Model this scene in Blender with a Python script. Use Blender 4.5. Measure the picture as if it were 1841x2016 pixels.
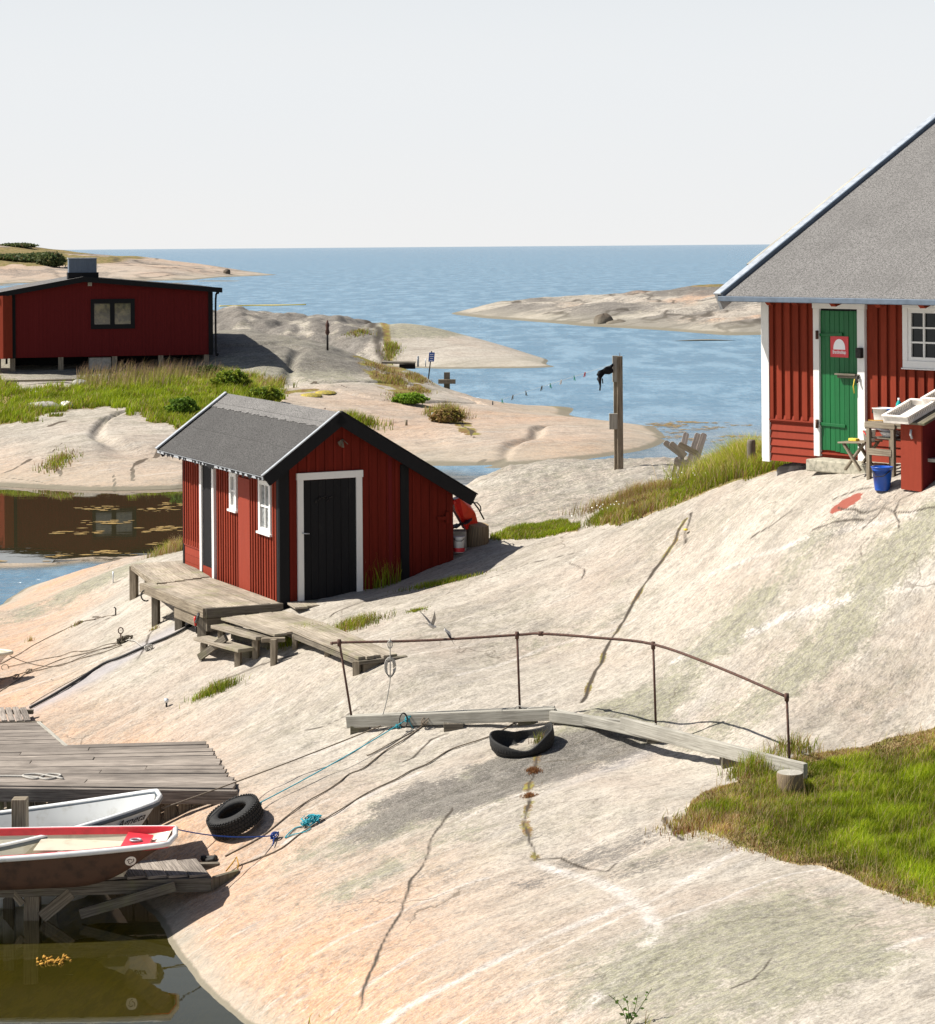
import bpy, bmesh, math, random
import numpy as np
from mathutils import Vector, Matrix
random.seed(7); RNG = np.random.default_rng(7)
for o in list(bpy.data.objects): bpy.data.objects.remove(o)
SC = bpy.context.scene; COL = SC.collection
R = math.radians
# ---------------------------------------------------------------- camera
CAMZ = 7.5; FOC = 4400.0; ROLL = R(.44)
CR = np.array([math.cos(ROLL), 0, -math.sin(ROLL)]); CU = np.array([math.sin(ROLL), 0, math.cos(ROLL)])
cam = bpy.data.cameras.new('camera'); camo = bpy.data.objects.new('camera', cam); COL.objects.link(camo)
cam.sensor_fit = 'VERTICAL'; cam.sensor_height = 36; cam.sensor_width = 36
cam.lens = FOC / 2016 * 36; cam.shift_y = -(1008 - 485) / 2016
cam.clip_start = .5; cam.clip_end = 60000
mw = Matrix(((CR[0], CU[0], 0, 0), (CR[1], CU[1], -1, 0), (CR[2], CU[2], 0, CAMZ), (0, 0, 0, 1)))
camo.matrix_world = mw; SC.camera = camo
# ---------------------------------------------------------------- sky, sun, exposure
SUN_AZ, SUN_EL = R(-84), R(49)          # azimuth from +y, clockwise: sun stands to the left
W = bpy.data.worlds.new('World'); SC.world = W; W.use_nodes = True
nt = W.node_tree; nt.nodes.clear()
sky = nt.nodes.new('ShaderNodeTexSky'); sky.sky_type = 'NISHITA'; sky.sun_disc = False
sky.sun_elevation = SUN_EL; sky.sun_rotation = SUN_AZ; sky.dust_density = 1.5; sky.air_density = 1.0; sky.ozone_density = 1.5
bg = nt.nodes.new('ShaderNodeBackground'); bg.inputs[1].default_value = .05; nt.links.new(sky.outputs[0], bg.inputs[0])
hz = nt.nodes.new('ShaderNodeBackground'); hz.inputs[1].default_value = 1.0      # pale sea haze lying low along the horizon
gm = nt.nodes.new('ShaderNodeNewGeometry'); sxz = nt.nodes.new('ShaderNodeSeparateXYZ'); nt.links.new(gm.outputs['Incoming'], sxz.inputs[0])
mr = nt.nodes.new('ShaderNodeMapRange'); mr.interpolation_type = 'SMOOTHSTEP'; mr.inputs[1].default_value = -.07; mr.inputs[2].default_value = -.40; nt.links.new(sxz.outputs[2], mr.inputs[0])
hr = nt.nodes.new('ShaderNodeMapRange'); hr.inputs[1].default_value = 0; hr.inputs[2].default_value = -.11; nt.links.new(sxz.outputs[2], hr.inputs[0])
hc = nt.nodes.new('ShaderNodeMix'); hc.data_type = 'RGBA'; hc.inputs[6].default_value = (.522, .522, .520, 1); hc.inputs[7].default_value = (.494, .512, .528, 1)
cn = nt.nodes.new('ShaderNodeTexNoise'); cn.inputs['Scale'].default_value = 2.2; cn.inputs['Detail'].default_value = 5; mpn = nt.nodes.new('ShaderNodeMapping'); mpn.inputs['Scale'].default_value = (1, 1, 5); nt.links.new(gm.outputs['Incoming'], mpn.inputs[0]); nt.links.new(mpn.outputs[0], cn.inputs[0])
ml = nt.nodes.new('ShaderNodeMath'); ml.operation = 'MULTIPLY_ADD'; ml.inputs[1].default_value = -1.1; nt.links.new(cn.outputs[0], ml.inputs[0]); ad = nt.nodes.new('ShaderNodeMath'); ad.operation = 'ADD'; ad.use_clamp = True; ad.inputs[1].default_value = .52; nt.links.new(hr.outputs[0], ml.inputs[2]); nt.links.new(ml.outputs[0], ad.inputs[0])
nt.links.new(ad.outputs[0], hc.inputs[0]); nt.links.new(hc.outputs[2], hz.inputs[0])
ow = nt.nodes.new('ShaderNodeOutputWorld'); mxs = nt.nodes.new('ShaderNodeMixShader'); nt.links.new(mr.outputs[0], mxs.inputs[0]); nt.links.new(hz.outputs[0], mxs.inputs[1]); nt.links.new(bg.outputs[0], mxs.inputs[2]); nt.links.new(mxs.outputs[0], ow.inputs[0])
sl = bpy.data.lights.new('sun', 'SUN'); sl.energy = 5.0; sl.angle = R(.5); sl.color = (1, .95, .87)
so = bpy.data.objects.new('sun', sl); COL.objects.link(so)
sdir = Vector((math.sin(SUN_AZ) * math.cos(SUN_EL), math.cos(SUN_AZ) * math.cos(SUN_EL), math.sin(SUN_EL)))
so.rotation_euler = sdir.to_track_quat('Z', 'Y').to_euler(); so.location = sdir * 60
SC.view_settings.view_transform = 'Standard'; SC.view_settings.look = 'None'
SC.view_settings.exposure = 0.75; SC.view_settings.gamma = 1
SC.render.engine = 'CYCLES'; SC.cycles.max_bounces = 8; SC.cycles.transparent_max_bounces = 16

# ---------------------------------------------------------------- survey helpers (photo bearings -> world positions)
CAMP = np.array([0, 0, CAMZ])
def ray(u, v): return (u - 920.5) / FOC * CR + np.array([0, 1., 0]) + (485 - v) / FOC * CU
def P(u, v, y): d = ray(u, v); return CAMP + d * y
def PZ(u, v, z): d = ray(u, v); return CAMP + d * ((z - CAMZ) / d[2])
def PPL(u, v, O, n): d = ray(u, v); return CAMP + d * (((np.array(O) - CAMP) @ n) / (d @ n))

# ---------------------------------------------------------------- node helpers
def newmat(name):
    m = bpy.data.materials.new(name); m.use_nodes = True; m.node_tree.nodes.clear(); return m
class NB:
    def __init__(s, m): s.t = m.node_tree
    def n(s, typ, **kw):
        nd = s.t.nodes.new('ShaderNode' + typ)
        for k, v in kw.items():
            if k.startswith('i_'): nd.inputs[k[2:].replace('_', ' ')].default_value = v
            elif k.startswith('x'): nd.inputs[int(k[1:])].default_value = v
            else: setattr(nd, k, v)
        return nd
    def l(s, a, b): s.t.links.new(a, b)
    def math(s, op, a, b=None, clamp=False):
        nd = s.n('Math', operation=op, use_clamp=clamp)
        for i, q in enumerate((a, b)):
            if q is None: continue
            if isinstance(q, (int, float)): nd.inputs[i].default_value = q
            else: s.l(q, nd.inputs[i])
        return nd.outputs[0]
    def mix(s, fac, a, b, blend='MIX'):
        nd = s.n('Mix', data_type='RGBA', blend_type=blend)
        for sock, q in ((nd.inputs[0], fac), (nd.inputs[6], a), (nd.inputs[7], b)):
            if isinstance(q, (int, float)): sock.default_value = q
            elif isinstance(q, tuple): sock.default_value = (*q[:3], 1)
            else: s.l(q, sock)
        return nd.outputs[2]
    def noise(s, vec, scale, detail=4, rough=.55, dist=0):
        nd = s.n('TexNoise'); nd.inputs['Scale'].default_value = scale; nd.inputs['Detail'].default_value = detail
        nd.inputs['Roughness'].default_value = rough; nd.inputs['Distortion'].default_value = dist
        if vec is not None: s.l(vec, nd.inputs['Vector'])
        return nd.outputs[0]
    def mapp(s, vec, scale=(1, 1, 1), rot=(0, 0, 0), loc=(0, 0, 0)):
        nd = s.n('Mapping'); nd.inputs['Scale'].default_value = scale; nd.inputs['Rotation'].default_value = rot; nd.inputs['Location'].default_value = loc
        s.l(vec, nd.inputs['Vector']); return nd.outputs[0]
    def ramp(s, f, a, b, va=0., vb=1.):
        nd = s.n('MapRange', clamp=True, interpolation_type='SMOOTHSTEP')
        nd.inputs[1].default_value = a; nd.inputs[2].default_value = b; nd.inputs[3].default_value = va; nd.inputs[4].default_value = vb
        s.l(f, nd.inputs[0]); return nd.outputs[0]
    def bsdf(s, col, rough=.8, bump=None, bstr=.3, bdist=.01, metal=0, spec=.3, alpha=None, sheen=0):
        b = s.n('BsdfPrincipled'); b.inputs['Metallic'].default_value = metal; b.inputs['Specular IOR Level'].default_value = spec
        for sock, q in ((b.inputs['Base Color'], col), (b.inputs['Roughness'], rough)):
            if isinstance(q, (int, float)): sock.default_value = q
            elif isinstance(q, tuple): sock.default_value = (*q[:3], 1)
            else: s.l(q, sock)
        if bump is not None:
            bn = s.n('Bump'); bn.inputs['Strength'].default_value = bstr; bn.inputs['Distance'].default_value = bdist
            s.l(bump, bn.inputs['Height']); s.l(bn.outputs[0], b.inputs['Normal'])
        o = s.n('OutputMaterial'); s.l(b.outputs[0], o.inputs[0]); return b

# ---------------------------------------------------------------- numpy noise
_perm = RNG.permutation(512); _grad = RNG.uniform(-1, 1, (512, 2)); _grad /= np.linalg.norm(_grad, axis=1)[:, None]
def perlin(x, y):
    xi = np.floor(x).astype(int); yi = np.floor(y).astype(int); xf = x - xi; yf = y - yi
    def g(i, j, a, b):
        h = _perm[(_perm[(xi + i) & 511] + yi + j) & 511]; v = _grad[h]; return v[..., 0] * a + v[..., 1] * b
    sx = xf * xf * xf * (xf * (xf * 6 - 15) + 10); sy = yf * yf * yf * (yf * (yf * 6 - 15) + 10)
    n0 = g(0, 0, xf, yf) * (1 - sx) + g(1, 0, xf - 1, yf) * sx; n1 = g(0, 1, xf, yf - 1) * (1 - sx) + g(1, 1, xf - 1, yf - 1) * sx
    return (n0 * (1 - sy) + n1 * sy) * 1.6
def fbm(x, y, oct=4, gain=.5):
    a = 1; t = 0; s = 0
    for k in range(oct): t = t + a * perlin(x * 2 ** k + 17.3 * k, y * 2 ** k - 9.1 * k); s += a; a *= gain
    return t / s
def sstep(x, a, b): t = np.clip((x - a) / (b - a), 0, 1); return t * t * (3 - 2 * t)

class TPS:
    def __init__(s, pts, lam=.002):
        p = np.array(pts, float); s.c = p[:, :2]; n = len(p); s.sc = max(np.ptp(s.c[:, 0]), np.ptp(s.c[:, 1])); s.m = s.c.mean(0)
        s.q = (s.c - s.m) / s.sc; A = np.zeros((n + 3, n + 3)); A[:n, :n] = s.k(s.q) + lam * np.eye(n) * .1
        A[:n, n] = 1; A[:n, n + 1:] = s.q; A[n, :n] = 1; A[n + 1:, :n] = s.q.T
        b = np.zeros(n + 3); b[:n] = p[:, 2]; s.w = np.linalg.solve(A, b)
    def k(s, x):
        r2 = ((x[:, None, :] - s.q[None]) ** 2).sum(2); return np.where(r2 > 1e-12, .5 * r2 * np.log(r2 + 1e-12), 0)
    def __call__(s, x, y):
        sh = np.shape(x); X = (np.stack([np.ravel(x), np.ravel(y)], 1) - s.m) / s.sc; out = np.empty(len(X)); n = len(s.q)
        for i in range(0, len(X), 40000):
            xx = X[i:i + 40000]; out[i:i + 40000] = s.k(xx) @ s.w[:n] + s.w[n] + xx @ s.w[n + 1:]
        return out.reshape(sh)

KY = FOC / 3500
def cp(lst):      # control points: (u, v, 'y'|'z', value) seen points, or ('w', x, y, z) world points
    out = []
    for e in lst:
        if e[0] == 'w': out.append(e[1:])
        elif e[2] == 'z': out.append(tuple(PZ(e[0], e[1], e[3])))
        elif e[2] == 'y': out.append(tuple(P(e[0], e[1], e[3] * KY)))
        else: out.append(tuple(P(e[0], e[1], e[3])))
    return out
A_PTS = cp([
 (320,1830,'z',0),(345,1880,'z',0),(400,1945,'z',0),(480,2016,'z',0),(600,2090,'z',0),
 ('w',-4.6,26.5,-.15),('w',-5.6,28.6,-.1),('w',-7.2,30.3,-.05),('w',-9.5,31.5,0),('w',-6,24.5,-1.3),('w',-8.5,27,-1.5),('w',-4.8,23.5,-1.0),
 ('w',-3.1,21,-.8),('w',-2,19,-.7),('w',-4.5,18.5,-1.7),('w',-8,20,-2.2),('w',-1.2,16,-.7),('w',-10,24,-2.2),('w',-11,29,-1.2),
 (0,1415,'z',.45),(0,1350,'z',.5),(0,1300,'z',.45),(0,1250,'z',.32),(0,1195,'z',0),(-150,1300,'z',.45),(-150,1240,'z',.25),('w',-13,40,.4),('w',-13,34,.5),('w',-14,47,-.1),
 (150,1125,'z',.28),(150,1200,'z',.62),(150,1300,'z',.9),(150,1400,'z',.75),(250,1096,'z',.85),(330,1088,'z',1.5),(75,1158,'z',.12),
 (275,1169,'z',1.55),(362,1110,'z',1.98),(410,1252,'z',1.62),(553,1184,'z',2.02),(480,1300,'z',1.5),(395,1303,'z',1.4),(620,1312,'z',1.7),
 (705,1322,'z',1.74),(800,1297,'z',1.98),(65,1397,'z',.68),(240,1268,'z',1.18),(740,1200,'z',2.12),(766,1152,'z',2.18),(893,1104,'z',2.5),(840,1130,'z',2.38),
 (1000,1066,'y',28.6),(1180,1037,'y',28.5),(1300,992,'y',28),(1440,949,'y',27),(1560,932,'y',25.5),(1700,942,'y',24.25),(1841,953,'y',23.3),(2000,965,'y',22.4),('w',7,33,4.1),
 (900,1200,'y',25.8),(1180,1200,'y',25),(1180,1300,'y',23.8),(1180,1395,'y',22.3),(1500,1200,'y',23),(1500,1050,'y',24.5),(1500,1400,'y',21.4),
 (1750,1200,'y',21.9),(1750,1050,'y',22.9),(1841,1430,'y',20.8),(1841,1300,'y',21.2),(2000,1200,'y',20.9),(1350,1100,'y',25.5),
 (900,1300,'y',24.2),(900,1400,'y',22.9),(700,1400,'y',23.3),(550,1400,'y',24),(400,1400,'z',1.05),(250,1400,'z',.85),(480,1552,'z',.90),(430,1495,'z',.9),(300,1440,'z',.75),
 (650,1500,'z',1.05),(800,1600,'z',.95),(1000,1600,'z',1.12),(1030,1450,'y',22.1),(700,1700,'z',.70),(600,1800,'z',.50),(520,1900,'z',.30),(465,1722,'z',.36),(468,1620,'z',.66),(390,1790,'z',.2),
 (700,1950,'z',.45),(700,2030,'z',.38),(900,1800,'z',.82),(1000,1700,'z',1.0),(1100,1690,'z',1.03),(1300,1700,'z',1.18),(1300,1900,'z',1.08),(1300,2030,'z',.98),
 (1600,1850,'z',1.28),(1841,1795,'z',1.36),(1841,2030,'z',1.3),(1100,2030,'z',.78),(900,1950,'z',.68),(1150,1550,'z',1.32),(1290,1445,'y',21.85),(1400,1500,'y',20.9),
 (1345,1590,'z',1.40),(1600,1600,'z',1.45),(1841,1600,'z',1.5),(1586,1525,'z',1.5),(1700,1480,'z',1.62),(2000,1600,'z',1.6),(2000,1900,'z',1.5),(1550,1480,'z',1.66),
 ('w',3,15,1.0),('w',6,15,1.3),('w',0,15.5,.4),('w',9,22,1.9),('w',10,28,3.9),('w',10,36,4.0),
 (950,1035,'y',30),(1060,1040,'y',30.2),(1100,1000,'y',31.5),(1000,945,'y',36),(1200,926,'y',35),(1345,943,'y',33),(1250,990,'y',30.5),(1480,935,'y',28.5),(1400,905,'y',35),
 (930,950,'y',37),(950,936,'y',38),(1000,917,'y',38.4),(1100,909,'y',38.4),(1200,906,'y',38.2),(1280,905,'y',38),('w',-3,41,1.75),('w',-3,48,.8),('w',-6.3,55,-.5),('w',-6,50.5,.45),('w',-9.5,53,-.7),('w',0,56,.5),('w',4,57,.4),('w',8,54,1.6),('w',9,44,3.6),
 ('w',-13,55,-1.5),('w',-4,57,-1.2),('w',2,63,-1.5),('w',9,60,-1.2),('w',12,52,.5),('w',0,38.5,2.6)])
B_PTS = cp([
 (0,957,'z',0),(170,965,'z',0),(350,962,'z',0),(500,958,'z',0),(650,935,'z',0),(0,900,'z',.5),(0,860,'z',.9),(100,815,'z',1.4),(230,806,'z',1.5),(350,838,'z',1.1),(300,900,'z',.6),(150,870,'z',.9),
 (50,800,'z',1.4),(100,762,'z',1.85),(300,762,'z',1.85),(50,735,'z',2.1),(440,742,'z',1.9),(250,735,'Y',98),(420,720,'Y',99.5),(520,770,'z',1.6),(600,720,'z',2.2),(500,655,'Y',114),(615,675,'Y',108),(560,700,'Y',101),
 (709,712,'Y',107),(650,700,'Y',104),(700,760,'z',1.5),(800,790,'z',1.1),(850,762,'Y',103),(800,733,'Y',109),(880,830,'z',.6),(840,741,'Y',107),(903,782,'z',.1),
 (1000,850,'z',.5),(1100,830,'z',.4),(1200,850,'z',.34),(1150,870,'z',.32),(900,850,'z',.6),(800,870,'z',.4),(1000,805,'z',.32),(905,788,'z',.15),(1110,800,'z',0),(1290,841,'z',0),(1311,867,'z',0),(1208,896,'z',0),(982,923,'z',0),(850,915,'z',0),
 (440,660,'Y',112),('w',-12,122,1.2),('w',-5,118,.3),('w',-3,114,-.5),('w',-25,110,2.4),('w',-35,105,2.6),('w',-35,125,1),('w',-22,130,0),('w',-10,132,-1.2),('w',0,118,-1.5),('w',6,112,-1.2),('w',12,100,-1.5),('w',12,85,-1.3),('w',8,72,-1.2),('w',0,68,-1.2),
 ('w',-8,64,-1.2),('w',-16,64,-1.2),('w',-28,68,-.5),('w',-35,85,1),('w',-15,65,-1)])
C_PTS = cp([
 (1095,722,'z',0),(980,725,'z',0),(870,726,'z',0),(740,722,'z',0),(600,712,'z',.2),(430,608,'Y',165),(520,609,'Y',163),(600,614,'Y',162),(680,626,'Y',158),(760,640,'Y',154),(800,636,'Y',152),(850,645,'Y',151),(900,662,'Y',149),(1000,692,'Y',145),
 (640,668,'Y',146),(560,650,'Y',148),(700,660,'Y',146),(760,672,'Y',146),(700,700,'Y',141),(760,690,'Y',142),(830,670,'Y',146),(870,700,'Y',141),(950,700,'Y',142),
 ('w',-20,178,1.4),('w',-10,172,.8),('w',0,166,-.2),('w',6,155,-.8),('w',-10,185,-1),('w',-22,195,-1),('w',8,140,-1),('w',0,130,-1.2),('w',-10,128,-1),('w',-25,150,2),('w',-32,170,2),('w',-30,140,1)])
D_PTS = cp([
 (895,619,'z',0),(950,626,'z',0),(1010,630,'z',0),(1150,642,'z',0),(1300,650,'z',0),(1400,664,'z',0),(1500,673,'z',0),(1600,680,'z',0),
 (945,608,'Y',248),(1020,591,'Y',252),(1100,586,'Y',252),(1180,585,'Y',250),(1250,583,'Y',248),(1310,577,'Y',244),(1400,569,'Y',238),(1480,585,'Y',225),(1600,590,'Y',220),
 (1000,612,'Y',240),(1100,610,'Y',232),(1200,615,'Y',222),(1300,612,'Y',220),(1400,620,'Y',205),(1480,630,'Y',195),(1400,590,'Y',222),
 ('w',2,290,-1),('w',20,300,-.5),('w',40,290,-.5),('w',55,260,1),('w',60,220,2),('w',50,180,0),('w',30,175,-1.2),('w',10,190,-1.4),('w',-5,225,-1.2),('w',-6,260,-1.2),('w',10,275,.2),('w',30,272,.6)])
E_PTS = cp([
 (0,482,'Y',700),(60,485,'Y',695),(100,494,'Y',690),(160,500,'Y',680),(220,503,'Y',670),(330,512,'Y',660),(400,526,'Y',640),(440,533,'Y',630),(500,537,'z',.3),(548,541,'z',0),(-150,478,'Y',700),
 (430,546,'z',0),(380,554,'z',0),(300,556,'z',0),(150,560,'z',0),(0,560,'z',0),(-150,565,'z',0),(200,530,'Y',560),(100,525,'Y',560),(0,520,'Y',570),(320,530,'Y',575),(380,536,'Y',580),
 ('w',-150,760,3),('w',-100,740,1),('w',-60,690,-1),('w',-45,620,-1.5),('w',-70,500,-1.5),('w',-110,440,-2),('w',-160,430,-2),('w',-50,560,-1.5)])
STR = R(30)                                     # direction of the glacial striations
def strco(x, y): c, s = math.cos(STR), math.sin(STR); return x * c + y * s, -x * s + y * c
fA = TPS(A_PTS); fB = TPS(B_PTS); fC = TPS(C_PTS); fD = TPS(D_PTS); fE = TPS(E_PTS)
def roughA(x, y):
    s, t = strco(x, y)
    n = .05 * fbm(s * .35, t * 1.1, 3) + .022 * fbm(s * 1.1, t * 3.6, 3)
    back = sstep(y, 35, 40) * sstep(x, -1.5, 0)
    n = n + back * (.10 * fbm(x * .8, y * .45, 4) + .05 * fbm(x * 2.5, y * 1.2, 3))
    n = n + .012 * fbm(x * 2.2, y * 2.2, 3)
    return n
def hA(x, y):
    z = fA(x, y) + roughA(x, y) * sstep(fA(x, y), -.3, .5)
    return np.maximum(z, -2.4)
def hB(x, y):
    b = fB(x, y); s, t = strco(x, y)
    n = .16 * fbm(s * .12, t * .3, 4) + .05 * fbm(x * .6, y * .6, 4) + sstep(y, 92, 104) * .30 * np.abs(fbm(x * .22, y * .15, 5))
    r = sstep(-np.abs(fbm(x * .10 + 3, y * .07, 2)), -.05, 0); return np.maximum(b + (n - .22 * r) * sstep(b, -.2, .6), -1.6)
def hC(x, y):
    b = fC(x, y); g = .35 * np.abs(fbm(x * .16, y * .10, 4)) + .10 * fbm(x * .5, y * .5, 3)
    m = sstep(-x, 4, 7.5); return np.maximum(b + (.18 * fbm(x * .1, y * .1, 3) + m * 3.4 * (g - .12)) * sstep(b, 0, .8), -1.6)
def hD(x, y):
    b = fD(x, y); s, t = x * .8 + y * .3, y * .8 - x * .3
    g = np.abs(fbm(s * .06, t * .16, 4)); return np.maximum(b + (1.1 * (g - .15) + .2 * fbm(x * .3, y * .3, 3)) * sstep(b, 0, 1.), -1.6)
def hE(x, y):
    b = fE(x, y); g = np.abs(fbm(x * .02, y * .03, 4)); return np.maximum(b + 2.2 * (g - .15) * sstep(b, 0, 2.5), -3)
XS = np.linspace(-13, 11.5, 220)
YS = np.concatenate([np.arange(14.2, 33, .12), np.arange(33, 42, .12), np.arange(42, 60, .16)])
GX, GY = np.meshgrid(XS, YS); GZ = hA(GX, GY)
def lookA(x, y):
    j = np.clip(np.searchsorted(XS, x) - 1, 0, len(XS) - 2); i = np.clip(np.searchsorted(YS, y) - 1, 0, len(YS) - 2)
    a = (x - XS[j]) / (XS[j + 1] - XS[j]); b = (y - YS[i]) / (YS[i + 1] - YS[i])
    return (GZ[i, j] * (1 - a) + GZ[i, j + 1] * a) * (1 - b) + (GZ[i + 1, j] * (1 - a) + GZ[i + 1, j + 1] * a) * b
def G(u, v, lo=14.5, hi=58, fld=None):       # where the line of sight meets the rock
    d = ray(u, v); ts = np.arange(lo, hi, .03 if fld is None else .2); p = CAMP + d[None] * ts[:, None]
    z = lookA(p[:, 0], p[:, 1]) if fld is None else fld(p[:, 0], p[:, 1])
    k = np.where(p[:, 2] <= z)[0]
    if len(k) == 0: q = int(np.argmin(p[:, 2] - z)); r = p[q].copy(); r[2] = z[q]; return r
    r = p[k[0]].copy(); r[2] = z[k[0]]; return r
GB = lambda u, v: G(u, v, 66, 135, hB)
# ---------------------------------------------------------------- materials
def texco(b, kind='Object'): return b.n('TexCoord').outputs[kind]
def m_wood(name, c1, c2, rough=.8, gs=1., streak=.55, moss=0, bstr=.4):
    m = newmat(name); b = NB(m); uv = b.n('UVMap').outputs[0]; rnd = b.n('NewGeometry').outputs['Random Per Island']
    off = b.n('CombineXYZ'); b.l(b.math('MULTIPLY', rnd, 37.), off.inputs[0]); b.l(b.math('MULTIPLY', rnd, 11.), off.inputs[1])
    ad = b.n('VectorMath', operation='ADD'); b.l(uv, ad.inputs[0]); b.l(off.outputs[0], ad.inputs[1])
    g = b.noise(b.mapp(ad.outputs[0], (1.3 * gs, 38 * gs, 1)), 1.6, 5, .6, .6); g2 = b.noise(b.mapp(ad.outputs[0], (3 * gs, 130 * gs, 1)), 1.5, 3)
    f = b.math('ADD', b.math('MULTIPLY', g, .65), b.math('MULTIPLY', g2, .35))
    col = b.mix(b.ramp(f, .36, .64), c1, c2)
    v = b.math('ADD', b.math('MULTIPLY', rnd, streak), 1 - streak * .5)
    hv = b.n('HueSaturation'); b.l(col, hv.inputs['Color']); b.l(v, hv.inputs['Value'])
    col = hv.outputs[0]
    pn = b.noise(texco(b), 1.7, 4, .6); col = b.mix(b.ramp(pn, .42, .75, 0, .45), col, tuple(q * .55 for q in c1))
    if moss: col = b.mix(b.ramp(b.noise(texco(b), 2.3, 5, .6), .5, .72, 0, moss), col, (.21, .22, .09))
    b.bsdf(col, rough, f, bstr, .006, spec=.2); return m
def m_paint(name, c, rough=.6, var=.18, dirt=(.2, .17, .13), dirtf=.25, spec=.25):
    m = newmat(name); b = NB(m); t = texco(b); rnd = b.n('NewGeometry').outputs['Random Per Island']
    n = b.noise(b.mapp(t, (9, 9, 1.2)), 2.2, 5, .6); n2 = b.noise(t, 30, 3)
    v = b.math('ADD', b.math('ADD', b.math('MULTIPLY', n, var * 1.6), b.math('MULTIPLY', rnd, var)), 1 - var * 1.3)
    hv = b.n('HueSaturation'); hv.inputs['Color'].default_value = (*c, 1); b.l(v, hv.inputs['Value'])
    col = b.mix(b.ramp(b.noise(b.mapp(t, (5, 5, 2)), 1.7, 6, .7), .55, .8, 0, dirtf), hv.outputs[0], dirt)
    b.bsdf(col, rough, b.math('ADD', n, b.math('MULTIPLY', n2, .4)), .25, .004, spec=spec); return m
def m_plain(name, c, rough=.5, metal=0, var=.12, scale=8, bstr=.1, spec=.4, c2=None, lo=.4, hi=.7):
    m = newmat(name); b = NB(m); t = texco(b); n = b.noise(t, scale, 5, .6)
    c2 = c2 or tuple(q * (1 - var * 2) for q in c); col = b.mix(b.ramp(n, lo, hi), c, c2)
    b.bsdf(col, rough, n, bstr, .004, metal, spec); return m
def m_felt(name, c, axis=2, sp=1.0, off=.0):
    m = newmat(name); b = NB(m); t = texco(b)
    n = b.noise(t, 48, 3, .75); n2 = b.noise(t, 1.1, 4, .6); n3 = b.noise(t, 160, 1, .5); n4 = b.noise(b.mapp(t, (14, 1.2, 1.2)), 1., 4, .6)
    col = b.mix(b.ramp(n, .38, .62), tuple(q * .5 for q in c), tuple(q * 1.55 for q in c))
    col = b.mix(b.ramp(n3, .56, .68, 0, .55), col, tuple(q * 2.1 for q in c)); col = b.mix(b.ramp(n2, .4, .7, 0, .3), col, tuple(q * .7 for q in c))
    col = b.mix(b.ramp(n4, .56, .75, 0, .35), col, tuple(q * 1.4 for q in c))
    sp_ = b.n('SeparateXYZ'); b.l(t, sp_.inputs[0]); wob = b.math('MULTIPLY', b.noise(t, 1.5, 4, .6), .03); fr_ = b.math('FRACT', b.math('ADD', b.math('DIVIDE', sp_.outputs[axis], sp), b.math('ADD', wob, off)))
    col = b.mix(b.ramp(fr_, 0.0, .016, .75, 0), col, tuple(q * .35 for q in c)); col = b.mix(b.ramp(fr_, .93, 1., 0, .12), col, tuple(q * 1.6 for q in c))
    b.bsdf(col, .95, b.math('ADD', n, n3), .7, .006, spec=.1); return m
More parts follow.
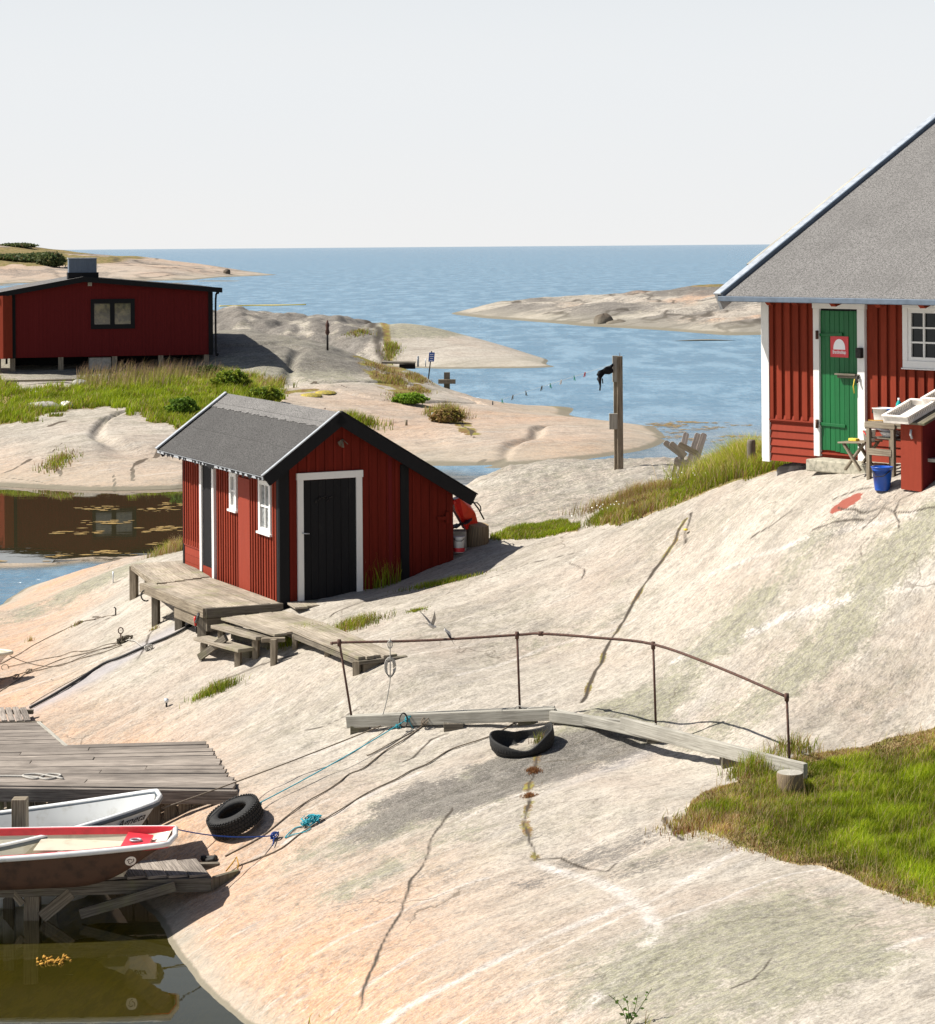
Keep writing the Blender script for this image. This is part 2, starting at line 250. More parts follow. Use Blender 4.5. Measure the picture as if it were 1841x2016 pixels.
def m_rock(name, near=True, base=None, k=1.):
    m = newmat(name); b = NB(m); pos = b.n('NewGeometry').outputs['Position']
    A = lambda a: b.n('Attribute', attribute_name=a)
    ma = b.n('SeparateColor'); b.l(A('ma').outputs['Color'], ma.inputs[0]); mb = b.n('SeparateColor'); b.l(A('mb').outputs['Color'], mb.inputs[0])
    mc = b.n('SeparateColor'); b.l(A('mc').outputs['Color'], mc.inputs[0])
    org, lich, dark = ma.outputs; crack, moss, vein = mb.outputs; red, soil, blue = mc.outputs
    vr = b.n('VectorRotate', rotation_type='Z_AXIS'); vr.inputs['Angle'].default_value = -STR; b.l(pos, vr.inputs['Vector']); sv = vr.outputs[0]
    big = b.noise(b.mapp(sv, (.35 * k, 1.3 * k, 1)), 1, 5, .6, .4)
    mid = b.noise(b.mapp(sv, (1.6 * k, 6.5 * k, 3 * k)), 1, 5, .62, .5)
    fin = b.noise(pos, 26 * k, 4, .65); mott = b.noise(pos, 5 * k, 6, .68, .3); mott2 = b.noise(b.mapp(sv, (7 * k, 20 * k, 9 * k)), 1., 5, .7, .6)
    c = b.mix(b.ramp(big, .34, .66), (.38, .335, .275), (.55, .495, .415))
    c = b.mix(b.ramp(mid, .42, .68, 0, .55), c, (.60, .545, .465))
    pk = b.noise(b.mapp(pos, loc=(9, 4, 2)), .5 * k, 3, .6); c = b.mix(b.ramp(pk, .42, .68, 0, .42), c, (.52, .40, .315))
    lo_ = b.ramp(b.noise(b.mapp(sv, (.22 * k, .75 * k, 1), loc=(2, 8, 0)), 1, 6, .68, .6), .46, .62, 0, 1.); c = b.mix(b.math('MULTIPLY', lo_, b.ramp(mott, .40, .62, .12, .62)), c, (.30, .275, .205))
    c = b.mix(b.math('MULTIPLY', org, b.ramp(b.math('ADD', big, b.math('MULTIPLY', mott, .4)), .45, .85, .35, 1.)), c, (.62, .36, .21))
    cv = b.ramp(b.noise(b.mapp(sv, (.5 * k, 9 * k, 5 * k)), 1, 4, .6, .3), .60, .68, 0, .5); c = b.mix(cv, c, (.66, .60, .53))
    c = b.mix(vein, c, (.70, .65, .60))
    lf = b.ramp(b.math('ADD', b.math('MULTIPLY', lich, .50), b.math('ADD', b.math('MULTIPLY', mott, .55), b.math('MULTIPLY', fin, .45))), .68, .86, 0, .85)
    lc = b.mix(b.ramp(mott2, .42, .6), (.235, .225, .17), (.33, .325, .20)); c = b.mix(lf, c, lc)
    df = b.ramp(b.math('ADD', b.math('MULTIPLY', dark, .58), b.math('ADD', b.math('MULTIPLY', mott2, .6), b.math('MULTIPLY', fin, .4))), .70, .86, 0, .88)
    c = b.mix(df, c, (.13, .118, .105))
    fl = b.ramp(mott2, .55, .66, 0, .6); c = b.mix(fl, c, (.27, .24, .21))
    fl2 = b.ramp(b.noise(b.mapp(sv, (11 * k, 42 * k, 11 * k)), 1, 4, .75, .8), .53, .64, 0, .62); c = b.mix(fl2, c, (.22, .19, .165))
    c = b.mix(b.ramp(fin, .5, .68, 0, .5), c, (.30, .27, .235)); c = b.mix(b.ramp(b.noise(b.mapp(sv, (.9 * k, 4.2 * k, 3 * k), loc=(3, 1, 7)), 1, 5, .66, .3), .52, .68, 0, .36), c, (.34, .315, .28))
    c = b.mix(b.math('MULTIPLY', b.ramp(b.noise(pos, 75 * k, 2, .5), .45, .65, 0, 1), .22), c, (.72, .68, .62))
    g1 = b.noise(b.mapp(sv, (20 * k, 34 * k, 20 * k), loc=(5, 5, 5)), 1., 3, .7); g2 = b.noise(b.mapp(sv, (4.5 * k, 9 * k, 6 * k), loc=(8, 3, 1)), 1., 6, .72, .4)
    gm_ = b.math('ADD', b.math('MULTIPLY', g1, 1.15), b.math('MULTIPLY', g2, 1.1)); hv = b.n('HueSaturation'); b.l(c, hv.inputs['Color']); b.l(b.ramp(gm_, .74, 1.46, .45, .99), hv.inputs['Value']); h2_ = b.n('HueSaturation'); b.l(c, h2_.inputs['Color']); b.l(b.ramp(gm_, .66, 1.54, .54, .88), h2_.inputs['Value']); rgh = b.math('MAXIMUM', b.math('MAXIMUM', lich, dark), b.math('MULTIPLY', lo_, .7)); c = b.mix(b.math('ADD', .3, b.math('MULTIPLY', rgh, .7)), h2_.outputs[0], hv.outputs[0])
    c = b.mix(b.ramp(g2, .60, .72, 0, .45), c, (.15, .13, .105)); c = b.mix(b.ramp(b.math('ADD', g1, b.math('MULTIPLY', g2, .5)), .90, 1.0, 0, .6), c, (.10, .085, .07))
    c = b.mix(b.math('MULTIPLY', blue, .6), c, (.31, .30, .32))
    c = b.mix(b.ramp(b.math('ADD', red, b.math('MULTIPLY', b.math('SUBTRACT', mott, .5), .9)), .36, .46, 0, .92), c, (.25, .058, .038))
    c = b.mix(b.ramp(b.math('ADD', moss, b.math('MULTIPLY', b.math('SUBTRACT', fin, .5), 1.2)), .35, .7), c, b.mix(b.ramp(mott, .4, .6), (.17, .10, .045), (.22, .20, .05)))
    c = b.mix(b.ramp(b.math('ADD', soil, b.math('MULTIPLY', b.math('SUBTRACT', fin, .5), .5)), .4, .6), c, b.mix(b.ramp(mott, .4, .6), (.13, .12, .035), (.24, .17, .085)))
    cd = A('cd').outputs['Fac']; c = b.mix(b.ramp(b.math('ADD', cd, b.math('MULTIPLY', b.math('SUBTRACT', mott, .5), 1.6)), .75, 1.15, .92, 0), c, (.085, .065, .048)); c = b.mix(b.math('MULTIPLY', crack, .9), c, (.06, .05, .04))
    vo = b.n('TexVoronoi', feature='DISTANCE_TO_EDGE'); vo.inputs['Scale'].default_value = .8 * k
    wv_ = b.n('TexNoise'); wv_.inputs['Scale'].default_value = 2.2 * k; wv_.inputs['Detail'].default_value = 5; b.l(pos, wv_.inputs['Vector'])
    wa = b.n('VectorMath', operation='MULTIPLY_ADD'); b.l(wv_.outputs[1], wa.inputs[0]); wa.inputs[1].default_value = (.55 / k, .55 / k, .3 / k); b.l(b.mapp(sv, (.55, 1.5, 1)), wa.inputs[2]); b.l(wa.outputs[0], vo.inputs['Vector'])
    vm = b.ramp(b.noise(b.mapp(pos, loc=(31, 7, 3)), .45 * k, 3, .6), .54, .63, 0, 1)
    c = b.mix(b.math('MULTIPLY', b.ramp(vo.outputs['Distance'], .002, .012, .6, 0), vm), c, (.10, .082, .06))
    sz = b.n('SeparateXYZ'); b.l(pos, sz.inputs[0]); z = sz.outputs[2]
    zn = b.math('ADD', z, b.math('MULTIPLY', b.math('SUBTRACT', mott, .5), .03 / k))
    c = b.mix(b.ramp(zn, .022 / k, .04 / k, .88, 0), c, (.10, .085, .055)); c = b.mix(b.ramp(zn, .05 / k, .22 / k, .35, 0), c, (.30, .28, .22))
    weed = b.mix(b.ramp(b.noise(pos, 2.5, 5, .7), .4, .62), (.04, .036, .006), (.20, .15, .015))
    c = b.mix(b.ramp(z, -.22, 0.0, 1, 0), c, weed)
    h = b.math('ADD', b.math('MULTIPLY', mid, 1.3), b.math('ADD', b.math('MULTIPLY', mott2, .9), b.math('MULTIPLY', fin, .35)))
    h = b.math('ADD', h, b.math('MULTIPLY', big, 1.5))
    b.bsdf(c, .9, h, .30, .05 / k, spec=.12); return m

M = {}
M['rock'] = m_rock('granite_near'); M['rock_mid'] = m_rock('granite_middle', False, k=.42); M['rock_far'] = m_rock('granite_far', False, k=.2)
M['deck'] = m_wood('weathered_deck_wood', (.18, .15, .11), (.46, .40, .32), moss=.4); M['jetty'] = m_wood('grey_jetty_wood', (.11, .093, .08), (.35, .305, .26), streak=.6)
M['beam'] = m_wood('pale_beam_wood', (.24, .225, .19), (.47, .45, .39), streak=.2); M['dark_wood'] = m_wood('dark_old_wood', (.07, .06, .045), (.22, .19, .15), moss=.3)
M['post_wood'] = m_wood('grey_post_wood', (.12, .095, .065), (.33, .28, .21), streak=.2); M['chair_wood'] = m_wood('silver_chair_wood', (.24, .215, .195), (.56, .51, .46), streak=.3)
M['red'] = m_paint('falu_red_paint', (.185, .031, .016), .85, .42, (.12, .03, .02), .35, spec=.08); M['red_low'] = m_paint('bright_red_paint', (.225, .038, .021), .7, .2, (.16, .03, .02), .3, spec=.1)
M['shade_red'] = m_paint('shaded_red_paint', (.115, .014, .014), .85, .2, (.10, .02, .02), .3, spec=.08); M['gable_shade_red'] = m_paint('shaded_gable_red', (.125, .015, .009), .85, .40, (.12, .02, .015), .4, spec=.08)  # both reds darkened so that shade sits in the paint colour
M['black'] = m_paint('black_tar_paint', (.010, .010, .011), .75, .2, (.05, .045, .04), .2, spec=.15); M['trim_metal'] = m_plain('blue_black_trim', (.035, .045, .06), .28, .0, spec=.6)
M['white'] = m_paint('white_paint', (.68, .67, .645), .55, .07, (.45, .42, .36), .25); M['green'] = m_paint('green_door_paint', (.005, .105, .028), .5, .22, (.015, .09, .03), .4, spec=.3)
M['felt'] = m_felt('roof_felt', (.068, .066, .064), 2, .52, .55); M['felt_light'] = m_felt('light_roof_felt', (.140, .135, .130), 0, 1.0, .3); M['metal'] = m_plain('grey_metal', (.42, .44, .46), .4, .25); M['gutter'] = m_plain('blue_grey_gutter', (.10, .13, .17), .45, .1)
M['alu'] = m_plain('pale_metal', (.62, .66, .70), .35, .5); M['rust'] = m_plain('rusty_iron', (.10, .05, .035), .85, .1, .3, 40, .4, c2=(.045, .028, .025)); M['dark_iron'] = m_plain('dark_iron', (.03, .027, .025), .7, .2, .3, 30, .3)
M['stone'] = m_plain('lichen_stone', (.40, .37, .29), .95, scale=14, bstr=.6, c2=(.20, .19, .15)); M['concrete'] = m_plain('old_concrete', (.36, .34, .30), .95, scale=9, bstr=.4, c2=(.24, .23, .2))
M['glass'] = m_plain('dark_window_glass', (.012, .014, .015), .12, 0, spec=.25, bstr=0); M['rubber'] = m_plain('tyre_rubber', (.018, .018, .018), .75, 0, .3, 60, .3, spec=.25, c2=(.035, .033, .03))
M['blue'] = m_plain('blue_plastic', (.008, .075, .40), .35, 0, spec=.5); M['blue_tub'] = m_plain('blue_tub_plastic', (.015, .10, .36), .4); M['white_pl'] = m_plain('white_plastic', (.75, .74, .70), .35, spec=.5); M['cream'] = m_plain('cream_plastic', (.80, .75, .69), .4, spec=.4)
M['red_pl'] = m_plain('red_plastic', (.62, .02, .012), .35, spec=.5); M['teal'] = m_plain('teal_plastic', (.01, .34, .31), .3); M['brown_hull'] = m_plain('brown_hull_paint', (.10, .055, .037), .4, spec=.35, scale=7, c2=(.06, .036, .027))
M['gel'] = m_plain('white_gelcoat', (.66, .67, .66), .3, spec=.4, scale=6, c2=(.50, .49, .44), lo=.5, hi=.8); M['cream_gel'] = m_plain('cream_gelcoat', (.56, .52, .41), .4, scale=5, c2=(.40, .35, .26), lo=.5, hi=.8); M['boat_red'] = m_plain('boat_red', (.60, .035, .05), .35)
M['fender'] = m_plain('grey_rub_rail', (.10, .12, .14), .5); M['hose'] = m_plain('black_hose', (.035, .033, .032), .6); M['cloth'] = m_plain('black_cloth', (.008, .009, .012), .9)
M['rope_brown'] = m_plain('brown_rope', (.20, .16, .12), .95, scale=90, bstr=.6); M['rope_grey'] = m_plain('pale_rope', (.42, .40, .36), .95, scale=90, bstr=.6); M['rope_teal'] = m_plain('turquoise_rope', (.03, .32, .40), .8, scale=90, bstr=.6); M['rope_blue'] = m_plain('blue_rope', (.01, .05, .25), .8)
M['rope_gold'] = m_plain('ochre_rope', (.42, .22, .03), .9); M['yellow'] = m_plain('yellow_plastic', (.75, .55, .06), .5); M['sign_red'] = m_plain('sign_red', (.55, .025, .035), .4, var=.03); M['sign_white'] = m_plain('sign_white', (.80, .80, .82), .4, var=.02); M['sign_blue'] = m_plain('sign_blue', (.015, .09, .38), .4)
M['ink'] = m_plain('dark_lettering', (.03, .03, .04), .6); M['stump'] = m_wood('stump_wood', (.10, .075, .05), (.26, .2, .13)); M['stump_top'] = m_plain('stump_top', (.33, .23, .12), .9, scale=12)
M['peg_green'] = m_plain('green_peg', (.05, .42, .28), .5); M['bird_white'] = m_plain('white_feathers', (.6, .58, .56), .8); M['bird_dark'] = m_plain('dark_feathers', (.012, .014, .03), .5); M['bird_grey'] = m_plain('grey_feathers', (.30, .28, .26), .8)
M['plate'] = m_paint('blue_grey_chimney_plate', (.10, .125, .16), .5, .3, (.03, .03, .04), .5); M['curtain'] = m_plain('pale_curtain', (.4, .38, .34), .9); M['red_spot'] = M['sign_red']

def m_leaf(name, sub=.25, rough=.6):
    m = newmat(name); b = NB(m); c = b.n('Attribute', attribute_name='col').outputs['Color']
    p = b.n('BsdfPrincipled'); b.l(c, p.inputs['Base Color']); p.inputs['Roughness'].default_value = rough; p.inputs['Specular IOR Level'].default_value = .25
    tr = b.n('BsdfTranslucent'); b.l(c, tr.inputs['Color']); mx = b.n('MixShader'); mx.inputs[0].default_value = sub; b.l(p.outputs[0], mx.inputs[1]); b.l(tr.outputs[0], mx.inputs[2])
    o = b.n('OutputMaterial'); b.l(mx.outputs[0], o.inputs[0]); return m
M['leaf'] = m_leaf('foliage', .42)
# water: a clear near layer over the seabed, deeper blue further out
m = newmat('sea_water'); b = NB(m); pos = b.n('NewGeometry').outputs['Position']; sx = b.n('SeparateXYZ'); b.l(pos, sx.inputs[0])
yy = sx.outputs[1]
calm = b.n('Attribute', attribute_name='calm').outputs['Fac']; clear = b.n('Attribute', attribute_name='clear').outputs['Fac']
w1 = b.noise(b.mapp(pos, (1.0, 2.6, 1)), .9, 5, .62, .3); w2 = b.noise(b.mapp(pos, (.22, .7, 1), loc=(5, 2, 0)), 1., 4, .6); w3 = b.noise(b.mapp(pos, (.02, .08, 1)), 1., 5, .62)
w0 = b.noise(b.mapp(pos, (1.2, 3.5, 1)), .8, 3, .5, .5)
h = b.math('ADD', b.math('MULTIPLY', w1, .26), b.math('MULTIPLY', w2, .55)); h = b.math('MULTIPLY', h, b.math('SUBTRACT', 1., calm))
h = b.math('ADD', h, b.math('MULTIPLY', b.math('MULTIPLY', w0, calm), .0009)); bn = b.n('Bump'); bn.inputs['Strength'].default_value = 1; bn.inputs['Distance'].default_value = 1.; b.l(h, bn.inputs['Height'])
fr = b.n('Fresnel'); fr.inputs['IOR'].default_value = 1.8; b.l(bn.outputs[0], fr.inputs['Normal'])
cap = b.math('ADD', b.math('MULTIPLY', calm, .5), .5); fac = b.math('MINIMUM', fr.outputs[0], cap)
gl = b.n('BsdfGlossy'); gl.inputs['Color'].default_value = (1, 1, 1, 1); b.l(b.ramp(calm, .2, 1, .22, .0), gl.inputs['Roughness']); b.l(bn.outputs[0], gl.inputs['Normal'])
tn = b.n('BsdfTransparent'); tn.inputs['Color'].default_value = (.86, .84, .60, 1)
df = b.n('BsdfDiffuse'); patch = b.ramp(w3, .35, .65); streaks = b.noise(b.mapp(pos, (.06, .35, 1)), 1., 6, .7)
dc = b.mix(patch, (.070, .155, .23), (.092, .19, .275)); dc = b.mix(b.ramp(streaks, .45, .7, 0, .5), dc, (.16, .275, .355)); rp_ = b.noise(b.mapp(pos, (2.4, .8, 1)), 1.3, 5, .8); rp2 = b.noise(b.mapp(pos, (.25, .07, 1)), 1.3, 5, .75); dc = b.mix(b.ramp(rp_, .44, .56, 0, .55), dc, (.06, .14, .21)); dc = b.mix(b.ramp(rp2, .45, .6, 0, .4), dc, (.25, .38, .47)); dc = b.mix(b.ramp(calm, .3, .9), dc, (.035, .03, .014))  # ripple light and dark painted into the diffuse colour of the sea
b.l(dc, df.inputs['Color'])
mk = b.n('BsdfDiffuse'); mk.inputs['Color'].default_value = (.13, .11, .014, 1); mt_ = b.n('MixShader'); mt_.inputs[0].default_value = .8; b.l(mk.outputs[0], mt_.inputs[1]); b.l(tn.outputs[0], mt_.inputs[2])
ms = b.n('MixShader'); b.l(clear, ms.inputs[0]); b.l(df.outputs[0], ms.inputs[1]); b.l(mt_.outputs[0], ms.inputs[2])
mf = b.n('MixShader'); b.l(fac, mf.inputs[0]); b.l(ms.outputs[0], mf.inputs[1]); b.l(gl.outputs[0], mf.inputs[2]); o = b.n('OutputMaterial'); b.l(mf.outputs[0], o.inputs[0]); M['water'] = m

# ---------------------------------------------------------------- grid meshes
def grid_mesh(name, X, Y, Z, mat, attrs=None, kind='structure', label=None):
    ny, nx = Z.shape; me = bpy.data.meshes.new(name); nv = nx * ny
    co = np.stack([X, Y, Z], -1).reshape(-1, 3).astype(np.float32); me.vertices.add(nv); me.vertices.foreach_set('co', co.ravel())
    i = np.arange(nv).reshape(ny, nx); q = np.stack([i[:-1, :-1], i[:-1, 1:], i[1:, 1:], i[1:, :-1]], -1).reshape(-1, 4)
    me.loops.add(q.size); me.loops.foreach_set('vertex_index', q.ravel().astype(np.int32)); me.polygons.add(len(q))
    me.polygons.foreach_set('loop_start', (np.arange(len(q)) * 4).astype(np.int32)); me.polygons.foreach_set('use_smooth', np.ones(len(q), bool))
    me.update(calc_edges=True); me.materials.append(mat)
    for k, a in (attrs or {}).items():
        if a.ndim == 3:
            at = me.attributes.new(k, 'FLOAT_COLOR', 'POINT'); c = np.ones((nv, 4), np.float32); c[:, :3] = a.reshape(-1, 3); at.data.foreach_set('color', c.ravel())
        else:
            at = me.attributes.new(k, 'FLOAT', 'POINT'); at.data.foreach_set('value', a.ravel().astype(np.float32))
    o = bpy.data.objects.new(name, me); COL.objects.link(o); o['kind'] = kind
    if label: o['label'] = label
    return o
def blob(X, Y, u, v, a, bb, ang=None, fld=G):
    p = fld(u, v); s, t = X - p[0], Y - p[1]; an = STR if ang is None else ang; c, sn = math.cos(an), math.sin(an)
    q = ((s * c + t * sn) / a) ** 2 + ((-s * sn + t * c) / bb) ** 2; return np.exp(-q)
def pline(pts, fld=G, jit=.05, step=.12):
    P3 = [fld(u, v)[:2] for u, v in pts]; out = []
    for a, c in zip(P3[:-1], P3[1:]):
        n = max(1, int(np.linalg.norm(c - a) / step))
        for k in range(n): out.append(a + (c - a) * k / n)
    out.append(P3[-1]); out = np.array(out); n = len(out)
    ph = RNG.uniform(0, 50); k = np.arange(n) * step
    off = np.stack([fbm(k * .9 + ph, k * 0 + 3.3, 4, .6), fbm(k * .9 + ph + 99, k * 0 + 8.1, 4, .6)], 1) * jit * 2.6; off[0] = off[-1] = 0; return out + off
def dist_line(X, Y, L, reach=.6):
    D = np.full(X.shape, 9.)
    for a, c in zip(L[:-1], L[1:]):
        x0, x1 = min(a[0], c[0]) - reach, max(a[0], c[0]) + reach; y0, y1 = min(a[1], c[1]) - reach, max(a[1], c[1]) + reach
        m_ = (X > x0) & (X < x1) & (Y > y0) & (Y < y1)
        if not m_.any(): continue
        px, py = X[m_] - a[0], Y[m_] - a[1]; d = c - a; L2 = d @ d + 1e-9; t = np.clip((px * d[0] + py * d[1]) / L2, 0, 1)
        D[m_] = np.minimum(D[m_], np.hypot(px - t * d[0], py - t * d[1]))
    return D
def refine(X, n):       # denser axis
    return X
# ---- near rock
XA = np.linspace(-13, 11.5, 1050)
YA = np.concatenate([np.arange(14.2, 30, .028), np.arange(30, 41, .04), np.arange(41, 62, .12)])
ax, ay = np.meshgrid(XA, YA); az = hA(ax, ay)
CR_L = [([(708,1990),(715,1950),(745,1890),(790,1800),(805,1740),(835,1690),(850,1650),(890,1590)], .022),
 ([(1060,1690),(1045,1665),(1038,1620),(1043,1560),(1052,1500),(1060,1462)], .02), ([(1145,1380),(1165,1335),(1200,1270),(1238,1195),(1280,1130),(1330,1065),(1350,1020)], .035),
 ([(1045,1692),(1100,1688),(1150,1708),(1195,1712),(1215,1695)], .025), ([(1440,1948),(1480,1930),(1520,1885)], .012), ([(330,1210),(290,1262),(270,1300)], .02), ([(60,1285),(150,1250),(225,1212)], .015),
 ([(1360,1010),(1345,1050),(1350,1070)], .03), ([(1480,1060),(1520,1035),(1560,1005)], .02), ([(795,1500),(850,1455),(880,1445)], .02), ([(430,1340),(520,1305),(590,1285)], .03), ([(700,1400),(640,1430),(600,1440)], .012),
 ([(1600,1045),(1640,1030),(1700,1025)], .02), ([(1700,1110),(1690,1080),(1710,1060)], .012), ([(1120,1105),(1150,1120),(1145,1140)], .012), ([(650,1215),(700,1190),(790,1165)], .02), ([(1310,1610),(1330,1640),(1345,1655)], .03),
 ([(960,1140),(1040,1110),(1130,1090)], .012), ([(1650,1000),(1700,1010),(1740,1000),(1790,1010),(1841,1000)], .015), ([(1700,1040),(1730,1015),(1745,990)], .013), ([(1770,1040),(1760,1010),(1775,985),(1800,970)], .013), ([(1640,985),(1690,965),(1740,962)], .015)]
cdist = np.full(ax.shape, 9.); crack = np.zeros_like(ax); moss = np.zeros_like(ax)
for k, (pl, w) in enumerate(CR_L):
    L = pline(pl, jit=.035); d = dist_line(ax, ay, L); ww = w * (1 + .8 * fbm(ax * 2, ay * 2, 2)); c_ = sstep(-d, -ww * .9 - .008, -ww * .3); crack = np.maximum(crack, c_ * (.65 + .5 * sstep(fbm(ax * 1.5, ay * 1.5, 2), -.4, .1)))
    cdist = np.minimum(cdist, d / np.maximum(ww * (.30 if k != 2 else .55), .0035)); az = az - (.02 * sstep(-d, -.3, 0) if k in (2, 3, 10) else 0)
    if k in (1, 2): moss = np.maximum(moss, np.clip(sstep(-d, -.12 if k == 1 else -.08, -.01) * (.55 + 1.3 * fbm(ax * 1.6, ay * 1.6, 3)), 0, 1))
dk = lambda *a: blob(ax, ay, *a)
dark = np.clip(dk(1000,1540,1.7,.7) + .9 * dk(1110,1500,.9,.5) + .7 * dk(880,1560,1.2,.5) + .6 * dk(1180,1690,1.1,.4) + .5 * dk(1330,1680,1.0,.4) + .35 * dk(900,1700,2.4,.8) + .35 * dk(1700,1010,1.8,.6,0.), 0, 1)
lich = np.clip(.75 * dk(1420,1260,2.6,.5) + .6 * dk(1700,1150,2.2,.7) + .9 * dk(930,1560,2.6,.8) + .8 * dk(1450,1850,2.4,1.2) + .35 * dk(1600,1330,2.4,.5) + .5 * dk(1250,1400,1.2,.3) + .8 * dk(190,1140,3.5,1.2) + .6 * dk(750,1720,1.6,.5) + .5 * dk(1120,1250,1.6,.4) + .5 * dk(1700,1900,2.2,1.) + .5 * dk(1350,1660,1.3,.5) + .4 * dk(860,1240,2.5,.5), 0, 1)
lich = np.clip(lich * (1 + .8 * fbm(ax * .9, ay * .9, 3)), 0, 1); dark = np.clip(dark * (1 + .9 * fbm(ax * 1.1 + 7, ay * 1.1, 3)), 0, 1)
back = sstep(ay, 36, 39) * sstep(ax, -1.5, 1); lich = np.maximum(lich, back * .5); dark = np.maximum(dark, back * .45)
org = sstep(-az, -1.15, -.4) * (.95 + .5 * fbm(ax * .35, ay * .35, 3)) ; org = np.clip(org, 0, 1) * (1 - .6 * sstep(-az, -.22, -.05)) * (1 - .85 * lich)
vein = np.zeros_like(ax)
for pl, w, f in [([(740,2030),(900,1935),(1060,1855),(1250,1772)], .05, .8), ([(880,2030),(1010,1960),(1200,1885)], .02, .5), ([(1060,1700),(1180,1738),(1270,1790),(1292,1830),(1270,1880),(1180,1960),(1100,2030)], .08, .75), ([(1040,1900),(1250,1790),(1420,1700)], .03, .6), ([(620,1880),(800,1790),(960,1730)], .03, .6), ([(900,1330),(1080,1270),(1250,1220)], .04, .5), ([(1400,1130),(1600,1060),(1800,1010)], .05, .6), ([(300,1260),(120,1330),(0,1370)], .03, .5), ([(560,1500),(760,1430),(900,1380)], .03, .5), ([(1500,1980),(1700,1890),(1841,1840)], .05, .6), ([(560,1660),(700,1580),(830,1520)], .04, .7),
   ([(700,1960),(880,1850)], .03, .5), ([(1330,1300),(1550,1215),(1841,1145)], .08, .7), ([(900,1620),(1040,1560)], .03, .5), ([(1330,1740),(1500,1650)], .05, .7), ([(1430,1720),(1640,1605)], .02, .3), ([(1250,1840),(1560,1720),(1700,1700)], .03, .7), ([(1000,2030),(1150,1965)], .02, .5)]:
    L = pline(pl, jit=.02, step=.2); d = dist_line(ax, ay, L); vein = np.maximum(vein, f * sstep(-d, -w * 1.6, -w * .3) * (.7 + .6 * fbm(ax * 2, ay * 2, 2)))
vein = np.clip(vein * 1.25, 0, 1)
redm = blob(ax, ay, 1668, 992, .24, .16, 0.); redm = redm * (blob(ax, ay, 1640, 1000, .3, .12, 0) > -1)
bluem = np.clip(blob(ax, ay, 190, 1330, 2.6, .28, R(47)) + .7 * blob(ax, ay, 300, 1265, 2., .2, R(40)) + .5 * blob(ax, ay, 1240, 1500, 1.5, .12, R(47)), 0, 1)
# ground under the lawns
def poly_mask(X, Y, pts, fld=G, soft=.15, wob=.15):
    Pn = np.array([fld(u, v)[:2] for u, v in pts]); inside = np.zeros(X.shape, bool); n = len(Pn)
    Xw = X + wob * fbm(X * 1.3, Y * 1.3, 3); Yw = Y + wob * fbm(X * 1.3 + 50, Y * 1.3, 3)
    for i in range(n):
        a, c = Pn[i], Pn[(i + 1) % n]; cond = ((a[1] > Yw) != (c[1] > Yw)); xx = (c[0] - a[0]) * (Yw - a[1]) / (c[1] - a[1] + 1e-12) + a[0]; inside ^= cond & (Xw < xx)
    return inside.astype(float)
LAWN = [(1350,1600),(1390,1560),(1450,1540),(1470,1512),(1530,1500),(1590,1490),(1720,1462),(1841,1432),(2100,1400),(2150,1900),(1841,1785),(1700,1745),(1600,1710),(1500,1680),(1420,1640)]
PATCH0 = [(965,1063),(1010,1042),(1080,1029),(1135,1036),(1145,1046),(1060,1060)]
PATCH = [(1165,1036),(1190,1005),(1240,978),(1300,957),(1360,951),(1395,934),(1430,905),(1480,885),(1530,930),(1460,946),(1400,966),(1300,1006),(1220,1035)]
soil = np.maximum(poly_mask(ax, ay, LAWN), np.maximum(poly_mask(ax, ay, PATCH), poly_mask(ax, ay, PATCH0)))
az = az + soil * .02
rockA = grid_mesh('near_rock_slope', ax, ay, az, M['rock'], {'ma': np.stack([org, lich, dark], -1), 'mb': np.stack([crack, moss, vein], -1), 'mc': np.stack([redm, soil, bluem], -1), 'cd': cdist}, label='pale granite slope with cracks and orange shore')
GX, GY, GZ = ax, ay, az; XS, YS = XA, YA
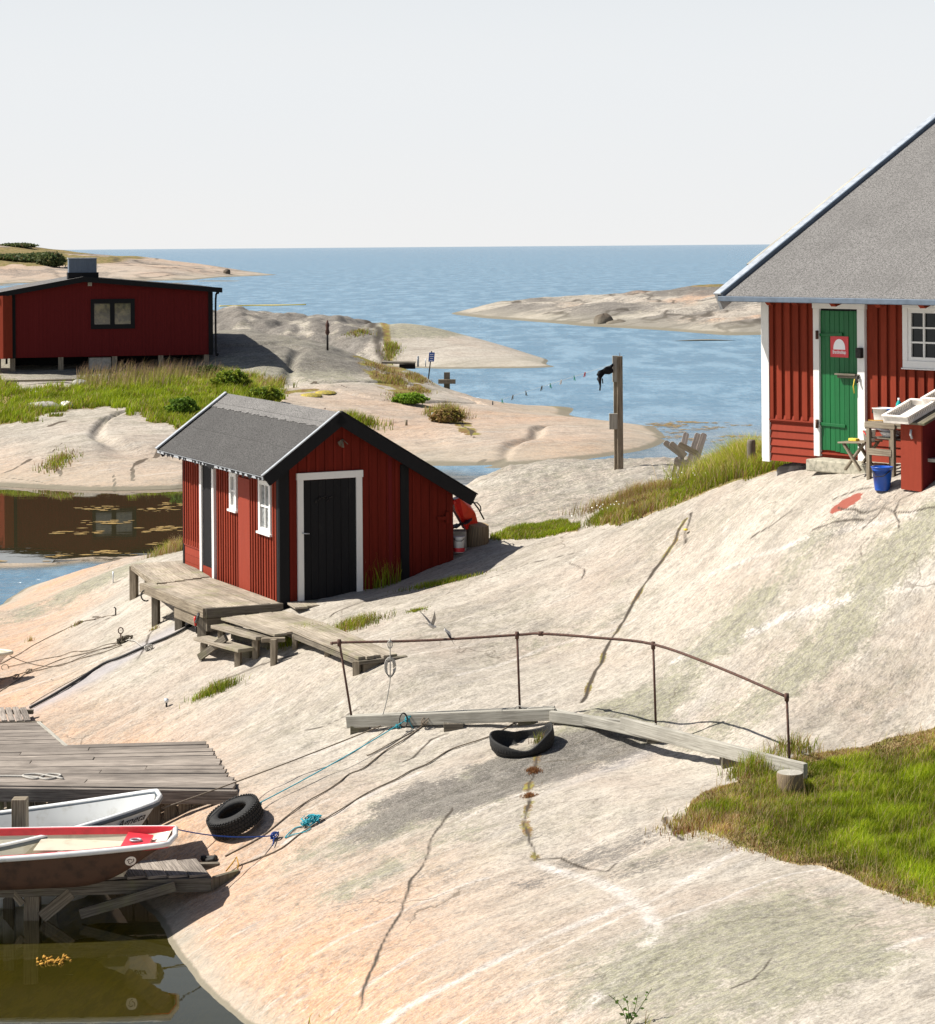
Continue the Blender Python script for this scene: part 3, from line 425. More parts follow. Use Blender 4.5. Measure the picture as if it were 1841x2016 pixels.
# ---- other rocks
def rock(name, x0, x1, y0, y1, dx, dy, f, mat, mask, lab):
    X, Y = np.meshgrid(np.arange(x0, x1, dx), np.arange(y0, y1, dy)); Z = f(X, Y); g = mask(X, Y, Z)
    return grid_mesh(name, X, Y, Z, mat, {'ma': np.stack([g[0], g[1], g[2]], -1), 'mb': np.stack([g[3], g[4], 0 * X], -1), 'mc': np.stack([0 * X, g[5], 0 * X], -1), 'cd': g[6] if len(g) > 6 else 9 + 0 * X}, label=lab)
GRASSB = [(-80,745),(0,752),(60,775),(150,758),(230,748),(330,742),(440,735),(540,748),(560,790),(400,860),(300,830),(230,800),(120,808),(60,832),(-80,835)]
def mB(X, Y, Z):
    cr = np.zeros_like(X); cdb = np.full(X.shape, 9.)
    for pl, w in [([(80,905),(110,880),(165,858)], .05), ([(225,965),(232,945),(222,935)], .1), ([(262,948),(262,925),(290,902),(318,880)], .16), ([(0,935),(25,925),(60,905)], .14), ([(100,840),(125,830)], .25), ([(640,800),(650,850),(680,880)], .05), ([(880,800),(905,830),(935,862)], .14), ([(120,940),(108,925),(112,905)], .12), ([(200,960),(120,958),(0,940)], .1),
                  ([(560,760),(620,752),(700,770)], .1), ([(760,790),(820,800),(870,820)], .06), ([(940,915),(955,905)], .2), ([(520,700),(560,720),(620,740)], .07)]:
        L = pline(pl, GB, jit=.1, step=.5); dd = dist_line(X, Y, L, 2); cdb = np.minimum(cdb, dd / (w * (.55 + .5 * fbm(X, Y, 2))).clip(.02, 1)); cr = np.maximum(cr, sstep(-dd, -w * 1.8, -w * .4))
    up = sstep(Y, 88, 100) * sstep(Z, 1.2, 2.2); org = sstep(-Z, -1.0, -.2) * (.5 + .5 * fbm(X * .15, Y * .15, 3))
    org = np.clip(org + .5 * blob(X, Y, 800, 800, 6, 3, 0, GB) + .5 * blob(X, Y, 720, 830, 5, 3, 0, GB), 0, 1)
    mo = np.zeros_like(X)
    for pl, w in [([(735,708),(760,740),(790,770),(805,775)], 1.1), ([(795,720),(810,740),(830,765)], .5), ([(930,855),(900,830),(885,812)], .4), ([(1090,800),(1130,812),(1180,818)], .45), ([(560,775),(620,768)], .25)]:
        L = pline(pl, GB, jit=.2, step=.6); mo = np.maximum(mo, sstep(-dist_line(X, Y, L, 3), -w * 1.4, -w * .3) * (fbm(X, Y * .6, 3) > -.2))
    return org, np.clip(up * .7 + .15 + .4 * fbm(X * .2, Y * .1, 3), 0, 1), np.clip(up * .5 + .05 + .4 * fbm(X * .12, Y * .1 + 9, 3), 0, 1), 0 * cr, mo, poly_mask(X, Y, GRASSB, GB, wob=1.2), cdb
rockB = rock('middle_rock', -36, 12, 63, 133, .11, .16, hB, M['rock_mid'], mB, 'rounded granite rock beyond the bay')
def mC(X, Y, Z):
    top = sstep(Z, 1.1, 2.0) ; w = sstep(-X, 4.5, 8); 
    return 0 * X, np.clip(top * 1.3 * (1 - w) + .5 * w, 0, 1), np.clip(w * (.75 + .9 * fbm(X * .5, Y * .3, 3)), 0, 1), sstep(-np.abs(X + 5.9 + .08 * (Y - 146) + .4 * fbm(X * .3, Y * .3)), -.4, -.1), sstep(-np.abs(X + 5.3 + .06 * (Y - 146)), -.5, -.1) * .8, 0 * X
rockC = rock('headland_rock', -33, 9, 130, 190, .16, .28, hC, M['rock_mid'], mC, 'pale whaleback rock in the water')
def mD(X, Y, Z):
    return np.clip(.9 * sstep(fbm(X * .08, Y * .05, 4), .1, .3) * sstep(Z, .4, 1.2) * sstep(X, 8, 16), 0, 1), np.clip(.15 + sstep(X, 22, 27) * sstep(Z, 2.2, 3.2), 0, 1), np.clip(.45 + .9 * fbm(X * .1, Y * .08, 4), 0, 1), sstep(-np.abs(fbm(X * .10 + 8, Y * .07, 4)), -.05, -.01) * .9, 0 * X, sstep(Z, 2.75, 3.2) * sstep(X, 20, 26)
rockD = rock('island_rock', -8, 62, 174, 300, .22, .4, hD, M['rock_far'], mD, 'long low granite island across the inlet')
def mE(X, Y, Z):
    veg = sstep(Z, 2.6, 4.2) * (fbm(X * .05, Y * .02, 4) > -.28) * sstep(-X, 84, 104); return np.clip(.5 * fbm(X * .03, Y * .02, 3) + .4, 0, 1), veg * 0 + .2, .5 * (fbm(X * .05, Y * .03, 3) > .1), sstep(-np.abs(fbm(X * .03, Y * .02, 3)), -.03, 0), veg * .4, veg
rockE = rock('far_headland', -170, -40, 430, 760, .8, 1.6, hE, M['rock_far'], mE, 'far headland with heath on top')
# ---- sea
def axis(near, far, n, a):
    t = np.linspace(0, 1, n); return near + (far - near) * (np.exp(a * t) - 1) / (math.exp(a) - 1)
YW = np.concatenate([np.arange(8, 140, .5), axis(140, 45000, 200, 7)]); XW0 = np.linspace(-1, 1, 161)
wx = XW0[None, :] * (40 + YW[:, None] * .5); wy = np.repeat(YW[:, None], 161, 1)
clear = 1 - sstep(wy, 33, 37); calm = np.where(wx < 1.5, 1 - sstep(wy + .7 * wx + 2.2 * fbm(wx * .15, wy * .15, 3), 70, 78), 1 - sstep(wy, 62, 80))
lft = sstep(-(wx + .0), -1, 1); calm = np.clip(calm, 0, 1); windy = sstep(-wx + 2.5 * fbm(wx * .2, wy * .1, 2), 1, 3) * (sstep(wy, 36.5, 38.5) * (1 - sstep(wy + 1.8 * fbm(wx * .3, wy * .2, 3), 52, 54)))
calm = np.clip(calm - .8 * windy, 0, 1); calm = np.where(calm > .93, 1., calm)
near_right = sstep(wx, 3, 6) * (1 - sstep(wy, 84, 108)); calm = np.maximum(calm, near_right * .55)
sea = grid_mesh('sea', wx, wy, np.zeros_like(wx), M['water'], {'calm': calm, 'clear': clear}, label='blue sea, calm and dark in the bay')
# ---------------------------------------------------------------- mesh builder
def V(*a): return np.array(a, float)
def unit(v): v = np.asarray(v, float); return v / (np.linalg.norm(v) + 1e-12)
class MB:
    def __init__(s): s.v = []; s.f = []; s.uv = []; s.sm = []
    def face(s, pts, uv=None, smooth=False):
        i = len(s.v); s.v += [tuple(p) for p in pts]; s.f.append(tuple(range(i, i + len(pts)))); s.uv.append(uv or [(0, 0)] * len(pts)); s.sm.append(smooth)
    def obox(s, c, ex, ey, ez):            # centre, three half vectors; grain follows the longest
        c, e = np.asarray(c, float), [np.asarray(q, float) for q in (ex, ey, ez)]; Ls = [2 * np.linalg.norm(q) for q in e]; lo = int(np.argmax(Ls))
        base = len(s.v)
        for k in range(8): s.v.append(tuple(c + (1 if k & 1 else -1) * e[0] + (1 if k & 2 else -1) * e[1] + (1 if k & 4 else -1) * e[2]))
        flip = np.dot(np.cross(e[0], e[1]), e[2]) < 0
        for q, (a, b2) in (((0, 4, 6, 2), (1, 2)), ((1, 3, 7, 5), (1, 2)), ((0, 1, 5, 4), (0, 2)), ((2, 6, 7, 3), (0, 2)), ((0, 2, 3, 1), (0, 1)), ((4, 5, 7, 6), (0, 1))):
            uu, vv = (a, b2) if Ls[a] >= Ls[b2] else (b2, a)
            if lo in (a, b2): uu = lo; vv = b2 if lo == a else a
            uv = [(((k >> uu) & 1) * Ls[uu], ((k >> vv) & 1) * Ls[vv] + .1 * (q[0] + 1)) for k in q]
            if flip: q = q[::-1]; uv = uv[::-1]
            s.f.append(tuple(base + k for k in q)); s.uv.append(uv); s.sm.append(False)
        return s
    def box(s, x0, x1, y0, y1, z0, z1):
        return s.obox(V((x0 + x1) / 2, (y0 + y1) / 2, (z0 + z1) / 2), V((x1 - x0) / 2, 0, 0), V(0, (y1 - y0) / 2, 0), V(0, 0, (z1 - z0) / 2))
    def beam(s, a, b2, w, h, up=(0, 0, 1), ext=0):
        a, b2 = np.asarray(a, float), np.asarray(b2, float); d = b2 - a; L = np.linalg.norm(d); d /= L; up = np.asarray(up, float)
        sd = np.cross(d, up); sd = unit(sd if np.linalg.norm(sd) > 1e-6 else np.cross(d, (1, 0, 0))); u2 = np.cross(sd, d)
        return s.obox((a + b2) / 2, d * (L / 2 + ext), sd * w / 2, u2 * h / 2)
    def prism(s, poly, vec):
        poly = [np.asarray(p, float) for p in poly]; vec = np.asarray(vec, float); n = len(poly)
        nn = sum(np.cross(poly[i] - poly[0], poly[(i + 1) % n] - poly[0]) for i in range(1, n - 1)); 
        if np.dot(nn, vec) > 0: poly = poly[::-1]
        ax_ = unit(poly[1] - poly[0]); ay_ = unit(np.cross(vec, ax_)); U = lambda p: (float(np.dot(p, ax_)), float(np.dot(p, ay_)))
        s.face(poly, [U(p) for p in poly]); s.face([p + vec for p in poly[::-1]], [U(p) for p in poly[::-1]])
        vl = np.linalg.norm(vec)
        for i in range(n):
            a, b2 = poly[i], poly[(i + 1) % n]; L = np.linalg.norm(b2 - a); s.face([a, a + vec, b2 + vec, b2], [(0, 0), (0, vl), (L, vl), (L, 0)])
        return s
    def tube(s, pts, r, seg=7, closed=False, cap=True):
        pts = [np.asarray(p, float) for p in pts]; n = len(pts); rr = r if hasattr(r, '__len__') else [r] * n; rings = []; base = len(s.v); nrm = None
        for i, p in enumerate(pts):
            d = unit((pts[(i + 1) % n] if (closed or i < n - 1) else p) - (pts[i - 1] if (closed or i > 0) else p))
            if nrm is None: nrm = unit(np.cross(d, (0, 0, 1) if abs(d[2]) < .9 else (1, 0, 0)))
            nrm = unit(nrm - d * np.dot(nrm, d)); bn_ = np.cross(d, nrm)
            for k in range(seg): a = 2 * math.pi * k / seg; s.v.append(tuple(p + rr[i] * (nrm * math.cos(a) + bn_ * math.sin(a))))
        for i in range(n if closed else n - 1):
            for k in range(seg):
                a0 = base + i * seg + k; a1 = base + i * seg + (k + 1) % seg; b0 = base + ((i + 1) % n) * seg + k; b1 = base + ((i + 1) % n) * seg + (k + 1) % seg
                s.f.append((a0, a1, b1, b0)); s.uv.append([(i * .1, k / seg), (i * .1, (k + 1) / seg), (i * .1 + .1, (k + 1) / seg), (i * .1 + .1, k / seg)]); s.sm.append(True)
        if cap and not closed:
            s.f.append(tuple(base + k for k in range(seg))[::-1]); s.uv.append([(0, 0)] * seg); s.sm.append(False)
            s.f.append(tuple(base + (n - 1) * seg + k for k in range(seg))); s.uv.append([(0, 0)] * seg); s.sm.append(False)
        return s
    def lathe(s, prof, c=(0, 0, 0), seg=24, ax=(0, 0, 1), flat=()):
        ax = unit(ax); x = unit(np.cross(ax, (0, 1, 0) if abs(ax[1]) < .9 else (1, 0, 0))); y = np.cross(ax, x); c = np.asarray(c, float); base = len(s.v); n = len(prof)
        for r, z in prof:
            for k in range(seg): a = 2 * math.pi * k / seg; s.v.append(tuple(c + ax * z + r * (x * math.cos(a) + y * math.sin(a))))
        for i in range(n - 1):
            for k in range(seg):
                k1 = (k + 1) % seg; q = (base + i * seg + k, base + i * seg + k1, base + (i + 1) * seg + k1, base + (i + 1) * seg + k)
                s.f.append(q); s.uv.append([(i * .1, k * .1), (i * .1, k * .1 + .1), (i * .1 + .1, k * .1 + .1), (i * .1 + .1, k * .1)]); s.sm.append(True)
        return s
    def gridf(s, rows, smooth=True, wrap=False):      # rows of points -> quads
        base = len(s.v); m_ = len(rows[0])
        for r in rows: s.v += [tuple(p) for p in r]
        for i in range(len(rows) - 1):
            for k in range(m_ if wrap else m_ - 1):
                k1 = (k + 1) % m_; s.f.append((base + i * m_ + k, base + i * m_ + k1, base + (i + 1) * m_ + k1, base + (i + 1) * m_ + k)); s.uv.append([(i * .1, k * .1), (i * .1, k * .1 + .1), (i * .1 + .1, k * .1 + .1), (i * .1 + .1, k * .1)]); s.sm.append(smooth)
        return s
    def mesh(s, name, mat, M4=None):
        me = bpy.data.meshes.new(name); vv = s.v
        if M4 is not None: vv = [tuple(M4 @ Vector(p)) for p in vv]
        me.from_pydata(vv, [], s.f); uvl = me.uv_layers.new(name='UVMap')
        flat = np.array([c for f in s.uv for c in f], np.float32).ravel(); uvl.data.foreach_set('uv', flat)
        me.polygons.foreach_set('use_smooth', np.array(s.sm, bool)); me.materials.append(mat); me.update(); return me
def props(o, label=None, cat=None, group=None, kind=None):
    for k, v_ in (('label', label), ('category', cat), ('group', group), ('kind', kind)):
        if v_: o[k] = v_
def setsolid(o, bevel=0, solid=0, off=-1):
    if solid: md = o.modifiers.new('thick', 'SOLIDIFY'); md.thickness = solid; md.offset = off
    if bevel: md = o.modifiers.new('edge', 'BEVEL'); md.width = bevel; md.segments = 2; md.limit_method = 'ANGLE'
class Thing:
    def __init__(s, name, label, cat, loc, rz=0, group=None, MT=None):
        s.e = bpy.data.objects.new(name, None); COL.objects.link(s.e); s.e.empty_display_size = .1
        s.m = MT if MT is not None else Matrix.Translation(Vector(tuple(loc))) @ Matrix.Rotation(rz, 4, 'Z'); s.e.matrix_world = s.m; s.inv = s.m.inverted(); props(s.e, label, cat, group)
    def part(s, name, mb, mat, parent=None, w=False, bevel=0, solid=0, label=None):
        me = mb.mesh(name, M[mat] if isinstance(mat, str) else mat, s.inv if w else None); o = bpy.data.objects.new(name, me); COL.objects.link(o); o.parent = parent or s.e; setsolid(o, bevel, solid); props(o, label); return o
    def L(s, p): return np.array(s.inv @ Vector(tuple(p)))
    def Wd(s, p): return np.array(s.m @ Vector(tuple(p)))
def solo(name, label, cat, mb, mat, loc, group=None, kind=None, bevel=0, solid=0):
    me = mb.mesh(name, M[mat] if isinstance(mat, str) else mat, Matrix.Translation(-Vector(tuple(loc)))); o = bpy.data.objects.new(name, me); COL.objects.link(o); o.location = tuple(loc); setsolid(o, bevel, solid); props(o, label, cat, group, kind); return o
def text_mb(txt, size, O, ex, ey, shear=0, thick=.0, bold=0):
    cu = bpy.data.curves.new('lettering', 'FONT'); cu.body = txt; cu.size = size; cu.shear = shear; cu.align_x = 'CENTER'; cu.offset = bold; cu.resolution_u = 3
    ob = bpy.data.objects.new('lettering_tmp', cu); COL.objects.link(ob); dg = bpy.context.evaluated_depsgraph_get(); me = bpy.data.meshes.new_from_object(ob.evaluated_get(dg)); b_ = MB()
    for p in me.polygons: b_.face([np.asarray(O) + me.vertices[i].co.x * np.asarray(ex) + me.vertices[i].co.y * np.asarray(ey) for i in p.vertices])
    bpy.data.objects.remove(ob); bpy.data.curves.remove(cu); bpy.data.meshes.remove(me); return b_
def planks(mb, p00, p10, p01, p11, n, th, gap=.008, jag=0, sub=None):     # planks run p00->p10, laid side by side towards p01->p11; tops on the quad
    p00, p10, p01, p11 = [np.asarray(p, float) for p in (p00, p10, p01, p11)]; wd = np.linalg.norm((p01 + p11 - p00 - p10) / 2) / n
    nz = unit(np.cross(p10 - p00, p01 - p00)); nz = nz if nz[2] > 0 else -nz
    for i in range(n):
        t = (i + .5) / n; a = p00 + (p01 - p00) * t; c = p10 + (p11 - p10) * t; d = unit(c - a); sd = unit(np.cross(nz, d))
        j0, j1 = RNG.uniform(-jag, jag, 2); dz = RNG.uniform(-.004, .004) * nz; g2 = gap * RNG.uniform(.6, 1.6)
        w0 = np.linalg.norm(p01 - p00) / n; segs = [(0., 1.)] if not sub or RNG.random() > sub else [(0., .45 + .1 * RNG.random()), None]
        if len(segs) == 2: segs[1] = (segs[0][1] + .002, 1.)
        for q0, q1 in segs:
            aa = a + (c - a) * q0 + (d * j0 if q0 == 0 else 0) + dz * (1 if q0 else -1); cc = a + (c - a) * q1 + (d * j1 if q1 == 1 else 0) + dz; mb.beam(aa - nz * th / 2, cc - nz * th / 2, wd - g2, th, nz)
    return mb

# ================================================================ small boathouse
hO = P(553, 1180, 34.3); A0 = R(25.5)
hut = Thing('boathouse', 'small red boathouse with black door and sloping felt roof on the rock by the deck', 'hut', hO, A0)
hX, hY = V(math.cos(A0), math.sin(A0), 0), V(-math.sin(A0), math.cos(A0), 0)
def FG(u, v): q = PPL(u, v, hO, hY) - hO; return float(q @ hX), float(q[2])
def FS(u, v, off=0): q = PPL(u, v, hO - hX * off, hX) - hO; return float(q @ hY), float(q[2])
RX, RZ = .9, 2.84; LX, LZ = -.36, 1.93; EX, EZ = 3.19, 1.45; HL, HW = 4.65, 2.93; YF, YB = -.26, 4.98
zl = lambda x: RZ + (x - RX) * (RZ - LZ) / (RX - LX) - .10; zr = lambda x: RZ + (x - RX) * (EZ - RZ) / (EX - RX) - .10
zt = lambda x: zl(x) if x < RX else zr(x)
hut.part('wall', MB().prism([(0, 0, -.16), (HW, 0, -.16), (HW, 0, zr(HW)), (RX, 0, RZ - .1), (0, 0, zl(0))], (0, .08, 0)), 'gable_shade_red', label='gable wall of red boards with shade put into their colour')  # shaded copy of the side wall red
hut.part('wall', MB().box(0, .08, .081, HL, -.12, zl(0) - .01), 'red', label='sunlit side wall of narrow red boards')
hut.part('wall', MB().box(HW - .08, HW, .081, HL, -.1, zr(HW) - .01), 'gable_shade_red'); hut.part('wall', MB().prism([(.08, HL, -.1), (HW - .08, HL, -.1), (HW - .08, HL, zr(HW) - .03), (RX, HL, RZ - .12), (.08, HL, zl(0))], (0, -.08, 0)), 'gable_shade_red')
b = MB(); x = .17
while x < HW - .03:
    if not (.24 < x < 1.36): b.box(x - .022, x + .022, -.018, .002, -.14, zt(x) - .02)
    else: b.box(x - .022, x + .022, -.018, .002, FG(650, 930)[1] + .02, zt(x) - .02)
    x += .148
hut.part('cover_strip', b, 'gable_shade_red')
D0, DZ0 = FG(584, 934); D1, _ = FG(711, 934); DT = FG(645, 931)[1]; DB = -.1
wy0 = [FS(398, 1000)[0], FS(426, 1000)[0]]; y_door_b, y_door_a = wy0
wins = [(456.5, 470, 930, 1003), (514, 537.5, 946, 1048)]
WY = [(FS(q[1], (q[2] + q[3]) / 2)[0], FS(q[0], (q[2] + q[3]) / 2)[0], FS((q[0] + q[1]) / 2, q[3])[1], FS((q[0] + q[1]) / 2, q[2])[1]) for q in wins]
b = MB(); y = .14
wide = (FS(496, 1050)[0], FS(473, 1050)[0])
while y < HL:
    z0, z1 = -.11, zl(0) - .04
    ok = not (y_door_a - .03 < y < y_door_b + .03) and not (wide[0] < y < wide[1]); segs = [(z0, z1)]
    for a, c, w0, w1 in WY:
        if a - .03 < y < c + .03: segs = [(z0, w0 - .02), (w1 + .02, z1)]
    if y > y_door_b: segs = [(FS(380, 1075)[1], z1)]
    if ok:
        for s0, s1 in segs:
            if s1 - s0 > .02: b.box(-.03, .002, y - .03, y + .03, s0, s1)
    y += .118
hut.part('cover_strip', b, 'red')
hut.part('wide_board', MB().box(-.035, .002, wide[0], wide[1], -.2, WY[1][3] - .05), 'red_low')
b = MB(); zz = -.1
while zz < FS(380, 1075)[1] - .01: b.box(-.02, .002, y_door_b + .02, HL - .06, zz, zz + .125); zz += .13
b.box(-.03, .002, y_door_b + .02, HL - .06, FS(380, 1075)[1] - .02, FS(380, 1075)[1] + .01); hut.part('skirting', b, 'red_low')
hut.part('corner_board', MB().box(-.025, .135, -.03, 0, -.16, zl(.06) - .03), 'black'); hut.part('corner_board', MB().box(-.03, 0.0, .001, .085, -.14, zl(0) - .06), 'black')
x0 = FG(788, 1000)[0]; hut.part('trim_board', MB().box(x0, x0 + .14, -.028, 0, -.1, zr(x0 + .14) - .01), 'black'); x0 = FG(764, 1000)[0]; hut.part('trim_board', MB().box(x0, x0 + .06, -.026, 0, -.1, zr(x0 + .06) - .01), 'shade_red')
hut.part('corner_board', MB().box(-.03, 0.0, HL - .06, HL + .02, -.1, zl(0) - .06), 'black')
fr = hut.part('door_frame', MB().box(D0, D0 + .095, -.045, 0, DB, DT - .09).box(D1 - .1, D1, -.045, 0, DB, DT - .09).box(D0 - .01, D1 + .015, -.05, 0, DT - .088, DT + .02), 'white')
dm = MB(); n = 7; dw = (D1 - D0 - .195) / n
for k in range(n): dm.box(D0 + .096 + k * dw, D0 + .096 + (k + 1) * dw - .006, -.025 - .003 * (k % 2), 0.0, DB, DT - .1)
door = hut.part('door', dm, 'black', label='black boarded door in a white frame')
hut.part('handle', MB().tube([(D0 + .07, -.05, 1.0), (D0 + .07, -.09, 1.0), (D0 + .17, -.09, .99)], .009), 'metal', parent=door)
t_ = MB(); cx, cz = FG(634, 981)
for k in range(9): a = RNG.uniform(-.12, .12); t_.tube([(cx + a, -.03, cz + RNG.uniform(-.05, .05)), (cx + a + RNG.uniform(-.06, .06), -.05, cz + RNG.uniform(-.06, .06))], .008, 5)
hut.part('hanging_wreath', t_, 'dark_iron', parent=door)
# side door between white posts, two small windows
hut.part('door_frame', MB().box(-.05, 0, y_door_a, y_door_a + .10, -.2, zl(0) - .05).box(-.05, 0, y_door_b - .10, y_door_b, -.17, zl(0) - .05), 'white')
hut.part('door', MB().box(-.022, 0, y_door_a + .102, y_door_b - .102, .08, zl(0) - .05), 'black', label='narrow black side door'); hut.part('threshold', MB().box(-.03, 0, y_door_a + .102, y_door_b - .102, -.12, .075), 'red_low')
for a, c, w0, w1 in WY:
    wd = .07; f_ = MB().box(-.05, 0, a, c, w0, w0 + wd).box(-.05, 0, a, c, w1 - wd, w1).box(-.05, 0, a, a + wd, w0 + wd, w1 - wd).box(-.05, 0, c - wd, c, w0 + wd, w1 - wd).box(-.075, 0, a - .04, c + .04, w0 - .035, w0 - .002)
    wn = hut.part('window', f_, 'white'); m_ = (w0 + w1) / 2; hut.part('glazing_bar', MB().box(-.035, -.012, a + wd, c - wd, m_ - .014, m_ + .014).box(-.034, -.013, (a + c) / 2 - .012, (a + c) / 2 + .012, w0 + wd, w1 - wd), 'white', parent=wn)
    hut.part('pane', MB().box(-.012, -.002, a + wd, c - wd, w0 + wd, w1 - wd), m_plain('curtained_glass', (.30, .31, .31), .12, spec=.8, scale=14, c2=(.08, .09, .09)) if 'cg' not in M else M['cg'], parent=wn)
# roof
rf = hut.part('roof', MB().prism([(LX, YF, LZ), (RX, YF, RZ), (RX, YF, RZ - .09), (LX, YF, LZ - .07)], (0, YB - YF, 0)), 'felt', label='left roof slope of dark speckled felt')
hut.part('roof', MB().prism([(RX, YF, RZ), (EX, YF, EZ), (EX, YF, EZ - .07), (RX, YF, RZ - .09)], (0, YB - YF, 0)), 'felt', label='right roof slope over the lean-to')
sx_, sz_ = (RX - LX), (RZ - LZ); q = .30; yy_ = np.linspace(YF + .03, YB - .03, 60); rows = []
for k, tt in enumerate((0, 1)):
    rows.append([(RX - (q + (.012 * math.sin(i * 1.3) + .01 * math.sin(i * 3.1)) if tt else 0) * sx_ / 1.27 * 1., yv, RZ - ((q + (.012 * math.sin(i * 1.3) + .01 * math.sin(i * 3.1))) if tt else 0) * sz_ / 1.27 + .012) for i, yv in enumerate(yy_)])
hut.part('ridge_felt', MB().gridf(rows, False), 'felt_light', parent=rf, solid=.006)
ux, uz = unit((RX - LX, RZ - LZ)); nx_, nz_ = -uz, ux
def slab(xa, za, xb, zb, h0, h1, ya, yb, down=None):     # strip following a slope; h0..h1 above the surface
    d = unit((xb - xa, zb - za)); n_ = np.array([-d[1], d[0]]); n_ = n_ if n_[1] > 0 else -n_
    return [(xa + n_[0] * h0, ya, za + n_[1] * h0), (xb + n_[0] * h0, ya, zb + n_[1] * h0), (xb + n_[0] * h1, ya, zb + n_[1] * h1), (xa + n_[0] * h1, ya, za + n_[1] * h1)], (0, yb - ya, 0)
vb = hut.part('verge_board', MB().prism(*slab(LX - .01, LZ - .01, RX, RZ, -.17, .02, YF - .035, YF)).prism(*slab(RX, RZ, EX + .01, EZ - .01, -.17, .02, YF - .035, YF)), 'black')
hut.part('verge_flashing', MB().prism(*slab(LX - .02, LZ - .015, RX, RZ + .004, .022, .038, YF - .045, YF + .02)), 'metal', parent=vb); hut.part('verge_flashing', MB().prism(*slab(RX + .003, RZ, EX + .02, EZ - .01, .022, .04, YF - .045, YF + .04)), 'black', parent=vb)
vb = hut.part('verge_board', MB().prism(*slab(LX - .01, LZ - .01, RX, RZ, -.16, .02, YB, YB + .035)).prism(*slab(RX, RZ, EX + .01, EZ - .01, -.16, .02, YB, YB + .035)), 'black'); hut.part('verge_flashing', MB().prism(*slab(LX - .02, LZ - .015, RX, RZ + .004, .022, .045, YB - .05, YB + .045)), 'metal', parent=vb)
b = MB().box(LX - .02, LX - .001, YF, YB, LZ - .06, LZ - .015); hut.part('eave_fascia', b, 'metal'); yy_ = np.linspace(YF + .03, YB - .03, 110); lowz = np.where(RNG.random(110) < .45, -.055 - .05 * RNG.random(110), -.024)
t_ = MB().gridf([[(LX - .023, yv, LZ - .018) for yv in yy_], [(LX - .023, yv, LZ + q_) for yv, q_ in zip(yy_, lowz)]], False)
hut.part('torn_felt', t_, 'black'); x0 = FG(878, 1018)
hut.part('wall_bracket', MB().box(x0[0] - .16, x0[0] + .05, -.05, 0, x0[1] - .04, x0[1] + .02).box(x0[0] - .02, x0[0] + .03, -.06, 0, x0[1] - .09, x0[1] + .09), 'gable_shade_red')
b = MB()
for k in range(16): a = R(RNG.uniform(180, 360)); b.tube([(RX + .12, -.05, RZ - .42), (RX + .12 + .10 * math.cos(a), -.09, RZ - .42 + .13 * math.sin(a))], .007, 4)
hut.part('swallow_nest', b, 'dark_wood')

# ---- stacked things behind the boathouse
g = G(925, 1083); loc = hut.Wd((3.12, .55, .33))
jc = Thing('jerrycan', 'red plastic jerrycan leaning on the stump under the eave', 'canister', P(930, 1040, 36.1), R(20)); b = MB()
c0, c1_, c2_, c3_ = P(893, 985, 36.0), P(920, 985, 36.2), P(942, 1033, 36.4), P(918, 1043, 36.2)
b.prism([c0, P(905, 980, 36.), c1_, P(936, 1010, 36.3), c2_, c3_, P(896, 1005, 36)], V(-.06, .2, 0)); jc.part('body', b, 'red_pl', w=True, bevel=.02)
jc.part('cap', MB().lathe([(0, .05), (.03, .05), (.03, 0), (.032, -.02)], P(893.5, 990, 35.95), 12, ax=unit(c0 - c3_)), 'red_pl', w=True); jc.part('handle', MB().tube([P(897, 983, 36.1), P(905, 975, 36.15), P(915, 976, 36.2), P(918, 984, 36.2)], .014), 'red_pl', w=True)
s0 = P(938, 1072, 36.3); st = Thing('tree_stump', 'dark wooden stump holding the red jerrycan behind the hut', 'stump', s0)
st.part('trunk', MB().lathe([(.20, -.15), (.20, .05), (.185, .25), (.17, .33)], s0 + V(0, .05, 0), 16, ax=unit(V(.1, -.12, 1))), 'stump', w=True); st.part('cut_top', MB().lathe([(.17, .33), (.0, .335)], s0 + V(0, .05, 0), 16, ax=unit(V(.1, -.12, 1))), 'stump_top', w=True)
s1 = P(906, 1050, 36.0); solo('concrete_block', 'grey block under a dark sheet behind the hut corner', 'block', MB().box(s1[0] - .14, s1[0] + .10, s1[1] - .05, s1[1] + .25, s1[2] - .5, s1[2] + .04), 'concrete', s1 - V(0, 0, .5), bevel=.02)
solo('tarpaulin', 'black sheet folded over the grey block under the eave', 'tarpaulin', MB().gridf([[s1 + V(-.16 + .05 * i, -.06 + .06 * j, .075 + .03 * math.sin(i * 2 + j) + .02 * i) for i in range(8)] for j in range(6)]), 'hose', s1 + V(0, 0, .06), solid=.01)
s2 = P(904, 1087, 35.7); pc = Thing('paint_bucket', 'white paint bucket with red stripe at the foot of the hut corner', 'bucket', s2)
pc.part('body', MB().lathe([(0, .0), (.085, .0), (.09, .235), (.094, .24), (.094, .25), (.08, .25), (0, .24)], s2, 20), 'white_pl', w=True); pc.part('stripe', MB().lathe([(.0885, .01), (.0905, .05), (.091, .075)], s2, 20), 'sign_red', w=True)
pc.part('handle', MB().tube([s2 + V(-.08, -.06, .22), s2 + V(-.04, -.11, .19), s2 + V(.04, -.11, .19), s2 + V(.08, -.06, .22)], .005), 'dark_iron', w=True)
solo('black_hose', 'black hose looping from the roof corner to the stump', 'hose', MB().tube([P(930, 985, 35.6), P(936, 994, 35.7), P(943, 1003, 35.9), P(948, 1013, 36.1), P(953, 1022, 36.2)], .013).tube([P(930, 990, 35.6), P(940, 990, 35.7), P(946, 997, 35.8), P(947, 1005, 35.9)], .010), 'hose', P(953, 1022, 36.2))

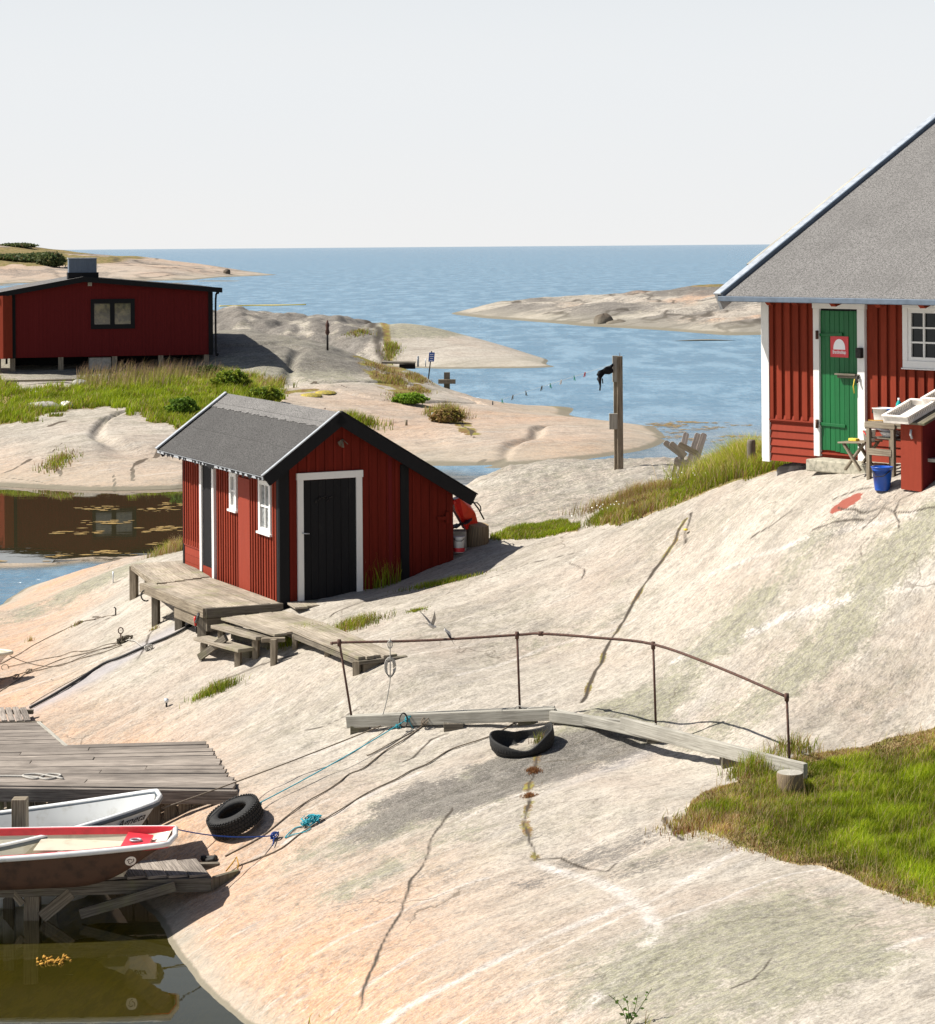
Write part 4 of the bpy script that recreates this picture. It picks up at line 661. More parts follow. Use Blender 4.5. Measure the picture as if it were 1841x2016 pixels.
# ================================================================ deck, steps, walkway
zd = 2.06
dk_ = Thing('wooden_deck', 'weathered two level deck along the sunny side of the small boathouse', 'deck', PZ(404, 1197, 1.6))
q = [PZ(281, 1148, zd), PZ(404, 1197, zd), PZ(398, 1131, zd), PZ(556, 1186.5, zd)]; b = planks(MB(), q[0], q[1], q[2], q[3], 7, .035, .01); dk_.part('deck_boards', b, 'deck', w=True, bevel=.004)
q2 = [PZ(258, 1110, zd + .02), PZ(311, 1150, zd + .02), PZ(361, 1103, zd + .02), PZ(414, 1134, zd + .02)]; q2[1] = q2[0] + (q2[1] - q2[0]) * .97; dk_.part('deck_boards', planks(MB(), q2[0], q2[1], q2[2], q2[3], 6, .03, .012, .015), 'deck', w=True, bevel=.004)
e1 = unit(q[1] - q[0]); e2 = unit(q[3] - q[1]); out1 = unit(np.cross(e1, (0, 0, 1))); dn = V(0, 0, .075)
dk_.part('edge_beam', MB().beam(q[0] - dn * 1. + out1 * .02 - e1 * .03, q[1] - dn * 1. + out1 * .02 + e1 * .02, .05, .145), 'post_wood', w=True, bevel=.006)
dk_.part('edge_beam', MB().beam(q[1] - dn * 1. - unit(np.cross(e2, (0, 0, 1))) * -.03, q[3] - dn * 1. - unit(np.cross(e2, (0, 0, 1))) * -.03, .05, .145), 'dark_wood', w=True, bevel=.006)
e3 = unit(q2[1] - q2[0]); dk_.part('edge_beam', MB().beam(q2[0] - V(0, 0, .065), q2[1] - V(0, 0, .065), .04, .06), 'post_wood', w=True, bevel=.005); dk_.part('edge_beam', MB().beam(q2[0] - V(0, 0, .065), q2[2] - V(0, 0, .065), .04, .06), 'dark_wood', w=True)
def leg(p, s=.11, mat='post_wood', top=-.03, th=None, name='leg', lean=0):
    gz = float(lookA(np.array([p[0]]), np.array([p[1]]))[0]); (th or dk_).part(name, MB().beam(V(p[0] + lean, p[1], gz - .08), V(p[0], p[1], p[2] + top), s, s, up=(.3, 1, 0)), mat, w=True, bevel=.006)
leg(q2[0] + e3 * .08 + V(.03, .03, 0), .12); leg(q2[0] + (q2[2] - q2[0]) * .3 + V(0, .1, 0), .09, 'dark_wood'); leg(q[0] + e1 * .35 - out1 * .1, .11, 'dark_wood', -.14); leg(q[1] - e1 * .16 - out1 * .03, .15, 'dark_wood', -.14); leg(q[1] - e1 * 1.4 - out1 * .1, .13, 'dark_wood', -.14)
leg(q[1] + e2 * .9 + V(0, .1, 0), .1, 'dark_wood', -.14); leg(q[3] + V(-.2, .1, 0), .1, 'dark_wood', -.14)
a = q[1] - e1 * 1.35 - out1 * .02; dk_.part('support_beam', MB().beam(a - V(0, 0, .24), q[1] - e1 * .2 - out1 * .02 - V(0, 0, .24), .07, .19), 'post_wood', w=True, bevel=.006)
dk_.part('support_beam', MB().beam(q[1] - V(0, -.07, .26), q[1] + e2 * .28 - V(0, -.07, .26), .12, .2), 'dark_wood', w=True, bevel=.006)
dk_.part('iron_ring', MB().tube([q[0] + e1 * .18 + V(.08 * math.cos(t), -.04, -.17 + .09 * math.sin(t)) for t in np.linspace(1.5, 5.2, 10)], .012), 'dark_iron', w=True)
p = q[1] - e1 * .27 + out1 * .07; ph = Thing('hose_nozzle', 'red handled nozzle hanging at the corner post of the deck', 'nozzle', p - V(0, 0, .45))
ph.part('grip', MB().tube([p + V(.0, 0, -.16), p + V(.01, -.01, -.20), p + V(.015, -.01, -.30)], [.014, .024, .02]), 'red_pl', w=True); ph.part('barrel', MB().tube([p + V(.015, -.01, -.3), p + V(.03, -.01, -.42)], .014), 'hose', w=True)
solo('door_step', 'wedge shaped grey wooden step at the black gable door', 'step', planks(MB(), PZ(560, 1182, 2.06), PZ(582, 1197, 2.06), PZ(625, 1176, 2.06), PZ(650, 1186, 2.06), 3, .03).beam(PZ(582, 1197, 1.97), PZ(650, 1186, 1.99), .04, .15).beam(PZ(560, 1182, 1.97), PZ(582, 1197, 1.97), .04, .15), 'deck', PZ(600, 1190, 1.95), bevel=.004)
# walkway of two sections
zw = 1.97; wk = Thing('wooden_walkway', 'sagging grey plank walkway on short legs leading down from the deck', 'walkway', PZ(640, 1290, 1.7))
w1 = [PZ(432, 1216, zw), PZ(545, 1250, zw - .02), PZ(560, 1202, zw), PZ(643, 1227, zw)]; wk.part('deck_boards', planks(MB(), *w1, 5, .035, .008, .03), 'deck', w=True, bevel=.004)
w2 = [PZ(560, 1235, zw + .01), PZ(706, 1294, zw - .01), PZ(636, 1224, zw + .02), PZ(782, 1288, zw + .0)]; w2[3] = P(782, 1287, w2[3][1]); wk.part('deck_boards', planks(MB(), *w2, 5, .04, .01, .05), 'deck', w=True, bevel=.004)
ee = unit(w1[1] - w1[0]); wk.part('edge_beam', MB().beam(w1[0] + ee * .5 - V(0, 0, .10), w1[1] - V(0, 0, .10), .05, .07), 'dark_wood', w=True); wk.part('edge_beam', MB().beam(w2[0] - V(0, -.04, .08), w2[1] - V(0, -.04, .08), .05, .06), 'dark_wood', w=True)
wk.part('cross_beam', MB().beam(w1[1] - V(.22, 0, .07), w1[1] + V(.12, .02, -.07), .10, .06), 'post_wood', w=True, bevel=.01); wk.part('cross_beam', MB().beam(w2[1] - V(0, 0, .07), w2[3] + V(.13, 0, -.05), .1, .045), 'dark_wood', w=True)
wk.part('cross_beam', MB().beam(PZ(640, 1262, zw - .08), PZ(690, 1268, zw - .1), .09, .07), 'post_wood', w=True, bevel=.01)
for (u, v, s_) in ((539, 1250, .085), (581, 1243, .07), (646, 1264, .085), (682, 1270, .07), (703, 1292, .1)): leg(PZ(u, v, zw), s_, 'post_wood', -.06, wk)
a = w2[1] + V(.05, .02, -.16); wk.part('end_block', MB().beam(a, a + V(.55, .25, .02), .1, .14), 'post_wood', w=True, bevel=.01)
stp = Thing('wooden_steps', 'two low grey plank treads beside the deck corner', 'steps', PZ(440, 1295, 1.5))
for (ua, va, ub, vb_, z) in ((414, 1234, 503, 1258, 1.86), (380, 1258, 468, 1282, 1.69)):
    a, c = PZ(ua, va, z), PZ(ub, vb_, z); sd = unit(np.cross(c - a, (0, 0, 1))); sd = sd if sd[1] > 0 else -sd; stp.part('tread', MB().beam(a + sd * .14, c + sd * .14, .27, .05), 'deck', w=True, bevel=.006)
    for t in (.12, .88): leg((a + (c - a) * t) + sd * .1, .09, 'post_wood', -.045, stp)
    stp.part('stringer', MB().beam(a + (c - a) * .9 + sd * .3 - V(0, 0, .12), a + (c - a) * .1 + sd * .3 - V(0, 0, .12), .05, .14), 'dark_wood', w=True)
g1_, g2_ = G(393, 1302), PZ(445, 1255, 1.8); stp.part('stringer', MB().beam(g1_ + V(0, 0, .05), g2_, .06, .1), 'dark_wood', w=True)

M['found'] = m_plain('rough_foundation_stone', (.16, .145, .13), .95, scale=5, bstr=.8, c2=(.33, .31, .28))
# ================================================================ large house on the right
rO = P(1505, 905, 32.8); rO[2] = 4.34; AR = R(-50)
hs_ = Thing('fishing_house', 'large red house with grey felt roof, green door and white window', 'house', rO, AR)
rX, rY = V(math.cos(AR), math.sin(AR), 0), V(-math.sin(AR), math.cos(AR), 0)
def FH(u, v, off=0): q = PPL(u, v, rO - rY * off, rY) - rO; return float(q @ rX), float(q[2])
EO = .62; EZR = FH(1421, 582, EO)[1]; XV = FH(1410, 583, EO)[0]
pp = PPL(1841, 229, rO + rX * XV, rX) - rO; ypt, zpt = float(pp @ rY), float(pp[2]); SL = (zpt - EZR) / (ypt + EO)
RY_, HLN, HD = 5.2, 8.0, 10.2; RZR = EZR + SL * (RY_ + EO); WT = EZR + SL * EO - .06
hs_.part('wall', MB().box(0, HLN, 0, .1, 0, WT), 'red', label='front wall of vertical red boards'); hs_.part('wall', MB().prism([(0, .101, 0), (0, HD, 0), (0, HD, WT), (0, RY_, RZR - .1), (0, .101, WT)], (.1, 0, 0)), 'red'); hs_.part('wall', MB().prism([(HLN, .101, 0), (HLN, HD, 0), (HLN, HD, WT), (HLN, RY_, RZR - .1), (HLN, .101, WT)], (-.1, 0, 0)), 'red'); hs_.part('wall', MB().box(.1, HLN - .1, HD - .1, HD, 0, WT), 'red')
dx0, dtop = FH(1605, 589); dx1 = FH(1707, 700)[0]; dix0, dix1 = FH(1617.5, 700)[0], FH(1692.5, 700)[0]; ditop = FH(1655, 608)[1]; dbot = FH(1650, 888)[1]
wx0, wtop = FH(1781, 597); wbot = FH(1785, 723.5)[1]; wx1 = wx0 + 1.25; ledge = FH(1550, 827)[1]
b = MB(); b2_ = MB(); x = .17
while x < HLN:
    if not (dx0 - .04 < x < dx1 + .04):
        segs = [(ledge + .01, WT)]
        if wx0 - .04 < x < wx1 + .04: segs = [(ledge + .01, wbot - .01)]
        for s0, s1 in segs: (b if x < dx0 else b2_).box(x - .048, x + .048, -.034, 0, s0, s1)
    x += .162
hs_.part('cover_board', b, 'red', bevel=.004); hs_.part('cover_board', b2_, 'red', bevel=.004)
b = MB(); zz = .0
while zz < ledge - .02:
    for xa, xb in ((.14, dx0), (dx1, HLN)): b.prism([(xa, -.006, zz + .108), (xa, 0, zz + .108), (xa, 0, zz), (xa, -.028, zz)], (xb - xa, 0, 0))
    zz += .112
for xa, xb in ((.14, dx0), (dx1, HLN)): b.box(xa, xb, -.05, 0, ledge - .012, ledge + .008)
hs_.part('skirting', b, 'red_low')
hs_.part('corner_board', MB().box(0, .14, -.045, 0, -.02, WT - .001), 'white'); hs_.part('corner_board', MB().box(-.075, -.025, .03, .16, .02, WT), 'white')
hs_.part('door_frame', MB().box(dx0, dix0, -.055, 0, FH(1610, 897)[1], ditop).box(dix1, dx1, -.055, 0, FH(1700, 918)[1], ditop).box(dx0 - .01, dx1 + .01, -.06, 0, ditop + .001, WT), 'white', bevel=.004)
dm = MB(); n = 8; dw = (dix1 - dix0) / n
for k in range(n): dm.box(dix0 + k * dw + .002, dix0 + (k + 1) * dw - .003, -.02 - .003 * (k % 2), -.001, dbot + .01 * math.sin(k) - .03 * k / n, ditop - .03)
door = hs_.part('door', dm, 'green', bevel=.003, label='green plank door in a white frame'); hs_.part('door_opening', MB().box(dix0, dix1, -.004, 0, ditop - .03, ditop), 'black'); hs_.part('threshold', MB().box(dix0, dix1, -.028, -.001, FH(1650, 896)[1], dbot - .035), 'red_low')
for (ua, va, ub, vb_, m_) in ((1617, 659, 1662, 661, 'green'), (1617, 834, 1668, 842, 'green')):
    a, c = FH(ua, va), FH(ub, vb_); hs_.part('hinge_strap', MB().beam((a[0], -.034, a[1]), (c[0], -.034, c[1] + .02), .02, .045, up=(0, 0, 1)), M[m_], parent=door, bevel=.004); hs_.part('hinge_pin', MB().tube([(a[0] - .02, -.07, a[1] - .06), (a[0] - .015, -.075, a[1] + .06)], .022, 8), 'rust', parent=door)
a, c = FH(1655, 737), FH(1693, 739); hs_.part('latch_board', MB().box(a[0], c[0] + .04, -.075, -.024, a[1] - .045, a[1] + .015).box(a[0] - .02, c[0], -.11, -.075, a[1] - .002, a[1] + .02), 'dark_wood', parent=door)
hs_.part('padlock', MB().tube([(c[0] + .03, -.08, c[1]), (c[0] + .02, -.1, c[1] - .06), (c[0] + .04, -.1, c[1] - .1)], .016, 6), 'dark_iron', parent=door); hs_.part('key_ribbon', MB().tube([(c[0] - .02, -.09, c[1] - .05), (c[0] - .04, -.095, c[1] - .15), (c[0] - .03, -.09, c[1] - .25)], .008, 5), 'yellow', parent=door)
a, c = FH(1638, 661.5), FH(1673.5, 704); sg = hs_.part('sign', MB().box(a[0], c[0], -.035, -.027, c[1], a[1]), 'sign_red', parent=door, label='red metal sign with a white dome shape'); sw = c[0] - a[0]; cx = (a[0] + c[0]) / 2; shh = a[1] - c[1]
dome = [(cx - .33 * sw, -.0365, c[1] + .37 * shh)] + [(cx - .33 * sw * math.cos(t), -.0365, c[1] + .37 * shh + .50 * shh * math.sin(t) ** .85) for t in np.linspace(.02, math.pi - .02, 24)] + [(cx + .33 * sw, -.0365, c[1] + .37 * shh)]
em = text_mb('Brandredskap', .064, (cx, -.0368, c[1] + .17 * shh), (.68, 0, 0), (0, 0, 1.15), bold=.0008); em.face(dome[::-1]); hs_.part('sign_lettering', em, 'sign_white', parent=door)
a = FH(1697, 694); hs_.part('bell_box', MB().box(a[0] - .02, a[0] + .075, -.12, -.056, a[1] - .075, a[1] + .07), 'dark_iron', bevel=.008)
wd = .085; f_ = MB().box(wx0, wx1, -.055, 0, wbot, wbot + .10).box(wx0, wx1, -.055, 0, wtop - .07, wtop).box(wx0, wx0 + wd, -.055, 0, wbot + .1, wtop - .07).box(wx1 - wd, wx1, -.055, 0, wbot + .1, wtop - .07).box(wx0 - .01, wx1 + .01, -.075, 0, wbot - .02, wbot - .002)
wn = hs_.part('window', f_, 'white', bevel=.003, label='white window with six small panes'); ia, ib, ic, id_ = wx0 + wd, wx1 - wd, wbot + .1, wtop - .07
s_ = MB().box(ia, ib, -.04, -.012, ic, ic + .05).box(ia, ib, -.04, -.012, id_ - .06, id_).box(ia, ia + .055, -.04, -.012, ic + .05, id_ - .06).box(ib - .055, ib, -.04, -.012, ic + .05, id_ - .06).box((ia + ib) / 2 - .02, (ia + ib) / 2 + .02, -.045, -.012, ic + .05, id_ - .06)
for k in (1, 2): zb = ic + .05 + (id_ - .11 - ic) * k / 3; s_.box(ia + .055, (ia + ib) / 2 - .021, -.036, -.014, zb - .012, zb + .012).box((ia + ib) / 2 + .021, ib - .055, -.036, -.014, zb - .012, zb + .012)
xq = ia + .055 + .215
s_.box(xq - .014, xq + .014, -.037, -.014, ic + .05, id_ - .06); hs_.part('sash', s_, 'white', parent=wn); hs_.part('pane', MB().box(ia, ib, -.010, -.002, ic, id_), 'glass', parent=wn)
# roof
XR = HLN + .5
rf = hs_.part('roof', MB().prism([(XV + .06, -EO, EZR), (XV + .06, RY_, RZR), (XV + .06, RY_, RZR - .1), (XV + .06, -EO, EZR - .05)], (XR - XV, 0, 0)), 'felt_light', label='grey speckled felt roof slope'); hs_.part('roof', MB().prism([(XV + .06, RY_, RZR), (XV + .06, HD + EO, EZR), (XV + .06, HD + EO, EZR - .05), (XV + .06, RY_, RZR - .1)], (XR - XV, 0, 0)), 'felt_light')
def vs(x0, x1, ya, yb, h0, h1):
    za, zb = EZR + SL * (ya + EO), EZR + SL * (yb + EO); d = unit((yb - ya, zb - za)); n_ = (-d[1], d[0]); return [(x0, ya + n_[0] * h0, za + n_[1] * h0), (x0, yb + n_[0] * h0, zb + n_[1] * h0), (x0, yb + n_[0] * h1, zb + n_[1] * h1), (x0, ya + n_[0] * h1, za + n_[1] * h1)], (x1 - x0, 0, 0)
vb = hs_.part('verge_board', MB().prism(*vs(XV + .0, XV + .055, -EO - .02, RY_, -.22, .03)), 'metal', bevel=.004); hs_.part('verge_flashing', MB().prism(*vs(XV - .02, XV + .13, -EO - .02, RY_, .031, .05)), 'alu', parent=vb); hs_.part('verge_flashing', MB().prism(*vs(XV + .13, XV + .16, -EO - .02, RY_, .001, .06)), 'gutter', parent=vb)
hs_.part('verge_plank', MB().prism(*vs(XV - .07, XV - .022, -EO + .75, ypt * .63, .0, .05)), 'beam', parent=vb)
hs_.part('eave_strip', MB().box(XV + .06, XR, -EO - .03, -EO - .001, EZR - .085, EZR - .005), 'gutter', bevel=.01)
b = MB()
for xx in (.55, 1.05, 1.75, 2.55, 3.3): b.prism([(xx, -EO + .02, EZR - .06), (xx, .0, WT - .1), (xx, 0, WT - .25), (xx, -EO + .1, EZR - .13)], (.09, 0, 0))
hs_.part('rafter_end', b, 'red'); hs_.part('roof_batten', MB().beam((FH(1750, 368)[0], 0, 0), (FH(1750, 368)[0] + .01, 0, 0), .01, .01), 'post_wood', parent=rf)
b = MB()
for k in range(12):
    a = k * .6; b.obox(V(.36 + a * .95, .34 + .1 * (k % 2), -.20), V(.27, .03 * (k % 3), .03), V(.04, .22, .02), V(.02, .02, .16 + .03 * (k % 2)))
hs_.part('foundation', b, M['found'], bevel=.09)
g = FH(1588, 899); s_ = Thing('stone_step', 'thick lichen covered stone slab below the green door', 'step', hs_.Wd((1.2, -.3, -.05)), AR)
p0 = G(1592, 922); zt_ = rO[2] + FH(1620, 897)[1] - .02; xq0 = FH(1586, 905, .38)[0]; s_.part('slab', MB().obox(hs_.Wd((xq0 + .62, -.19, 0))*V(1,1,0) + V(0, 0, zt_ - .085), rX * .62, rY * .19, V(0, 0, .085)), 'stone', w=True, bevel=.02); s_.part('support_stone', MB().obox(hs_.Wd((xq0 + .3, -.15, 0))*V(1,1,0) + V(0, 0, zt_ - .24), rX * .14, rY * .12, V(0, 0, .08)), 'concrete', w=True, bevel=.03)
s_.part('support_stone', MB().obox(hs_.Wd((xq0 + 1., -.15, 0))*V(1,1,0) + V(0, 0, zt_ - .24), rX * .14, rY * .12, V(0, 0, .08)), 'concrete', w=True, bevel=.03)

# ---- furniture and tubs in front of the house
def atH(u, v, off): q = PPL(u, v, rO - rY * off, rY); return q          # point on a plane parallel to the wall, off metres in front
def fl(p): return float(lookA(np.array([p[0]]), np.array([p[1]]))[0])
of = .62; st = Thing('folding_stool', 'low grey folding stool with crossed legs in front of the green door', 'stool', G(1678, 926))
a, c = atH(1653, 871, of), atH(1706, 871, of); b = MB()
for k in range(4): b.beam(a + rY * (.30 - .1 * k), c + rY * (.30 - .1 * k), .085, .022)
st.part('seat', b, 'post_wood', w=True)
for dy in (0, .3):
    t1, t2, f1, f2 = atH(1661, 873, of) + rY * dy, atH(1698, 873, of) + rY * dy, atH(1694, 927, of) + rY * dy, atH(1661, 925, of) + rY * dy
    st.part('leg', MB().beam(t1, f1, .03, .05, up=rY), 'post_wood', w=True, bevel=.004); st.part('leg', MB().beam(t2 + rY * .032, f2 + rY * .032, .03, .05, up=rY), 'post_wood', w=True, bevel=.004)
s0 = atH(1698, 870, of) + rY * .15; wb = Thing('white_bucket', 'white bucket with red handle standing on the folding stool', 'bucket', s0)
wb.part('body', MB().lathe([(0, 0), (.075, 0), (.088, .15), (.094, .152), (.094, .165), (.08, .165), (0, .16)], s0, 20), 'white_pl', w=True); wb.part('handle', MB().tube([s0 + V(-.09, -.02, .14), s0 + V(-.07, -.09, .11), s0 + V(-.05, -.10, .04)], .008), 'red_pl', w=True); wb.part('mark', MB().box(s0[0] - .03, s0[0] + .02, s0[1] - .095, s0[1] - .086, s0[2] + .07, s0[2] + .13), 'ink', w=True)
s1 = atH(1672, 869.5, of) + rY * .1; solo('sponge', 'yellow sponge lying on the folding stool', 'sponge', MB().obox(s1 + V(0, 0, .02), rX * .07, rY * .04, V(0, 0, .02)), 'yellow', s1, bevel=.008)
# tall table with shelves
of = .70; tb = Thing('work_table', 'tall narrow wooden table with shelves beside the red fish bench', 'table', G(1710, 928)); a = atH(1703, 829, of); c = a + rX * 1.05; zt2 = a[2]
tb.part('tabletop', planks(MB(), a, c, a + rY * .55, c + rY * .55, 4, .03), 'post_wood', w=True); tb.part('apron', MB().beam(a - V(0, 0, .05), a + rX * .52 - V(0, 0, .05), .03, .07).beam(a + rX * .52 - V(0, 0, .05) + rY * .03, c - V(0, 0, .05), .03, .05), 'post_wood', w=True, bevel=.004)
for dx, dy in ((.05, .02), (.47, .02), (.05, .5), (1.0, .02), (1., .5)):
    q = a + rX * dx + rY * dy; tb.part('leg', MB().beam(V(q[0], q[1], fl(q) - .03), q - V(0, 0, .03), .055, .055, up=rY), 'post_wood', w=True, bevel=.004)
zs = atH(1730, 890, of)[2]; tb.part('shelf', MB().beam(a * V(1, 1, 0) + V(0, 0, zs) + rX * .06, a * V(1, 1, 0) + V(0, 0, zs) + rX * .46, .03, .09).box(0, 0, 0, 0, 0, 0), 'post_wood', w=True); zs = atH(1730, 862, of)[2]
tb.part('shelf', planks(MB(), a * V(1, 1, 0) + V(0, 0, zs) + rX * .06 + rY * .06, c * V(1, 1, 0) + V(0, 0, zs) + rY * .06, a * V(1, 1, 0) + V(0, 0, zs) + rX * .06 + rY * .5, c * V(1, 1, 0) + V(0, 0, zs) + rY * .5, 3, .02), 'dark_wood', w=True)
q0 = V(a[0], a[1], zs); solo('dish', 'shallow pale dish on the lower shelf of the work table', 'dish', MB().lathe([(0, .0), (.1, .0), (.16, .07), (.165, .07), (.105, -.005)], q0 + rX * .25 + rY * .25, 20), 'cream', q0 + rX * .25 + rY * .25)
b = MB()
for k in range(5): b.beam(q0 + rX * (.1 + .02 * k) + rY * .1 + V(0, 0, .11 + .004 * k), q0 + rX * (.42 - .03 * k) + rY * (.2 + .03 * k) + V(0, 0, .03 + .02 * k), .02, .006)
solo('knives', 'bundle of fish knives and spatulas on the shelf', 'tools', b, 'alu', q0 + rX * .25 + rY * .15)
def tub(u0, u1, vt, vb_, dy, name, lab, mat, depth=.24, handle=False):
    of_ = .70 - dy; l, r_ = atH(u0, vt, of_), atH(u1, vt, of_); z0 = zt2 + .001; z1 = l[2]; w_ = float(np.linalg.norm((r_ - l)[:2])); t = Thing(name, lab, 'tub', V(l[0], l[1], z0) + rX * w_ / 2); c0_ = V(l[0], l[1], 0) + rX * w_ / 2 + rY * depth / 2; rows = []
    for f_, z in ((.86, z0), (.98, z1 - .01), (1.06, z1 - .008), (1.06, z1), (.94, z1), (.82, z0 + .01), (0.0, z0 + .01)):
        rows.append([c0_ + rX * (w_ / 2 * f_ * math.copysign(abs(math.cos(t_)) ** .45, math.cos(t_))) + rY * (depth / 2 * f_ * math.copysign(abs(math.sin(t_)) ** .45, math.sin(t_))) + V(0, 0, z) for t_ in np.linspace(0, 2 * math.pi, 25)[:-1]])
    t.part('body', MB().gridf(rows, wrap=True), mat, w=True); t.part('grip', MB().obox(V(l[0], l[1], z1 - .05) + rY * depth * .3 - rX * .004, rX * .012, rY * .03, V(0, 0, .025)), 'black', w=True, bevel=.006); return t
tub(1714, 1744, 803, 823, .08, 'white_tub', 'white oval tub on the left of the work table', 'white_pl'); tub(1743, 1764, 805, 824, .02, 'blue_tub', 'small blue tub between the white tub and the fish tray', 'blue_tub', .26); tub(1766, 1792, 805, 824, .16, 'blue_tub', 'wider blue tub behind the white tray beside the bottle', 'blue_tub', .26)
q = atH(1770, 808, .4); solo_b = Thing('bottle', 'turquoise detergent bottle with white cap behind the blue tub', 'bottle', q); z0 = zt2; q = V(q[0], q[1], z0); solo_b.e.location = tuple(q); solo_b.m = Matrix.Translation(Vector(tuple(q))); solo_b.inv = solo_b.m.inverted()
solo_b.part('body', MB().lathe([(0, 0), (.042, .0), (.045, .02), (.045, .2), (.04, .24), (.02, .275), (.016, .285)], (0, 0, 0), 16), 'teal'); solo_b.part('cap', MB().lathe([(.017, .285), (.018, .315), (0, .317)], (0, 0, 0), 12), 'white_pl'); solo_b.part('label_band', MB().lathe([(.0458, .1), (.0458, .17)], (0, 0, 0), 16), 'sign_white')
b = MB()
for k in range(4): b.beam(a + rX * (.02 + .1 * k) + rY * (.05 + .02 * k) + V(0, 0, .012), a + rX * (.3 + .13 * k) + rY * .03 * (k + 1) + V(0, 0, .02), .012, .012)
solo('wooden_sticks', 'thin wooden sticks lying along the edge of the work table', 'sticks', b, 'rope_gold', a + rX * .2)
# red slanting fish bench, standing end on to the wall
of = 1.05; q = atH(1773, 832, of); fb = Thing('fish_bench', 'red painted fish cleaning bench with slanting dark top', 'bench', G(1790, 932)); s_l = V(q[0], q[1], 0); z_l = q[2]; rise = .32
zb0 = fl(s_l + rX * .2); TD = unit(rY + V(0, 0, rise)); TN = unit(np.cross(rX, TD)); TN = TN if TN[2] > 0 else -TN
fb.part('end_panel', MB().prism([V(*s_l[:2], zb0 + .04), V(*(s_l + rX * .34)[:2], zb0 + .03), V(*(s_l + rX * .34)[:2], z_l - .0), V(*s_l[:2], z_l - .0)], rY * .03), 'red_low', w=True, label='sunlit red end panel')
e = s_l + rY * .031; fb.part('side_panel', MB().prism([V(*(e + rX * .31)[:2], zb0 + .03), V(*(e + rX * .31 + rY * .92)[:2], zb0 + .1), V(*(e + rX * .31 + rY * .92)[:2], z_l + .27), V(*(e + rX * .31)[:2], z_l)], rX * .028), 'shade_red', w=True); fb.part('side_panel', MB().prism([V(*e[:2], zb0 + .5), V(*(e + rY * .92)[:2], zb0 + .5), V(*(e + rY * .92)[:2], z_l + .27), V(*e[:2], z_l)], rX * .028), 'shade_red', w=True)  # side panels get the shade-darkened red, unlike the end panel
T0 = s_l + V(0, 0, z_l + .02) - TD * .06 - rX * .05; fb.part('top', MB().obox(T0 + TD * .53 + rX * .24, TD * .53, rX * .25, TN * .016), 'dark_wood', w=True, bevel=.004)
k_ = s_l + rX * .2 - rY * .03 + V(0, 0, z_l - .08); fb.part('latch', MB().tube([k_, k_ - V(.01, .01, .06), k_ - V(-.01, .01, .12)], .016), 'metal', w=True)
def tray(O, L_, w_, lab):
    t = Thing('plastic_tray', lab, 'tray', O, 0, 'white slotted trays on the fish bench'); d, s_ = TD, rX; A_ = np.asarray(O)
    t.part('base', MB().obox(A_ + d * L_ / 2 + s_ * w_ / 2 + TN * .006, d * L_ / 2, s_ * w_ / 2, TN * .006), 'cream', w=True); b = MB()
    for e_, f_, f2 in ((A_ + s_ * .008, A_ + d * L_ + s_ * .008, 0), (A_ + s_ * (w_ - .008), A_ + d * L_ + s_ * (w_ - .008), 0), (A_ + d * .008, A_ + d * .008 + s_ * w_, .001), (A_ + d * (L_ - .008), A_ + d * (L_ - .008) + s_ * w_, .001)): b.beam(e_ + TN * (.055 + f2), f_ + TN * (.055 + f2), .014, .085, up=TN).beam(e_ + TN * (.1 + f2), f_ + TN * (.1 + f2), .045, .012, up=TN)
    t.part('side', b, 'cream', w=True); b = MB()
    for k in range(int(L_ / .036)): b.obox(A_ + d * (.025 + .036 * k) + s_ * .018 + TN * .055, d * .008, s_ * .003, TN * .026).obox(A_ + d * (.025 + .036 * k) + s_ * (w_ + .0005) + TN * .055, d * .006, s_ * .0015, TN * .02)
    t.part('slots', b, 'rope_grey', w=True)
T1 = T0 + TN * .022 - rX * .12 - TD * .08; tray(T1, .62, .42, 'near white slotted tray lying on the slanting bench'); tray(T0 + TN * .06 + TD * .5 + rX * .1, .5, .46, 'higher white tray further up the slanting bench')
# buckets and bench
def bucket(loc, r0, r1, h, lab, name='blue_bucket'):
    t = Thing(name, lab, 'bucket', loc, 0, 'blue buckets'); t.part('body', MB().lathe([(0, .01), (r0 * .98, .0), (r0, .012), (r1 * .97, h * .86), (r1, h * .86), (r1, h * .89), (r1, h - .01), (r1 + .012, h), (r1 + .012, h + .008), (r1 - .004, h + .008), (r0 * .95, .03), (0, .03)], (0, 0, 0), 28), 'blue')
    t.part('handle', MB().tube([(-r1, -.02, h - .03), (-r1 * .8, -r1 * .75, h * .62), (-r1 * .1, -r1 * 1.08, h * .66), (r1 * .5, -r1 * .95, h * .85), (r1 * .98, -.03, h - .02)], .007, 6), 'dark_iron'); return t
g = atH(1737, 937, 1.02); g[2] = fl(g); bucket(g - V(0, 0, .005), .10, .138, .31, 'blue bucket with dark handle standing on the rock in front of the table')
bc = Thing('plank_bench', 'pale plank bench with a round log leg at the right edge', 'bench', G(1830, 948)); a = P(1811, 904, 29.5); d = unit(rX); b = MB().beam(a + rX * .0 + rY * .1, a + rX * 1.3 + rY * .1 - V(0, 0, .0), .26, .045); bc.part('plank', b, 'beam', w=True, bevel=.005)
q = a + rX * .28 + rY * .1; bc.part('leg', MB().tube([V(q[0], q[1], fl(q) - .05), q - V(0, 0, .024)], .06, 10), 'post_wood', w=True); q = a + rX * 1.1 + rY * .1; bc.part('leg', MB().tube([V(q[0], q[1], fl(q) - .05), q - V(0, 0, .024)], .06, 10), 'post_wood', w=True)
bucket(a + rX * .42 + rY * .12 + V(0, 0, .024), .10, .15, .28, 'blue bucket standing on the plank bench at the right edge')
